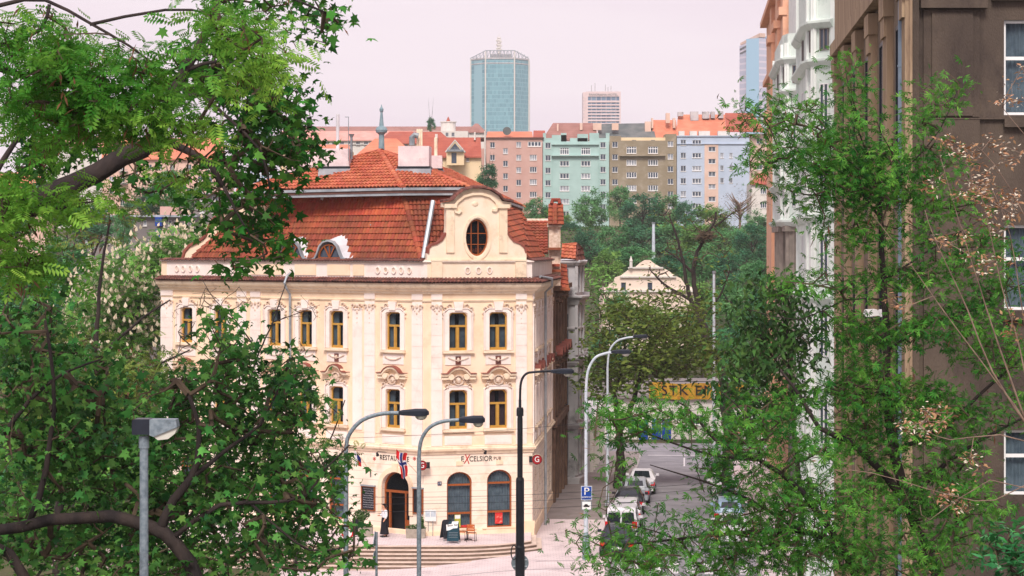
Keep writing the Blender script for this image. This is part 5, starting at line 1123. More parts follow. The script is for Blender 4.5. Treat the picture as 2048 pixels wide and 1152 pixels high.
D = 80; c_ = P(753, 1110, D); z0 = gz(c_.x, D); s_ = thing('signpost', 'thin grey signpost with two plates seen edge-on below the terrace steps', 'sign', (c_.x, D, z0)); k = D / FPX
b = MB(); tube(b, [(c_.x, D, z0), (c_.x, D, P(0, 1064, D).z)], .05, 10); b.build('pole', m_gal, s_)
for y in (1078, 1118):
    z = P(0, y, D).z; b = MB(); T = Matrix.Translation((c_.x - .07, D, z)) @ Matrix.Rotation(R(80), 4, 'Z')
    (disc(b, T, 0, 0, .34, 0, .02) if y > 1100 else prism(b, T, [(-.36, -.28), (.36, -.28), (0, .34)], 0, .02)); b.build('plate', m_gal, s_)
D = 98; c_ = P(695, 1066, D); z0 = gz(c_.x, D) ; s_ = thing('round_sign', 'small round red-rimmed white sign at the leafy left end of the steps', 'sign', (c_.x, D, z0)); F0 = Frame(c_.x, D, 0)
b = MB(); disc(b, F0.T, 0, c_.z, .3, 0, .02); b.build('rim', m_redp, s_); b = MB(); disc(b, F0.T, 0, c_.z, .22, .02, .026); b.build('face', m_wht, s_); b = MB(); fbox(b, F0.T, -.04, .04, c_.z - .12, c_.z + .1, .026, .03); b.build('symbol', m_ink, s_); b = MB(); tube(b, [(c_.x, D + .05, z0), (c_.x, D + .05, c_.z + .2)], .035, 8); b.build('pole', m_gal, s_)
# ------------------------------------------------------------ things on and by the restaurant front
def logo_sign(label, Fr, px, py, out, r_, T=None):
    u = Fr.u(px, out); z = Fr.z(px, py, out); p = Fr.w(u, z, out); s_ = thing('round_sign', label, 'sign', p); X = Frame(p.x, p.y, 0)
    b = MB(); disc(b, X.T, 0, z, r_, -.16, 0); b.build('housing', m_cor, s_); b = MB(); disc(b, X.T, 0, z, r_ * .9, 0, .01); b.build('red_field', mat('deep_red', (140, 24, 30), (150, 30, 34)), s_)
    b = MB(); disc(b, X.T, 0, z, r_ * .99, -.005, .006); b.build('rim', m_blk, s_); text_on(s_, 'G', X.T, 0, z, .02, r_ * 1.5, m_wht, sx=.9)
    b = MB(); fbox(b, X.T, -.42 if px > 1000 else r_ * .7, -r_ * .9 if px > 1000 else r_ * 1.5, z - .16, z + .16, -.25, -.05); b.build('bracket', m_blk, s_)
logo_sign('round dark red sign with a white letter behind the slim grey lamp pole', FW, 844, 931, .4, .27)
logo_sign('round dark red sign with a white letter projecting at the right house corner', FF, 1074, 919, .3, .28)
m_board = mat('chalkboard', (28, 30, 38), (38, 40, 50), 3, .6); m_chalk = mat('chalk', (190, 190, 196))
def chalkboard(label, Fr, x0, x1, y0, y1, lines, side=0):
    u0, u1 = Fr.u(x0, .05), Fr.u(x1, .05); z0, z1 = Fr.z((x0 + x1) / 2, y1), Fr.z((x0 + x1) / 2, y0); s_ = thing('menu_board', label, 'menu board', Fr.w(u0, z0, .1), 0, 'chalk menu boards by the door')
    b = MB(); prism(b, Fr.T, rect((u0 + u1) / 2, (z0 + z1) / 2, u1 - u0, z1 - z0), .0, .1, 0, [rect((u0 + u1) / 2, (z0 + z1) / 2, u1 - u0 - .1, z1 - z0 - .1)]); b.build('frame', m_brw, s_)
    b = MB(); fbox(b, Fr.T, u0 + .04, u1 - .04, z0 + .04, z1 - .04, .02, .05); b.build('board', m_board, s_); b = MB(); fbox(b, Fr.T, u0 - .02, u1 + .02, z1 + .002, z1 + .07, 0, .16); b.build('light_bar', m_zinc, s_)
    b = MB(); rr = random.Random(5)
    for i in range(lines):
        z = z1 - .15 - i * (z1 - z0 - .2) / lines; u = u0 + .12
        while u < u1 - .14: l = rr.uniform(.03, .09); band(b, Fr.T, [(u, z), (u + l * .5, z + rr.uniform(.01, .05)), (u + l, z)], .014, .05, .054); u += l + .025
    if lines: b.build('chalk_writing', m_chalk, s_)
chalkboard('black chalk menu board full of white writing, left of the restaurant door', FW, 723, 750, 972, 1021, 9)
chalkboard('black chalk menu board without writing, right of the restaurant door', FW, 826, 846, 977, 1027, 0)
p = FF.w(FF.u(879), FF.z(879, 967), 0); s_ = thing('house_number', 'small dark blue enamel house number plate between the door and the arched window', 'house number', p)
b = MB(); fbox(b, FF.T, FF.u(875), FF.u(883), FF.z(879, 971), FF.z(879, 963), 0, .025); b.build('plate', mat('navy_enamel', (26, 30, 78), rough=.3), s_); text_on(s_, '19', FF.T, FF.u(879), FF.z(879, 967), .03, .17, m_wht)
# flags
def flag(label, Fr, px0, py0, px1, py1, colour, fabric):
    D0 = Fr.w(Fr.u(px0), 0, 0).y; a = P(px0, py0, D0 - .1); c = P(px1, py1, D0 - 1.3); s_ = thing('flag', label, 'flag', a); b = MB(); tube(b, [a, c], .02, 6); b.build('flagpole', m_cor, s_)
    b = MB(); tube(b, [a + Vector((0, .1, -.25)), a + Vector((0, -.15, 0)), a + Vector((0, .1, .1)), a + Vector((0, .1, -.25))], .025, 5); b.build('bracket', m_blk, s_)
    fabric(s_, a, c)
def cloth(s_, pts, mats, grid, name='cloth'):
    """pts: grid rows of 3-D points, grid[r][c] material index"""
    b = MB(); nr, nc = len(pts), len(pts[0]); vs = [p for r_ in pts for p in r_]
    for r_ in range(nr - 1):
        for c in range(nc - 1): b.f.append((r_ * nc + c, r_ * nc + c + 1, (r_ + 1) * nc + c + 1, (r_ + 1) * nc + c)); b.m.append(grid(r_ / (nr - 1), c / (nc - 1)))
    b.v = [tuple(v) for v in vs]; b.build(name, mats, s_)
mfw, mfr, mfb = mat('flag_white', (226, 226, 230), trans=.15), mat('flag_red', (206, 36, 40), trans=.15), mat('flag_blue', (34, 48, 120), trans=.15)
def czech(s_, a, c):
    D_ = c.y; rows = []
    for i in range(15):
        t = i / 14; rows.append([P(709 + 13 * u_ + 2 * t - 1.0 * math.sin(u_ * 6 + t * 2), 897 + 22 * u_ * (1 - .3 * t) + (34 - 22 * u_ * .6) * t, D_ + .12 * math.sin(u_ * 9 + t * 3)) for u_ in [j / 14 for j in range(15)]])
    cloth(s_, rows, [mfw, mfr, mfb], lambda r_, c_: 0 if c_ < .34 else (1 if r_ > .52 else 2))
flag('Czech flag of white, red and blue drooping left of the door above the chalkboard', FW, 741, 945, 721, 914, None, czech)
def norway(s_, a, c):
    D_ = c.y; rows = []
    for i in range(29):
        t = i / 28; rows.append([P(793 + 3 * t + (22 - 10 * t) * u_ + 8 * t * t - 1.5 * math.sin(t * 7), 898 + 57 * t + 12 * u_ * (1 - t) + 3 * math.sin(u_ * 5), D_ + .15 * math.sin(u_ * 8 + t * 5)) for u_ in [j / 14 for j in range(15)]])
    def g(r_, c_):
        d = min(abs(r_ - .42), abs(c_ - .45) * .55); return 2 if d < .055 else 0 if d < .105 else 1
    cloth(s_, rows, [mfw, mfr, mfb], g)
flag('Norwegian flag, red with a blue and white cross, hanging over the arched door', FW, 836, 948, 812, 922, None, norway)
# wall spotlights over the lettering
for Fr, px, py, lab in ((FW, 773, 908, 'small black spotlight on a thin arm above the word over the door'), (FF, 968, 903, 'small black spotlight on a thin arm above the pub name lettering')):
    u = Fr.u(px); z = Fr.z(px, py); s_ = thing('wall_spotlight', lab, 'spotlight', Fr.w(u, z, 0), 0, 'spotlights above the lettering'); b = MB(); tube(b, [Fr.w(u, z + .1, 0), Fr.w(u - .2, z + .16, .5), Fr.w(u - .1, z + .1, .7)], .018, 6); b.build('arm', m_blk, s_)
    b = MB(); tube(b, [Fr.w(u - .08, z + .12, .72), Fr.w(u - .1, z - .04, .62)], [.05, .09], 8); b.build('shade', m_blk, s_)
# posters in the windows
m_p1 = mat('poster_green', (150, 160, 50), (196, 190, 90), 4, stain=(220, 90, 60), sscale=3); m_p2 = mat('poster_red', (200, 40, 44), (214, 70, 60), 6, stain=(230, 190, 180), sscale=7)
for px0, px1, y0, y1, m_, lab in ((910, 922, 1030, 1055, m_p1, 'yellow-green poster with a pale top in the left arched window'), (991, 1006, 1026, 1048, m_p2, 'red and white poster in the right arched window')):
    s_ = thing('poster', lab, 'poster', FF.w(FF.u(px0), FF.z(px0, y1), -.1)); b = MB(); fbox(b, FF.T, FF.u(px0), FF.u(px1), FF.z(px0, y1), FF.z(px0, y0), -.12, -.1); b.build('sheet', m_, s_)
    b = MB(); fbox(b, FF.T, FF.u(px0) + .02, FF.u(px1) - .02, FF.z(px0, y0 + (8 if m_ is m_p1 else 3)), FF.z(px0, y0 + 1), -.1, -.095); b.build('heading', m_wht if m_ is m_p1 else m_redp, s_)
# terrace furniture
ZT = .34; Dt = lambda y: (CZ - ZT) * FPX / (y - 500)
m_tw = mat('orange_timber', (176, 92, 44), (198, 112, 58), 6, .5, stretch=(1, 1, 8)); m_conc = mat('planter_concrete', (150, 140, 130), (170, 160, 148), 5, .95, .4, 20)
m_pl = mat('planter_leaves', (44, 74, 34), (66, 98, 42), 3, .6, island=.3)
def leafy(mb, c, rx, ry, rz, n, s_, rng=random):
    for _ in range(n):
        while True:
            q = Vector((rng.uniform(-1, 1), rng.uniform(-1, 1), rng.uniform(-1, 1)))
            if q.length < 1: break
        p = Vector(c) + Vector((q.x * rx, q.y * ry, q.z * rz)); a = Vector((rng.gauss(0, 1), rng.gauss(0, 1), rng.gauss(0, 1))).normalized(); b_ = a.orthogonal().normalized(); l = s_ * rng.uniform(.6, 1.3)
        mb.add([p - a * l, p + b_ * l * .5, p + a * l, p - b_ * l * .5], [(0, 1, 2, 3)])
for x0, x1, y, lab in ((716, 745, 1074, 'concrete planter with dark evergreen plants, left of the restaurant door'), (811, 851, 1077, 'concrete planter with mixed plants, right of the restaurant door')):
    D = Dt(y); p, q = P(x0, y, D), P(x1, y, D); s_ = thing('planter', lab, 'planter', ((p.x + q.x) / 2, D, ZT), 0, 'concrete planters beside the door'); b = MB(); prism(b, Frame(0, D, 0).T, [(p.x + .03, ZT), (q.x - .03, ZT), (q.x, ZT + .48), (p.x, ZT + .48)], -.5, 0); b.build('trough', m_conc, s_)
    b = MB(); leafy(b, ((p.x + q.x) / 2, D + .25, ZT + .55), (q.x - p.x) * .5, .22, .16, 260, .06); leafy(b, (q.x - .25 if x0 > 800 else p.x + .15, D + .25, ZT + .8), .16, .16, .38, 260, .06); b.build('foliage', m_pl, s_)
D = Dt(1072); p = P(709, 1072, D); s_ = thing('planter', 'slim black box planter with a round dark shrub at the left of the door', 'planter', (p.x, D + .4, ZT)); b = MB(); b.box(p.x - .14, p.x + .2, D + .3, D + .65, ZT, ZT + .85); b.build('box', m_blk, s_)
b = MB(); leafy(b, (p.x + .35, D + .45, ZT + 1.05), .42, .3, .32, 500, .06); b.build('foliage', m_pl, s_)
def aboard(label, xc, y, w_, h_, rz, m_, banner):
    D = Dt(y); c = P(xc, y, D); s_ = thing('pavement_board', label, 'pavement board', (c.x, D + .25, ZT), rz, 'folding boards on the terrace')
    for sgn in (-1, 1):
        b = MB(); T = Matrix.Translation((0, sgn * .26, .12)) @ Matrix.Rotation(sgn * R(14), 4, 'X'); pr = [(-w_ / 2, 0), (w_ / 2, 0), (w_ * .42, h_ * .92), (w_ * .3, h_), (-w_ * .3, h_), (-w_ * .42, h_ * .92)]
        prism(b, T, pr, -.015, .015); child('panel', b.mesh('panel', m_), s_)
        b = MB(); 
        for x in (-w_ / 2 + .03, w_ / 2 - .03): tube(b, [T @ Vector((x, 0, .05)), T @ Vector((x * 1.06, 0, -.14))], .015, 6)
        child('leg', b.mesh('leg', m_gry), s_)
        if banner and sgn < 0:
            b = MB(); prism(b, T, [(-w_ * .55, h_ * .52), (-w_ * .3, h_ * .55), (0, h_ * .64), (w_ * .35, h_ * .66), (w_ * .42, h_ * 1.0), (-w_ * .12, h_ * .98), (-w_ * .15, h_ * .86), (-w_ * .6, h_ * .82)], .016, .024); child('header', b.mesh('header', m_wht), s_)
            me = text_mesh('Beer bar', .16, m_ink); me.transform(T @ Matrix.Translation((-.03, -.03, h_ * .8)) @ Matrix.Rotation(R(-8), 4, 'Y') @ Matrix.Rotation(R(90), 4, 'X')); child('lettering', me, s_)
            b = MB()
            for i in range(4): prism(b, T, [(-w_ * .36, h_ * (.42 - i * .08)), (w_ * .4, h_ * (.43 - i * .08)), (w_ * .4, h_ * (.436 - i * .08)), (-w_ * .36, h_ * (.426 - i * .08))], .016, .02)
            child('chalk_writing', b.mesh('chalk_writing', m_chalk), s_)
aboard('plain black folding pavement board, left of the teal one on the terrace', 894, 1082, .62, .98, R(24), m_board, False)
aboard('dark teal folding pavement board with a white header on the terrace edge', 907, 1087, .62, 1.02, R(-8), mat('teal_board', (22, 56, 70), (30, 66, 80)), True)
def chair(label, x, y, rz):
    D = Dt(y); c = P(x, y, D); s_ = thing('terrace_chair', label, 'chair', (c.x, D, ZT), rz, 'slatted wooden terrace chairs')
    b = MB()
    for i in range(4): b.box(-.21 + i * .108, -.21 + i * .108 + .095, -.2, .2, .44, .46)
    child('seat', b.mesh('seat', m_tw), s_); b = MB()
    for i in range(3): b.box(-.21, .21, .2 + i * .012, .222 + i * .012, .56 + i * .125, .66 + i * .125)
    child('backrest', b.mesh('backrest', m_tw), s_)
    for sx in (-1, 1):
        for sy in (-1, 1):
            b = MB(); tube(b, [(sx * .22, sy * .22, 0), (sx * .2, sy * .19, .45)] + ([(sx * .2, .24, .9)] if sy > 0 else []), .014, 6); child('leg', b.mesh('leg', m_blk), s_)
chair('slatted wooden chair on the left side of the small terrace table', 924, 1081, R(80)); chair('slatted wooden chair on the right side of the small terrace table, back to the viewer', 943, 1083, R(170))
D = Dt(1082); c_ = P(934, 1082, D); s_ = thing('terrace_table', 'small round table with a red cloth between the two terrace chairs', 'table', (c_.x, D + .3, ZT)); b = MB(); tube(b, [(0, 0, .72), (0, 0, .745)], .34, 18); child('tabletop', b.mesh('tabletop', m_redp), s_)
b = MB(); tube(b, [(0, 0, .02), (0, 0, .1), (0, 0, .72)], [.07, .035, .035], 8); child('column', b.mesh('column', m_blk), s_); b = MB()
for q in range(3): tube(b, [(0, 0, .08), (.26 * math.cos(q * 2.1), .26 * math.sin(q * 2.1), .015)], .025, 6)
child('foot', b.mesh('foot', m_blk), s_)
D = Dt(1072); c_ = P(861, 1072, D); s_ = thing('menu_stand', 'menu stand with white sheets on two thin legs, right of the second planter', 'menu stand', (c_.x, D, ZT)); b = MB()
for x in (-.12, .12): tube(b, [(x, 0, 0), (x, 0, 1.4)], .015, 6)
child('leg', b.mesh('leg', m_gry), s_); b = MB(); b.box(-.3, .3, -.03, 0, .78, 1.38); child('panel', b.mesh('panel', m_wht), s_); b = MB(); b.box(-.27, -.02, -.036, -.031, 1.02, 1.32); b.box(.02, .27, -.036, -.031, 1.02, 1.32); child('menu_sheet', b.mesh('menu_sheet', m_wpole), s_)
# overhead cables
for i, (y0, y1, D) in enumerate(((992, 962, 94), (1006, 974, 93), (1021, 990, 95), (880, 812, 96))):
    s_ = thing('overhead_cable', 'thin overhead cable crossing the street, %s of four' % ('second from top', 'third from top', 'lowest', 'topmost')[i], 'cable', P(560, y0, D), 0, 'overhead cables'); b = MB(); pts = []
    for j in range(25): t = j / 24; pts.append(P(560 + 900 * t, y0 + (y1 - y0) * t + 14 * math.sin(math.pi * t), D + 6 * t))
    tube(b, pts, .009, 4); b.build('strand', m_blk, s_)
# ------------------------------------------------------------ parked cars
m_tyre = mat('tyre_rubber', (26, 26, 30), rough=.9); m_rim = mat('wheel_rim', (150, 152, 158), rough=.3, metal=.6); m_tail = mat('tail_light', (196, 20, 30), rough=.2); m_head = mat('head_light', (206, 210, 216), rough=.15); m_cgl = mat('car_glass', (26, 32, 40), (34, 42, 52), rough=.06, spec=.8)
KINDS = {  # x, half width, belt height, roof half width, top
 'saloon': [(0, .72, .86, .66, .9), (.25, .84, .95, .76, 1.0), (.75, .87, .96, .78, 1.0), (1.35, .88, .95, .62, 1.42), (2.5, .88, .93, .62, 1.44), (3.2, .88, .92, .74, .99), (4.2, .84, .82, .72, .86), (4.5, .7, .66, .62, .7)],
 'hatch': [(0, .76, .86, .7, .92), (.12, .84, .96, .68, 1.1), (.45, .86, .96, .6, 1.42), (1.2, .87, .95, .62, 1.5), (2.3, .87, .93, .6, 1.46), (3.0, .86, .92, .74, 1.0), (3.8, .8, .8, .7, .84), (4.05, .68, .64, .6, .68)],
 'van': [(0, .84, .98, .78, 1.2), (.06, .88, 1.05, .76, 1.72), (.3, .9, 1.06, .76, 1.86), (1.8, .9, 1.06, .76, 1.88), (2.7, .9, 1.04, .72, 1.8), (3.4, .88, 1.02, .78, 1.12), (4.1, .84, .9, .74, .95), (4.35, .74, .7, .66, .74)]}
_cars = {}
def car(label, kind, colour, lat, s, away=True, paint2=None, group='parked cars along the kerbs', rot=0, xy=None):
    x, y = xy or st(lat, s); h = FS.a + (0 if away else math.pi) + rot; r_ = thing('parked_car' if kind != 'van' else 'parked_van', label, 'van' if kind == 'van' else 'car', (x, y, gz(x, y) + .03), h, group)
    S_ = KINDS[kind]; b = MB(); vs = []; fs = []
    for X, w_, belt, wr, top in S_:
        for a, z in ((-w_ * .92, .24), (-w_, .5), (-w_, belt), (-wr, top - .05), (-wr * .8, top), (wr * .8, top), (wr, top - .05), (w_, belt), (w_, .5), (w_ * .92, .24)): vs.append((X, a, z))
    n = 10
    for i in range(len(S_) - 1):
        for j in range(n): fs.append((i * n + j, i * n + (j + 1) % n, i * n + n + (j + 1) % n, i * n + n + j))
    fs += [tuple(range(n))[::-1], tuple((len(S_) - 1) * n + j for j in range(n))]; b.add(vs, fs); me = b.mesh('body', colour, smooth=False); body = child('body', me, r_)
    def inset(ids, f=.86, push=.012):
        p = [Vector(vs[i]) for i in ids]; c = sum(p, Vector()) / len(p); nr = (p[1] - p[0]).cross(p[2] - p[0]).normalized()
        if nr.dot(c - Vector((2, 0, .7))) < 0: nr = -nr
        return [c + (q - c) * f + nr * push for q in p]
    g = MB(); rear = 1 if kind == 'hatch' else 2 if kind == 'saloon' else 0; fr = {'hatch': 4, 'saloon': 4, 'van': 4}[kind]; cab = range({'hatch': 1, 'saloon': 3, 'van': 1}[kind], fr)
    if kind == 'van':
        for s0, s1 in ((-.9, -.06), (.06, .9)): g.add([(-.015 + .03, .8 * s0, 1.08), (.015, .8 * s1, 1.08), (.055, .74 * s1, 1.62), (.055, .74 * s0, 1.62)], [(0, 1, 2, 3)])
        g.v = [(a - .045, b_, c) for a, b_, c in g.v]
    else: g.add(inset([rear * n + 4, rear * n + 5, rear * n + n + 5, rear * n + n + 4], .9), [(0, 1, 2, 3)])
    g.add(inset([fr * n + 4, fr * n + 5, fr * n + n + 5, fr * n + n + 4], .9), [(0, 1, 2, 3)])
    for i in cab:
        for j in (2, 6): g.add(inset([i * n + j, i * n + j + 1, i * n + n + j + 1, i * n + n + j], .84), [(0, 1, 2, 3)])
    child('window', g.mesh('window', m_cgl), r_)
    for wx in (.78, S_[-1][0] - .85):
        for sy in (-1, 1):
            b = MB(); tube(b, [(wx, sy * .66, .31), (wx, sy * .88, .31)], .31, 16); t_ = child('wheel', b.mesh('wheel', m_tyre), r_); b = MB(); tube(b, [(wx, sy * .875, .31), (wx, sy * .9, .31)], .19, 12); child('rim', b.mesh('rim', m_rim), t_)
    for sy in (-1, 1):
        b = MB(); b.box(-.03, .12, sy * .72 - .13, sy * .72 + .13, (.62 if kind != 'van' else .8), (.82 if kind != 'van' else 1.15)); child('tail_light', b.mesh('tail_light', m_tail), r_)
        b = MB(); L_ = S_[-1][0]; b.box(L_ - .3, L_ - .02, sy * .6 - .14, sy * .6 + .14, .58, .7); child('head_light', b.mesh('head_light', m_head), r_)
        b = MB(); b.box(S_[fr][0] + .45, S_[fr][0] + .6, sy * .98 - .1, sy * .98 + .1, .92, 1.06); child('mirror', b.mesh('mirror', colour), r_)
    b = MB(); b.box(-.035, .0, -.25, .25, .5, .6); child('number_plate', b.mesh('number_plate', m_wht), r_); b = MB(); b.box(-.05, .1, -.74, .74, .28, .44); child('bumper', b.mesh('bumper', m_tyre if kind == 'van' else colour), r_)
    return r_
cp = lambda n, c: mat(n, c, rough=.25, spec=.6)
cw, cdb, csl, cgn, cbl, cdk, crd = cp('car_white', (216, 214, 220)), cp('car_navy', (34, 38, 56)), cp('car_silver', (150, 156, 164)), cp('car_green', (40, 70, 58)), cp('car_light_blue', (140, 166, 190)), cp('car_dark', (36, 38, 44)), cp('car_red', (150, 36, 40))
car('dark blue saloon with red tail lights, nearest in the left-hand parked row', 'saloon', cdb, 4.7, -6.2)
car('white panel van with two dark rear windows behind the dark blue saloon', 'van', cw, 4.75, -.8)
car('white hatchback parked just beyond the white van', 'hatch', cw, 4.8, 4.9)
car('dark open-looking hatchback between the white and silver cars in the left row', 'hatch', cdk, 4.85, 10.2)
car('silver estate car farther along the left row by the tree trunk', 'hatch', csl, 5.1, 15.6)
car('farthest pale saloon of the left parked row', 'saloon', cw, 5.35, 21.2)
car('dark green car with red rear panel in the right-hand row below the peach house', 'hatch', cgn, 10.6, 31)
car('navy hatchback behind the dark green car in the right row', 'hatch', cdb, 10.6, 36.2)
car('white hatchback in front of the dark green car in the right row', 'hatch', cw, 10.6, 25.2, False)
car('silver saloon half hidden by leaves in the right row', 'saloon', csl, 10.6, 15, False)
car('light blue hatchback in the right row below the leaves', 'hatch', cbl, 10.6, 5.4)
car('white saloon in the right row nearest the light blue hatchback', 'saloon', cw, 10.6, -1.4)
car('white car glimpsed through the maple leaves at the lower left edge', 'saloon', cw, 0, 0, xy=(-15.5, 66), rot=R(60), group=None)
# ------------------------------------------------------------ waiter in the doorway
def skinned(name, pts, edges, rad, m, parent, sub=2):
    me = bpy.data.meshes.new(name); me.from_pydata([tuple(p) for p in pts], edges, []); me.update(); o = bpy.data.objects.new(name + '_source', me); COL.objects.link(o)
    md = o.modifiers.new('s', 'SKIN'); sv = me.skin_vertices[0].data
    for i, r_ in enumerate(rad): sv[i].radius = (r_, r_) if not isinstance(r_, tuple) else r_
    sv[0].use_root = True; ms = o.modifiers.new('u', 'SUBSURF'); ms.levels = sub; bpy.context.view_layer.update()
    mm = bpy.data.meshes.new_from_object(o.evaluated_get(bpy.context.evaluated_depsgraph_get())); bpy.data.objects.remove(o); mm.name = name; mm.materials.clear(); mm.materials.append(m)
    mm.polygons.foreach_set('use_smooth', [True] * len(mm.polygons)); return child(name, mm, parent)
D = Dt(1074); c_ = P(769, 1074, D); pe = thing('person', 'person in a white shirt and long black apron standing at the restaurant door', 'person', (c_.x, D, ZT + .0), R(-65))
m_skin = mat('skin', (206, 152, 124), rough=.6); m_hair = mat('dark_hair', (44, 30, 28), rough=.7); m_sh = mat('white_shirt', (226, 226, 232), rough=.8); m_ap = mat('black_apron', (26, 26, 34), rough=.85)
pts = [(0, 0, .95), (0, 0, 1.2), (0, -.01, 1.42), (0, -.02, 1.5), (0, -.05, 1.62), (0, -.06, 1.7), (.1, 0, .9), (.1, -.02, .5), (.1, 0, .1), (.11, -.12, .04), (-.1, 0, .9), (-.11, .08, .5), (-.12, .2, .12), (-.12, .1, .05),
       (.19, 0, 1.4), (.24, .02, 1.13), (.22, -.1, .9), (.21, -.16, .82), (-.19, 0, 1.4), (-.25, -.02, 1.15), (-.18, -.25, 1.12), (-.12, -.34, 1.14)]
ed = [(0, 1), (1, 2), (2, 3), (3, 4), (4, 5), (0, 6), (6, 7), (7, 8), (8, 9), (0, 10), (10, 11), (11, 12), (12, 13), (2, 14), (14, 15), (15, 16), (16, 17), (2, 18), (18, 19), (19, 20), (20, 21)]
skinned('body', pts, ed, [.14, .13, .1, .055, .085, .07, .09, .06, .045, .035, .09, .06, .045, .035, .06, .045, .035, .03, .06, .045, .035, .03], m_skin, pe)
skinned('shirt', [pts[i] for i in (1, 2, 14, 15, 18, 19)] + [(0, 0, 1.0), (.23, -.06, .98), (-.2, -.2, 1.12)], [(6, 0), (0, 1), (1, 2), (2, 3), (1, 4), (4, 5), (3, 7), (5, 8)], [(.19, .14), (.16, .12), .085, .068, .085, .068, (.17, .14), .055, .055], m_sh, pe)
b = MB(); vs = []; n = 16
for z, rx, ry in ((1.04, .18, .14), (.9, .2, .16), (.5, .22, .19), (.16, .25, .24)):
    for j in range(n): q = 2 * math.pi * j / n; f = 1 + .06 * math.sin(q * 5) * (1.1 - z); vs.append((rx * f * math.cos(q), ry * f * math.sin(q), z))
b.add(vs, [(i * n + j, i * n + (j + 1) % n, i * n + n + (j + 1) % n, i * n + n + j) for i in range(3) for j in range(n)]); child('apron', b.mesh('apron', m_ap, smooth=True), pe)
skinned('hair', [(0, -.01, 1.64), (0, -.02, 1.72), (0, .03, 1.6)], [(0, 1), (0, 2)], [.1, .08, .07], m_hair, pe)
b = MB(); lump(b, Matrix.Translation((0, -.135, 1.6)), 0, 0, .018, .025, .035); child('nose', b.mesh('nose', m_skin), pe)
for s in (-1, 1): b = MB(); tube(b, [(s * .11 - .02, -.2, .03), (s * .11, -.02 + (s < 0) * .2, .05)], [.04, .05], 8); child('shoe', b.mesh('shoe', m_blk), pe)
# ------------------------------------------------------------ trees
m_bark = mat('dark_bark', (40, 35, 36), (60, 51, 48), 4, .95, .6, 14, stretch=(1, 1, .3)); m_twig = mat('twig_bark', (62, 52, 44), (92, 78, 62), 4, .9); m_pale = mat('pale_bark', (104, 86, 76), (146, 124, 108), 5, .8)
def lmat(n, a, b, tr=.35, isl=.22, sc=.6, rough=.6): return mat(n, a, b, sc, rough, island=isl, trans=tr, detail=3, lo=.38, hi=.62, spec=.15)
lf_maple = lmat('maple_leaf', (36, 84, 32), (76, 134, 46), .3, .4, 1.0); lf_maple2 = lmat('lower_maple_leaf', (42, 92, 42), (100, 158, 72), .35, .5, 1.5); lf_loc = lmat('locust_leaflet', (76, 138, 46), (150, 196, 78), .45, .25)  # second maple green, lighter, for the lower left tree and the lilac
lf_ail = lmat('rowan_leaflet', (44, 106, 40), (100, 160, 60), .4, .35, 1.3); lf_dk = lmat('ivy_leaf', (40, 74, 40), (78, 118, 54), .25, .35); lf_olv = lmat('olive_bud_leaf', (80, 104, 46), (120, 140, 64), .3, .3); lf_bri = lmat('fresh_leaf', (104, 140, 52), (138, 168, 70), .3, .25)
lf_chn = lmat('chestnut_leaf', (74, 128, 52), (118, 170, 74), .3, .25); lf_lau = lmat('laurel_leaf', (40, 110, 60), (86, 160, 96), .2, .25, 2, .3)
pod = lmat('seed_pod', (84, 56, 42), (124, 86, 62), .2, .25, 2); rust = lmat('rust_blossom', (142, 100, 72), (188, 148, 114), .25, .25, 3); crm = lmat('cream_blossom', (234, 222, 200), (244, 234, 216), .25, .1, 3); lilc = lmat('pale_blossom', (196, 178, 176), (222, 206, 204), .25, .1, 3)
far_g = [lmat('far_leaf_%s' % n, a, b, .2, .2, .12, .8) for n, a, b in (('mid', (66, 128, 80), (118, 170, 106)), ('deep', (48, 106, 78), (92, 146, 102)), ('bright', (92, 140, 66), (132, 172, 88)), ('grey', (112, 108, 100), (140, 132, 122)))]
MAPLE = ([(0, 0, 0), (.16, -.16, 0), (.05, -.46, -.16), (.34, -.30, -.05), (.56, -.48, -.18), (.56, -.20, -.03), (1.0, 0, -.26), (.56, .20, -.03), (.56, .48, -.2), (.34, .30, -.05), (.05, .46, -.14), (.16, .16, 0)], [tuple(range(12))])
def pinn(n=6, lw=.095, ll=.36):
    vs, fs = [], []
    for i in range(n):
        x = .12 + .78 * i / (n - 1); l = ll * (1 - .45 * abs(i / (n - 1) - .4))
        for s in (-1, 1):
            b = len(vs); dx, dy = .45 * l, s * l; vs += [(x, 0, 0), (x + dx * .5 - lw * .5, dy * .5, -.02), (x + dx, dy, -.08), (x + dx * .5 + lw, dy * .5, -.02)]; fs.append((b, b + 1, b + 2, b + 3))
    b = len(vs); vs += [(.9, 0, 0), (1.05, -lw * .8, 0), (1.2, 0, -.05), (1.05, lw * .8, 0)]; fs.append((b, b + 1, b + 2, b + 3)); return vs, fs
PINN = pinn(); LEAF = ([(0, 0, 0), (.4, -.2, .03), (1, 0, -.06), (.4, .2, .03)], [(0, 1, 2, 3)]); POD = ([(0, 0, 0), (.5, -.09, .05), (1, 0, -.02), (.5, .09, .05)], [(0, 1, 2, 3)])
CANDLE = ([], [])
for a_ in (0, 60, 120):
    b_ = len(CANDLE[0]); c_, s_ = math.cos(R(a_)) * .3, math.sin(R(a_)) * .3; CANDLE[0].extend([(0, 0, 0), (.3, c_, s_), (1, 0, 0), (.3, -c_, -s_)]); CANDLE[1].append((b_, b_ + 1, b_ + 2, b_ + 3))
PALM = ([], []); 
for a_ in (-70, -35, 0, 35, 70):
    b_ = len(PALM[0]); c_, s_ = math.cos(R(a_)), math.sin(R(a_)); PALM[0].extend([(0, 0, 0), (.55 * c_ + .12 * s_, .55 * s_ - .12 * c_, -.02), (c_, s_, -.14), (.55 * c_ - .12 * s_, .55 * s_ + .12 * c_, -.02)]); PALM[1].append((b_, b_ + 1, b_ + 2, b_ + 3))
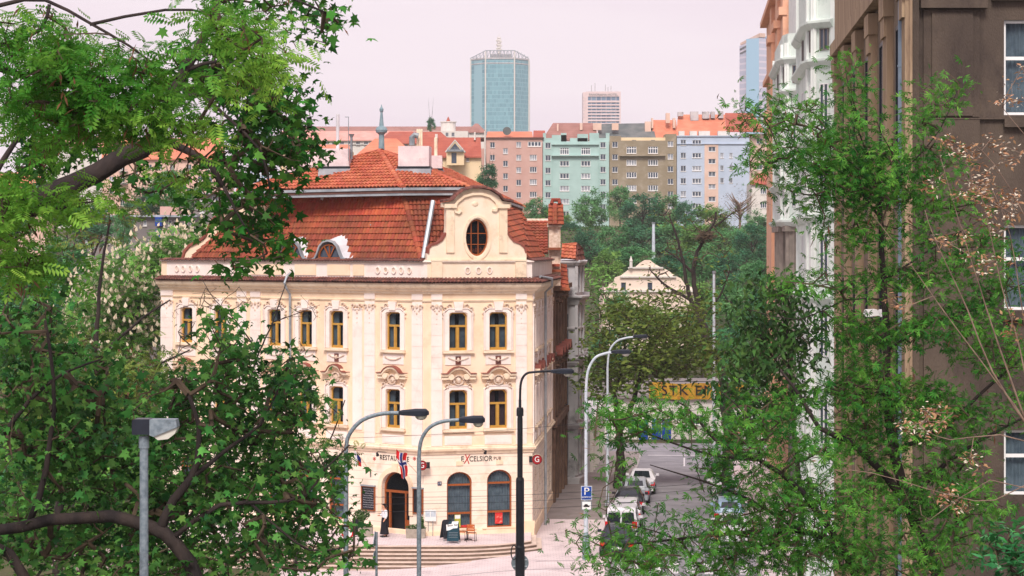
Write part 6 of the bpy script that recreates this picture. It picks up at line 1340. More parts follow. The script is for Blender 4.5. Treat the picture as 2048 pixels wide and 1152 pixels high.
def scatter(name, pts, size, proto, m, parent, org, droop=-.2, up=.6, jit=.35, axis=None):
    """one leaf (or spray) per point, as one mesh; droop: z of the leaf axis, up: how far faces look upward"""
    pts = np.asarray(pts, float); n = len(pts)
    if n == 0: return None
    pv = np.array(proto[0], float); K = len(pv)
    ax = RNG.normal(size=(n, 3)); ax[:, 2] = ax[:, 2] * .35 + droop
    if axis is not None: ax = np.tile(np.array(axis, float), (n, 1)) + RNG.normal(size=(n, 3)) * .25
    ax /= np.linalg.norm(ax, axis=1)[:, None]
    nr = RNG.normal(size=(n, 3)); nr[:, 2] = np.abs(nr[:, 2]) + up; nr -= ax * (nr * ax).sum(1)[:, None]; nr /= np.linalg.norm(nr, axis=1)[:, None]; sd_ = np.cross(nr, ax)
    s_ = size * (1 + jit * RNG.uniform(-1, 1, n)); V = pts[:, None, :] + s_[:, None, None] * (pv[None, :, 0:1] * ax[:, None, :] + pv[None, :, 1:2] * sd_[:, None, :] + pv[None, :, 2:3] * nr[:, None, :])
    V = (V - np.array(org)).reshape(-1, 3); me = bpy.data.meshes.new(name); me.vertices.add(len(V)); me.vertices.foreach_set('co', V.astype(np.float32).ravel())
    ln = [len(f) for f in proto[1]]; fl = np.concatenate([np.array(f) for f in proto[1]]); idx = (np.arange(n)[:, None] * K + fl[None, :]).ravel(); tot = np.tile(ln, n); st_0 = np.concatenate([[0], np.cumsum(tot)[:-1]])
    me.loops.add(len(idx)); me.loops.foreach_set('vertex_index', idx.astype(np.int32)); me.polygons.add(len(tot)); me.polygons.foreach_set('loop_start', st_0.astype(np.int32)); me.polygons.foreach_set('loop_total', tot.astype(np.int32))
    me.materials.append(m); me.update(calc_edges=True); me.validate(); return child(name, me, parent)
def in_blob(px, py, rx, ry, D, rD, n, shell=.0):
    q = RNG.normal(size=(n, 3)); q /= np.linalg.norm(q, axis=1)[:, None]; r_ = RNG.uniform(shell ** 3, 1, n) ** (1 / 3); q *= r_[:, None]; k = D / FPX; c = P(px, py, D)
    return np.array([c.x, c.y, c.z]) + q * np.array([rx * k, rD, ry * k])
def tree(label, limbs, blobs, D, leaf, size, m, name='tree', limb_dd=0, jit=.35, per=6, spread=.28, dens=1.0, rD=1.6, bark=None, twig=None, extras=(), r_tip=.006, expo=.46, cat='tree', group=None, droop=-.2, up=.6, crown='crown', rmax=None, pull=.35):
    """limbs: [([(px, py[, dD])...], r0, r1)]; blobs: [(px, py, rx, ry[, weight[, dD]])] at distance D. Twigs grow from the limbs out to every leaf cluster."""
    bark = bark or m_bark; twig = twig or m_twig; k = D / FPX; LP = []
    for pts, r0, r1 in limbs:
        v = [P(p[0], p[1], D + limb_dd + (p[2] if len(p) > 2 else 0)) for p in pts]; LP.append((v, r0, r1))
    base = LP[0][0][0]; LP[0] = ([Vector((base.x, base.y, gz(base.x, base.y) - .2))] + LP[0][0], LP[0][1] * 1.25, LP[0][2]); org = Vector((base.x, base.y, gz(base.x, base.y)))
    root = thing(name, label, cat, org, 0, group); b = MB(); nodes = []; nr_ = []
    for v, r0, r1 in LP:
        sm = []; 
        for i in range(len(v) - 1):
            p0, p1, p2, p3 = v[max(i - 1, 0)], v[i], v[i + 1], v[min(i + 2, len(v) - 1)]; ns = max(2, int((p2 - p1).length / .35)); ns = min(ns, 40)
            for j in range(ns): t = j / ns; sm.append(.5 * ((2 * p1) + (p2 - p0) * t + (2 * p0 - 5 * p1 + 4 * p2 - p3) * t * t + (3 * p1 - p0 - 3 * p2 + p3) * t ** 3))
        sm.append(v[-1]); n = len(sm); rr = [r0 + (r1 - r0) * (i / (n - 1)) ** .8 for i in range(n)]
        sm = [p + Vector((random.gauss(0, 1), random.gauss(0, 1), random.gauss(0, 1))) * rr[i] * .22 for i, p in enumerate(sm)]
        tube(b, sm, rr, 8 if r0 > .05 else 5); nodes += [tuple(p) for p in sm[1:]]; nr_ += rr[1:]
    b.build('trunk', bark, root, smooth=True)
    T_ = []; W_ = []
    for bl in blobs:
        px, py, rx, ry = bl[:4]; wt = bl[4] if len(bl) > 4 else 1; dd = bl[5] if len(bl) > 5 else 0
        n = max(3, int(rx * ry / 95 * dens * wt)); T_.append(in_blob(px, py, rx, ry, D + dd, rD, n))
    if not T_: return root, None
    T_ = np.concatenate(T_); N_ = np.array(nodes); d = np.array([np.min(((N_ - t) ** 2).sum(1)) for t in T_]); order = np.argsort(d)
    cap_ = len(N_) + len(T_) * 8; A = np.zeros((cap_, 3)); A[:len(N_)] = N_; cnt = len(N_); par = [-1] * cnt; desc = [0] * cnt; tips = []
    for ti in order:
        t = T_[ti]; dd = ((A[:cnt] - t) ** 2).sum(1); j = int(np.argmin(dd)); dist = math.sqrt(dd[j]); ns = max(1, min(6, int(dist / .4 + .5))); a = A[j].copy(); prev = j
        for s in range(1, ns + 1):
            f = s / ns; p = a + (t - a) * f + RNG.normal(size=3) * .07 * dist * (f < 1) + np.array([0, 0, 1]) * pull * .25 * dist * f * (1 - f)
            A[cnt] = p; par.append(prev); desc.append(0); prev = cnt; cnt += 1
        tips.append(prev)
    for t in tips:
        j = t
        while j >= 0 and par[j] >= 0 or j == t:
            desc[j] += 1; j = par[j]
            if j < 0: break
    b = MB(); vs = b.v; fs = b.f
    for j in range(len(N_), cnt):
        p, q = Vector(A[par[j]]), Vector(A[j]); r1 = r_tip * max(1, desc[j]) ** expo; r0 = r_tip * max(1, desc[par[j]]) ** expo if par[j] >= len(N_) else r1 * 1.15; t = q - p
        if t.length < 1e-5: continue
        t.normalize(); a = t.orthogonal().normalized(); c = t.cross(a); n = 3 if r1 < .012 else 5; o = len(vs)
        for cc, rr in ((p, r0), (q, r1)):
            for i in range(n): w_ = 2 * math.pi * i / n; vs.append(tuple(cc + (a * math.cos(w_) + c * math.sin(w_)) * rr))
        for i in range(n): fs.append((o + i, o + (i + 1) % n, o + n + (i + 1) % n, o + n + i)); b.m.append(0)
    b.build('twigs', twig, root)
    tp_ = A[tips]; L_ = np.repeat(tp_, per, axis=0) + RNG.normal(size=(len(tp_) * per, 3)) * spread * np.array([1, 1, .7])
    cr_ = scatter(crown, L_, size, leaf, m, root, org, droop, up, jit) if per else None
    for nm, proto, mm, sz, frac, pr, sprd, drp, axs, hgt in extras:
        pk = RNG.random(len(tp_)) < frac
        if hgt is not None: pk &= hgt(tp_)
        E_ = np.repeat(tp_[pk], pr, axis=0); E_ = E_ + RNG.normal(size=E_.shape) * sprd; scatter(nm, E_, sz, proto, mm, root, org, drp, .3, .3, axs)
    return root, cr_
W = lambda *a: a
# near maple, upper left
tree('big maple with dark leaves and a thick bare limb crossing the upper left', [
 ([(-190, 900), (-170, 620), (-60, 470), (60, 405), (150, 370), (240, 315), (305, 288)], .30, .135), ([(305, 288), (322, 245), (338, 200), (372, 140), (420, 50), (450, -30)], .13, .045), ([(240, 315), (310, 286), (372, 298), (420, 330), (446, 372)], .08, .035),
 ([(440, -60), (520, -30), (590, 0), (650, 25)], .04, .015), ([(338, 200), (400, 190), (450, 230), (520, 300), (540, 380)], .04, .014), ([(446, 372), (470, 420), (500, 470)], .03, .012), ([(-60, 470), (0, 330), (60, 250), (120, 200)], .07, .02), ([(372, 140), (450, 120), (530, 150)], .035, .012)],
 [(335, 165, 60, 45), (405, 120, 65, 50), (470, 170, 75, 60), (540, 190, 60, 60), (590, 225, 36, 50), (560, 290, 60, 55), (490, 320, 65, 55), (425, 345, 55, 45, .8), (525, 400, 55, 55), (480, 455, 60, 40), (545, 480, 40, 32), (600, 320, 34, 55), (610, 265, 22, 30), (60, 330, 60, 45), (235, 275, 60, 40, .8), (150, 290, 55, 40, .8),
  (285, 355, 35, 40, .6), (335, 385, 45, 28, .6), (120, 230, 60, 50), (440, 415, 38, 34, .8), (470, 10, 60, 24), (560, 12, 50, 20), (620, 18, 60, 18), (655, 50, 30, 30), (650, 82, 22, 12), (590, 62, 26, 20, .6), (500, 525, 26, 18), (470, 535, 24, 14), (545, 515, 28, 16), (250, 200, 50, 40, .5), (30, 420, 50, 40), (200, 340, 50, 20, .4), (380, 400, 30, 24, .5), (520, 250, 60, 50)],
 30, MAPLE, .145, lf_maple, up=.3, limb_dd=-1.2, jit=.5, per=6, spread=.17, dens=1.05, rD=1.5, extras=(('seed_pods', POD, pod, .12, .06, 6, .14, -1.4, None, None),))
# near maple, lower left
tree('spreading maple with mid-green leaves filling the lower left behind the boxy lamp', [
 ([(380, 1300), (400, 1180), (350, 1090), (300, 1050), (220, 1035), (100, 1042), (-60, 1070)], .16, .085), ([(320, 1062), (345, 1000), (385, 955), (400, 900), (395, 850), (378, 790)], .09, .03), ([(385, 955), (460, 895), (520, 850), (560, 770)], .05, .014), ([(350, 1075), (440, 1010), (540, 1005), (610, 990), (650, 940), (700, 890)], .05, .012),
 ([(60, 1040), (90, 940), (108, 820), (100, 700), (90, 640)], .06, .02), ([(0, 880), (60, 800), (130, 745), (200, 720)], .05, .015), ([(-40, 1080), (20, 1110), (70, 1200)], .09, .09), ([(500, 1005), (560, 1060), (620, 1100), (690, 1095)], .03, .01)],
 [(60, 640, 75, 60), (50, 740, 85, 70), (160, 760, 90, 65), (80, 850, 95, 70), (200, 850, 95, 60), (90, 950, 100, 60), (220, 950, 95, 60), (325, 860, 80, 60), (420, 780, 80, 60), (460, 870, 85, 60), (530, 800, 65, 60), (565, 750, 55, 34), (440, 690, 38, 38), (452, 645, 26, 24), (585, 830, 50, 50), (530, 930, 75, 50), (600, 950, 55, 45), (645, 1010, 40, 50), (560, 1040, 85, 50), (440, 990, 85, 60), (330, 1050, 100, 60), (170, 1080, 110, 50), (50, 1080, 80, 55), (600, 1110, 70, 36), (690, 1075, 26, 26), (655, 940, 30, 24), (640, 890, 26, 18), (704, 1100, 20, 12),
  (330, 960, 70, 60), (330, 790, 60, 40, .7), (430, 1110, 100, 40), (250, 1130, 100, 34), (60, 560, 60, 50, .6), (480, 740, 50, 40)],
 34, MAPLE, .145, lf_maple2, up=.3, per=9, spread=.21, dens=1.02, rD=2.2, limb_dd=-1.6, jit=.5, extras=(('blossom', LEAF, lilc, .07, .03, 14, .09, .6, None, lambda t: t[:, 2] < 10.4),))
# light locust, top left
tree('feathery light-green locust with hanging brown pods, nearest at the upper left', [
 ([(-260, 900), (-220, 300), (-120, 120), (0, 138), (70, 162), (140, 168), (200, 205), (250, 235), (300, 248)], .14, .012), ([(-120, 60), (0, 10), (90, 0), (180, 48), (260, 92), (330, 145), (430, 192)], .03, .008), ([(180, 48), (330, 20), (430, 30), (520, 90), (560, 150)], .02, .006), ([(-160, 300), (-60, 380), (30, 430), (110, 420), (200, 400)], .05, .008), ([(-160, 420), (-60, 500), (20, 520), (90, 510)], .04, .008), ([(-60, 80), (0, 90), (80, 60), (100, 10)], .03, .02)],
 [(60, 70, 75, 45), (170, 110, 90, 45), (60, 210, 75, 50), (190, 215, 95, 50), (300, 235, 75, 42), (385, 262, 50, 28), (320, 130, 60, 40, .5), (430, 40, 60, 34), (500, 75, 60, 42), (548, 120, 34, 44), (450, 150, 50, 34, .6), (70, 145, 70, 40), (60, 395, 80, 36), (160, 405, 60, 22), (55, 510, 60, 50), (20, 450, 50, 36), (300, 180, 60, 30, .5), (120, 290, 60, 30, .5), (370, 350, 50, 22, .3), (240, 150, 60, 34, .6)],
 21, PINN, .2, lf_loc, per=8, spread=.15, dens=.72, rD=.9, droop=-.45, up=1.0, extras=(('seed_pods', POD, pod, .13, .1, 9, .1, -1.8, None, None),))
# pod-laden locust, middle left
POD2 = (('seed_pods', POD, pod, .24, .55, 8, .3, -1.8, None, None),)
tree('brownish locust laden with dry pods between the maples and the chestnut', [([(120, 1000), (150, 860), (190, 700), (200, 560), (220, 440)], .2, .03), ([(190, 720), (280, 640), (340, 600)], .07, .02), ([(150, 860), (260, 760), (380, 700)], .08, .02)],
 [(240, 415, 45, 45, .7), (150, 480, 50, 40, .5), (250, 740, 90, 40, .8), (345, 740, 60, 36, .8), (110, 680, 70, 50, .9), (300, 780, 90, 50), (200, 800, 100, 60), (100, 780, 90, 60)],
 62, PINN, .42, lf_olv, per=4, spread=.4, dens=.75, rD=2.6, extras=POD2)
tree('thin yellowish locust sapling with pods in front of the lower left windows', [([(590, 1180), (600, 1040), (620, 950), (665, 870), (690, 800)], .08, .015), ([(600, 1040), (560, 940), (560, 860)], .04, .01)],
 [(560, 900, 40, 50, .5), (610, 880, 36, 50, .5), (655, 850, 22, 55, .5), (690, 900, 18, 40, .6), (600, 960, 50, 40, .5), (640, 800, 16, 30, .3)], 56, PINN, .3, lf_olv, per=4, spread=.25, dens=.9, rD=1.2, extras=(('seed_pods', POD, pod, .16, .5, 7, .2, -1.8, None, None),))
# chestnut with candles
tree('flowering chestnut covered in upright cream candles, behind the left end of the cream house', [([(250, 900), (260, 760), (270, 660), (300, 560), (340, 500)], .4, .08), ([(270, 660), (220, 610), (190, 580)], .2, .05)],
 [(375, 478, 40, 26), (345, 500, 50, 36), (300, 530, 60, 42), (250, 570, 70, 44), (345, 560, 60, 50), (295, 620, 75, 55), (215, 630, 75, 50), (290, 690, 80, 55), (195, 690, 70, 50), (170, 600, 45, 36), (225, 530, 30, 24)],
 126, PALM, .42, lf_chn, per=12, spread=.65, up=1.4, dens=1.0, rD=4, extras=(('blossom_candles', CANDLE, crm, .36, .95, 6, .75, .9, (0, -.1, 1), None),))
for i_, (lb_, bl_, D_, lf_) in enumerate((('dark thicket shrub below the left maple, in front of the ground-floor wall', [(420, 880, 90, 60), (510, 960, 90, 60), (380, 1000, 90, 60), (600, 1060, 70, 50), (480, 1080, 110, 50), (340, 860, 60, 60), (550, 880, 50, 50)], 88, 'lf_dk'), ('wide dark shrub at the lower left corner under the thick limb', [(60, 900, 100, 80), (200, 960, 100, 70), (60, 1050, 110, 70), (220, 1080, 110, 60), (340, 1110, 90, 50)], 82, 'lf_chn'),
      ('flowering lilac shrub with pale blossoms at the bottom left, beside the boxy lamp post', [(250, 1120, 60, 30), (350, 1120, 60, 34), (420, 1125, 60, 30), (150, 1130, 60, 26)], 44, 'lf_lau2'))):
    lf_lau2 = lf_maple2
    tree(lb_, [([(bl_[0][0], 1300), (bl_[0][0], 1180), (bl_[1][0], bl_[1][1] + 20)], .08, .02)], bl_, D_, LEAF, .3 if D_ > 60 else .14, globals()[lf_], name='shrub', cat='shrub', per=14 if D_ > 60 else 9, spread=.5 if D_ > 60 else .22, dens=1.2, rD=2.2 if D_ > 60 else .9, r_tip=.01,
         extras=() if D_ > 60 else (('blossoms', CANDLE, lilc, .16, .3, 3, .12, .8, (0, 0, 1), None),))
# bare tree before the facade
tree('nearly leafless young tree with dark twigs in front of the upper facade windows', [([(455, 1100), (470, 900), (500, 760), (518, 705), (545, 645), (560, 600), (572, 568)], .11, .02), ([(518, 705), (470, 640), (430, 600), (405, 560)], .05, .012), ([(545, 645), (600, 625), (640, 610)], .035, .01), ([(500, 760), (560, 740), (610, 700)], .04, .01), ([(470, 800), (420, 720), (380, 690)], .04, .01), ([(470, 640), (400, 610), (350, 620)], .03, .008)],
 [(420, 590, 50, 26, .8), (480, 600, 40, 30, .6), (570, 600, 36, 30, .8), (600, 640, 40, 24, .6), (390, 640, 50, 40, .6), (560, 700, 50, 30, .6), (350, 700, 40, 30, .8), (600, 720, 30, 40, .5)], 92, LEAF, .1, lf_olv, per=2, spread=.12, dens=1.3, rD=1.6, r_tip=.009)
# right-hand near tree
tree('tall slim rowan-like tree with fresh pinnate leaves before the brown street house', [
 ([(1905, 1260), (1880, 1170), (1850, 1085), (1812, 1000), (1790, 900), (1775, 800), (1776, 700), (1770, 600), (1765, 500), (1757, 400), (1740, 320)], .17, .035), ([(1812, 1000), (1760, 940), (1700, 885), (1640, 855), (1600, 790), (1560, 740)], .09, .02), ([(1790, 900), (1880, 860), (1960, 790), (2060, 700)], .05, .02), ([(1812, 1000), (1890, 930), (1960, 880), (2060, 830)], .06, .02),
 ([(1740, 320), (1712, 250), (1698, 180), (1688, 120)], .02, .006), ([(1757, 400), (1820, 330), (1880, 260), (1915, 180)], .022, .006), ([(1765, 440), (1690, 350), (1600, 300), (1520, 240)], .03, .006), ([(1740, 360), (1640, 270), (1560, 200)], .02, .006), ([(1770, 600), (1690, 600), (1600, 640), (1500, 620)], .022, .006), ([(1776, 700), (1860, 650), (1980, 600), (2060, 560)], .03, .01), ([(1770, 560), (1860, 500), (1960, 440)], .025, .008), ([(1776, 780), (1700, 790), (1620, 760)], .02, .006)],
 [(1690, 130, 20, 26), (1700, 185, 28, 32), (1722, 240, 30, 34), (1560, 195, 24, 18), (1530, 240, 52, 24), (1595, 235, 45, 32), (1660, 265, 44, 34), (1560, 300, 50, 28), (1625, 310, 55, 40), (1700, 320, 60, 44), (1775, 310, 50, 40), (1850, 175, 20, 16), (1895, 165, 30, 14), (1870, 225, 45, 36), (1645, 375, 70, 40), (1725, 385, 75, 45), (1800, 375, 70, 45), (1865, 320, 45, 40), (1890, 400, 50, 36), (1480, 215, 24, 10), (1525, 340, 30, 24),
  (1655, 440, 40, 34, .6), (1740, 470, 60, 44, .8), (1700, 570, 55, 26, .7), (1790, 560, 60, 30), (1880, 550, 75, 30), (1965, 500, 55, 36), (2015, 570, 50, 34), (1700, 650, 60, 30), (1790, 660, 65, 34), (1860, 650, 55, 28), (1590, 570, 60, 18, .7), (1740, 760, 75, 34), (1810, 790, 75, 36), (1680, 800, 65, 40), (1780, 860, 75, 45), (1860, 810, 60, 36), (1710, 890, 80, 34), (1900, 890, 55, 40, .8), (1960, 700, 55, 40, .6), (1840, 470, 50, 36, .6), (1640, 520, 30, 30, .4), (1950, 630, 70, 40), (2010, 700, 50, 40), (1930, 830, 60, 40, .7), (2020, 820, 40, 40, .6), (1740, 700, 60, 40), (1880, 980, 70, 50), (1790, 980, 60, 50)],
 36, PALM, .095, lf_ail, jit=.5, per=12, spread=.2, dens=1.25, rD=1.7, extras=(('seed_pods', POD, pod, .16, .05, 8, .16, -1.8, None, None),), droop=-.3)
tree('low leafy branches of a pinnate-leaved tree hanging over the parked cars', [
 ([(1760, 1300), (1720, 1180), (1680, 1090), (1600, 1062), (1470, 1066), (1350, 1078), (1240, 1090)], .15, .012), ([(1680, 1090), (1600, 980), (1520, 920), (1430, 880), (1370, 810), (1330, 800)], .07, .008), ([(1520, 920), (1420, 910), (1300, 870), (1220, 840), (1190, 820)], .03, .006), ([(1600, 1062), (1500, 1000), (1400, 960), (1300, 930)], .04, .008), ([(1350, 1078), (1260, 1050), (1200, 1080), (1130, 1060)], .014, .005), ([(1520, 920), (1500, 840), (1440, 780)], .03, .008)],
 [(1205, 825, 26, 22), (1245, 850, 50, 32), (1300, 830, 60, 32), (1360, 820, 60, 26, .8), (1300, 806, 30, 12, .5), (1405, 880, 60, 30, .8), (1200, 868, 24, 14), (1222, 940, 30, 22, .7), (1150, 1065, 24, 18, .7), (1205, 1100, 44, 26), (1245, 1062, 40, 18, .6), (1325, 1020, 40, 24, .25), (1410, 965, 50, 36, .35), (1455, 1010, 55, 44, .7), (1385, 1055, 60, 34, .7), (1300, 1095, 70, 34), (1240, 1132, 60, 18), (1450, 1110, 75, 34), (1530, 1060, 75, 50), (1560, 980, 55, 50), (1610, 1090, 75, 45), (1700, 1110, 85, 40), (1800, 1110, 80, 40), (1500, 880, 55, 50), (1545, 820, 55, 40), (1480, 945, 45, 34), (1625, 1000, 55, 50), (1690, 1000, 60, 50), (1440, 838, 40, 22, .7), (1620, 900, 50, 40), (1880, 1090, 60, 40), (1950, 1020, 50, 60), (1350, 1135, 80, 20), (1560, 1130, 90, 26), (1200, 1010, 20, 14, .6)],
 34, PALM, .09, lf_ail, jit=.5, per=12, spread=.2, dens=1.15, rD=1.8, droop=-.3, extras=(('seed_pods', POD, rust, .1, .03, 10, .12, -.3, None, None),))
tree('dark drooping ivy-like tree with dense small leaves in front of the peach house', [([(1600, 1000), (1590, 880), (1582, 760), (1572, 640), (1560, 560)], .12, .03), ([(1582, 760), (1530, 690), (1500, 620)], .05, .015)],
 [(1530, 575, 46, 24), (1575, 590, 42, 30), (1512, 640, 45, 40), (1585, 650, 40, 50), (1540, 705, 55, 50), (1608, 700, 24, 45), (1500, 715, 38, 40), (1560, 785, 55, 40), (1480, 780, 40, 36), (1520, 840, 50, 40), (1465, 700, 24, 24, .6)],
 70, LEAF, .3, lf_dk, per=14, spread=.42, dens=1.4, rD=2.2, droop=-.9, up=.3)
# pale-stemmed shrub with rusty blossoms
ST = [([(2120, 1250), (2100, 1000), (2060, 860), (1990, 760), (1900, 640), (1800, 500), (1745, 430)], 0.0310, .004), ([(2060, 860), (1985, 745), (1935, 620), (1870, 480), (1850, 420)], 0.0186, .004), ([(2050, 840), (2000, 700), (1955, 560), (1905, 400), (1880, 310)], 0.0186, .004), ([(2070, 860), (2040, 700), (2000, 560), (1965, 400), (1925, 310)], 0.0174, .004), ([(2080, 800), (2048, 640), (2020, 470), (1985, 380)], 0.0149, .004),
      ([(2100, 560), (2048, 430), (1990, 330), (1945, 285)], 0.0124, .004), ([(2110, 320), (2050, 270), (2005, 215)], 0.0099, .004), ([(2100, 900), (2000, 870), (1900, 880), (1850, 860)], 0.0136, .004), ([(2100, 940), (1990, 1000), (1900, 990), (1700, 940), (1640, 1000)], 0.0099, .004), ([(2100, 1000), (1980, 960), (1860, 1040), (1840, 1010)], 0.0099, .004)]
tree('pale-stemmed shrub tipped with rusty and cream seed heads at the right edge', ST,
 [(2002, 202, 22, 16), (1880, 290, 26, 16), (1925, 300, 30, 20), (1990, 285, 24, 16), (1940, 375, 36, 24), (1990, 390, 40, 30), (2032, 310, 20, 22), (1872, 370, 24, 16), (2035, 150, 16, 16), (1958, 335, 20, 14), (1992, 440, 34, 20), (1905, 480, 30, 20), (1960, 520, 30, 20), (1880, 830, 40, 24), (1835, 855, 26, 18), (1905, 1000, 34, 24), (2010, 650, 30, 26, .6), (1950, 930, 30, 20, .6), (1800, 600, 24, 20, .5)],
 29, LEAF, .08, rust, name='shrub', cat='shrub', per=14, spread=.08, dens=.85, rD=.8, bark=m_pale, twig=m_pale, crown='seed_heads', extras=(('pale_seed_heads', LEAF, crm, .06, .6, 9, .07, -.2, None, None),), r_tip=.004)
tree('glossy bright green laurel bush in the bottom right corner', [([(2040, 1300), (2030, 1180), (2015, 1110)], .03, .01)], [(2015, 1085, 40, 36), (2040, 1130, 40, 40), (1995, 1125, 24, 24, .8)], 26, LEAF, .17, lf_lau, name='bush', cat='bush', per=7, spread=.12, dens=1.4, rD=.5, up=1.2)
# street trees
tree('broad olive-brown street tree with a black trunk on the left pavement', [([(1240, 1010), (1240, 930), (1238, 850), (1228, 790), (1215, 740), (1205, 700)], .36, .08), ([(1240, 860), (1268, 800), (1280, 740), (1310, 690), (1340, 640)], .24, .06), ([(1280, 760), (1340, 720), (1400, 690)], .12, .04), ([(1228, 790), (1250, 720), (1245, 660)], .12, .04)],
 [(1240, 635, 60, 34, .8), (1300, 620, 60, 34, .8), (1205, 695, 40, 45, .8), (1280, 695, 75, 45), (1345, 670, 60, 45), (1240, 755, 65, 36), (1325, 732, 75, 30), (1395, 718, 50, 36), (1410, 670, 40, 34, .6), (1375, 610, 45, 30, .5), (1195, 770, 26, 30)],
 132, LEAF, .42, lf_olv, per=20, spread=.6, dens=1.5, rD=4, r_tip=.014, up=.2)
tree('greener street tree right of the olive one, over the banner', [([(1450, 960), (1452, 880), (1445, 820), (1430, 770)], .25, .08), ([(1445, 830), (1490, 780), (1510, 740)], .12, .04)], [(1480, 745, 36, 40), (1500, 800, 34, 40), (1450, 850, 40, 26, .7), (1520, 720, 24, 40), (1460, 700, 36, 30, .6)], 120, LEAF, .4, far_g[0], per=16, spread=.5, dens=1.0, rD=3, r_tip=.018)
tree('tall twisted dark tree almost bare, with a nest high in its crown', [([(1470, 900), (1455, 800), (1440, 730), (1420, 690), (1402, 640), (1392, 590), (1386, 540), (1400, 495), (1428, 445), (1432, 425)], .5, .08), ([(1404, 650), (1378, 590), (1368, 530), (1352, 470), (1338, 430)], .25, .06), ([(1386, 545), (1360, 520), (1330, 500)], .14, .05), ([(1402, 640), (1440, 590), (1460, 540)], .14, .05), ([(1380, 600), (1330, 570), (1300, 540)], .16, .05), ([(1420, 690), (1370, 670), (1320, 650)], .18, .05), ([(1428, 455), (1460, 430), (1480, 420)], .08, .04)],
 [(1350, 590, 44, 34, 1.2), (1338, 440, 24, 18), (1382, 455, 24, 20), (1432, 440, 26, 24), (1450, 500, 26, 26, .8), (1350, 500, 30, 22), (1320, 550, 34, 24), (1400, 520, 26, 24), (1460, 560, 22, 26, .6), (1340, 610, 40, 24, .7), (1470, 430, 18, 14)], 165, LEAF, .34, lf_olv, per=5, spread=.6, dens=1.3, rD=3.5, r_tip=.026, expo=.4)
c_ = P(1412, 473, 164.5); s_ = thing('nest', 'dark twig nest in a fork of the tall twisted tree', 'nest', c_); b = MB(); rr = random.Random(3)
for i in range(160):
    a = Vector((rr.gauss(0, .35), rr.gauss(0, .35), rr.gauss(0, .2))); t = Vector((rr.gauss(0, 1), rr.gauss(0, 1), rr.gauss(0, .3))).normalized() * .45; tube(b, [a - t, a + t], .03, 3)
child('twigs', b.mesh('twigs', m_twig), s_)
tree('bright yellow-green tree beside the grey turreted house', [([(1195, 900), (1195, 760), (1192, 640)], .3, .08)], [(1188, 565, 26, 26), (1200, 610, 30, 34), (1190, 665, 26, 36), (1215, 560, 24, 22), (1205, 720, 30, 40), (1180, 540, 16, 14)], 205, LEAF, .6, far_g[2], per=12, spread=.8, dens=1.2, rD=4, r_tip=.02)
# hillside trees: four crowns, copied
def crown_mesh(seed, n=2600, clumps=42, m=None, flat=1):
    rg_ = np.random.default_rng(seed); c = rg_.normal(size=(clumps, 3)); c /= np.linalg.norm(c, axis=1)[:, None]; c *= rg_.uniform(.45, .92, clumps)[:, None]; c[:, 2] = c[:, 2] * .85
    k = rg_.integers(0, clumps, n); p = c[k] + rg_.normal(size=(n, 3)) * np.array([.11, .11, .075]) + np.array([0, 0, .0]); return p
PROTO = {}
def far_tree(label, px, py, rx, ry, D, mi=0, sd=0, sparse=0):
    key = (mi, sd, sparse); kk = D / FPX; c = P(px, py, D); z0 = gz(c.x, D); root = thing('tree', label, 'tree', (c.x, D, z0), 0, 'trees on the far slope')
    if key not in PROTO:
        p = crown_mesh(sd + 10 * mi, 700 if sparse else 6500); tmp = scatter('crown', p * np.array([1, 1, 1.2]), .11 if not sparse else .06, LEAF, far_g[mi], None, (0, 0, 0), -.1, .4); me = tmp.data; bpy.data.objects.remove(tmp); b = MB()
        tube(b, [(0, 0, -2.2), (0, 0, -.8), (.05, 0, .1)], [.07, .05, .02], 6); rr = random.Random(sd)
        for i in range(9 if not sparse else 40):
            a = rr.uniform(0, 6.3); z = rr.uniform(-.8, 0); l = rr.uniform(.5, .95); tube(b, [(0, 0, z), (math.cos(a) * l * .5, math.sin(a) * l * .5, z + .3), (math.cos(a) * l * .8, math.sin(a) * l * .8, z + .3 + l * .4)], [.03, .018, .006], 4)
        PROTO[key] = (me, b.mesh('trunk', m_bark if not sparse else m_pale))
    cm, tm = PROTO[key]; o = child('crown', cm, root, (0, 0, c.z - z0)); o.scale = (rx * kk * 1.15, rx * kk, ry * kk * 1.15); o.rotation_euler[2] = sd * 1.7 + px
    t = child('trunk', tm, root, (0, 0, c.z - z0)); t.scale = (rx * kk, rx * kk, max(ry * kk, (c.z - z0) / 2.1)); t.rotation_euler[2] = o.rotation_euler[2]
GT = 'leafy tree on the far slope, %s'
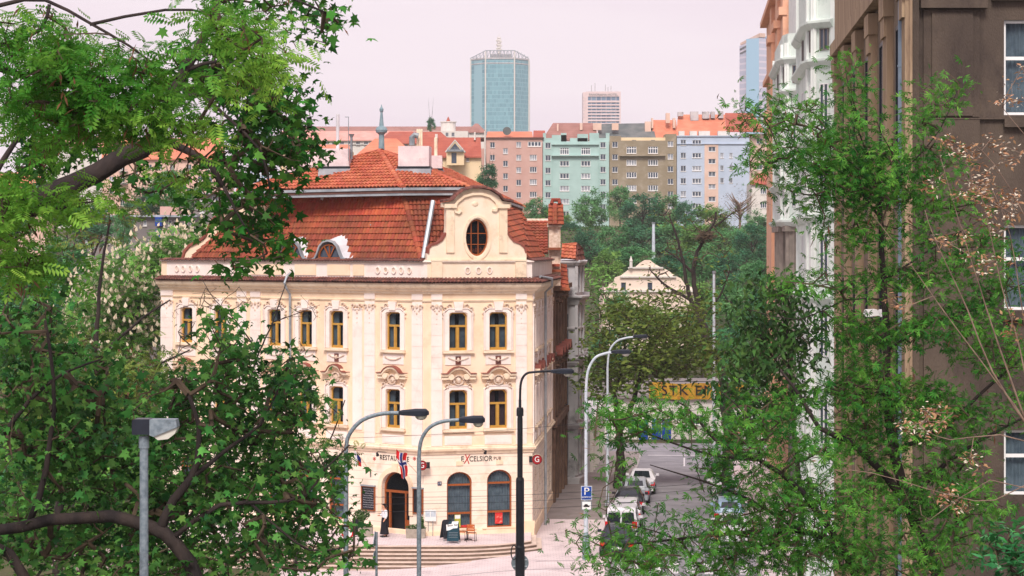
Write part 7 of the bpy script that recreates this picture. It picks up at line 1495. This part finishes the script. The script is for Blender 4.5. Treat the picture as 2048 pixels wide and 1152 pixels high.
FT_ = [
 (1070, 428, 30, 30, 398, 0, 1, 'before the rose-brown block'), (975, 356, 27, 26, 305, 1, 2, 'dark one rising behind the mansard roof beside the gable'), (1108, 442, 36, 26, 396, 2, 0, 'at the foot of the mint-green block on its left'), (1182, 424, 34, 40, 397, 0, 3, 'slender before the right half of the mint-green block'), (1140, 462, 30, 22, 380, 1, 1, 'low and dark under the mint-green block'),
 (1240, 405, 26, 34, 402, 0, 2, 'before the left edge of the olive block'), (1285, 430, 48, 38, 384, 1, 0, 'round before the middle of the olive block'), (1332, 425, 40, 36, 388, 0, 1, 'before the right edge of the olive block'), (1372, 430, 22, 30, 382, 1, 3, 'narrow dark one between olive and blue blocks'), (1425, 440, 40, 30, 384, 2, 2, 'under the cream stair stripe'),
 (1520, 455, 42, 30, 372, 0, 3, 'under the small red-roofed house'), (1180, 496, 36, 34, 322, 1, 2, 'just right of the tiled turret'), (1228, 488, 44, 34, 334, 0, 1, 'second right of the tiled turret'), (1290, 486, 48, 36, 336, 1, 3, 'above the pinnacle of the pale hall'), (1350, 476, 46, 36, 338, 0, 0, 'behind the top of the twisted bare tree'), (1402, 476, 46, 32, 332, 2, 1, 'behind the nest of the twisted tree'),
 (1455, 488, 48, 34, 322, 0, 2, 'right of the nest at mid slope'), (1505, 490, 42, 38, 312, 1, 0, 'against the peach house at mid slope'), (1215, 530, 36, 32, 272, 2, 3, 'left above the pale hall'), (1268, 520, 40, 28, 276, 0, 2, 'directly behind the gable of the pale hall'), (1345, 532, 46, 34, 282, 1, 1, 'right above the pale hall'), (1405, 535, 46, 36, 272, 0, 3, 'behind the twisted tree trunk'), (1462, 548, 46, 38, 262, 1, 2, 'behind the tall white pole'),
 (1512, 556, 40, 40, 252, 0, 0, 'beside the fluted columns'), (1404, 600, 46, 38, 228, 2, 0, 'low on the slope left of the white pole'), (1462, 610, 46, 46, 222, 0, 1, 'low on the slope right of the white pole'), (1520, 630, 36, 50, 212, 1, 3, 'lowest by the peach house'), (1370, 655, 50, 34, 208, 0, 2, 'behind the banner crown'), (1300, 640, 50, 34, 206, 2, 1, 'in front of the pale hall base'), (1240, 620, 34, 34, 204, 0, 3, 'at the left foot of the pale hall'), (1450, 690, 50, 40, 200, 1, 1, 'above the workshop roof on the right'), (1230, 690, 50, 36, 198, 1, 0, 'above the workshop roof on the left'),
 (330, 392, 46, 36, 300, 0, 1, 'round before the peach apartment house'), (285, 405, 36, 30, 296, 1, 2, 'left before the peach apartment house'), (385, 405, 34, 28, 292, 0, 3, 'right before the peach apartment house'), (345, 362, 30, 26, 310, 0, 0, 'upper one against the peach apartment wall'), (246, 462, 22, 42, 215, 0, 2, 'tall narrow poplar-like one above the chestnut'), (110, 400, 60, 50, 260, 1, 1, 'behind the maple limb far left'), (185, 450, 50, 46, 232, 1, 3, 'dark one behind the dry pods'), (20, 470, 60, 56, 210, 0, 0, 'at the far left edge'),
 (60, 600, 70, 56, 160, 1, 2, 'behind the left maple at mid height'), (135, 520, 56, 46, 172, 0, 1, 'between the maples and the chestnut'), (140, 660, 60, 60, 145, 1, 0, 'left of the chestnut trunk'), (90, 760, 70, 60, 135, 1, 3, 'low behind the left maple'), (230, 800, 90, 70, 124, 0, 2, 'beneath the chestnut crown'), (100, 900, 100, 80, 120, 1, 1, 'low at the lower left behind the limb'), (-20, 700, 60, 80, 140, 0, 3, 'cut by the left picture edge'), (862, 249, 9, 16, 505, 1, 1, 'small dark one beside the red-coned tower'), (10, 930, 60, 80, 118, 1, 2, 'cut by the lower left edge'), (270, 930, 60, 60, 119, 1, 0, 'below the chestnut by the house wall')]
for px, py, rx, ry, D_, mi, sd, lb in FT_: far_tree(GT % lb, px, py, rx, ry, D_, mi, sd)
far_tree('greyish-pink leafless tree in front of the pale blue block', 1480, 408, 46, 40, 378, 3, 1, 1)
# low growth that nobody could count
def ground_cover(name, label, xs, ys, n, m, s_, h_):
    q = np.stack([RNG.uniform(*xs, n), RNG.uniform(*ys, n)], 1); z = np.array([gz(a, b_) for a, b_ in q]) + RNG.uniform(0, h_, n) ** 1.0
    o = scatter(name, np.column_stack([q, z]), s_, LEAF, m, None, (0, 0, 0), .3, .3); tag(o, label, 'undergrowth', None, 'stuff')
ground_cover('undergrowth', 'green undergrowth covering the far slope between the trees', (2, 70), (193, 410), 30000, lf_dk, .5, .6)
ground_cover('undergrowth', 'dark undergrowth on the ground left of the cream house', (-75, -22), (118, 400), 30000, lf_dk, .5, .7)
ground_cover('undergrowth', 'low leafy undergrowth below the maples', (-24, -6), (60, 88), 9000, lf_dk, .35, 1.1)
# ------------------------------------------------------------ air
hz = bpy.data.materials.new('air'); hz.use_nodes = True; t = hz.node_tree; t.nodes.remove(t.nodes['Principled BSDF']); pv = t.nodes.new('ShaderNodeVolumePrincipled')
pv.inputs['Color'].default_value = (.97, .98, 1, 1); pv.inputs['Density'].default_value = .00017; pv.inputs['Anisotropy'].default_value = .2
t.links.new(pv.outputs[0], t.nodes['Material Output'].inputs['Volume'])
b = MB(); b.box(-905, 905, -60, 2010, -8, 260); o = b.build('haze', hz); o['kind'] = 'stuff'; o['label'] = 'thin pale daytime haze that softens the far ridge and towers'
sc.cycles.volume_bounces = 1
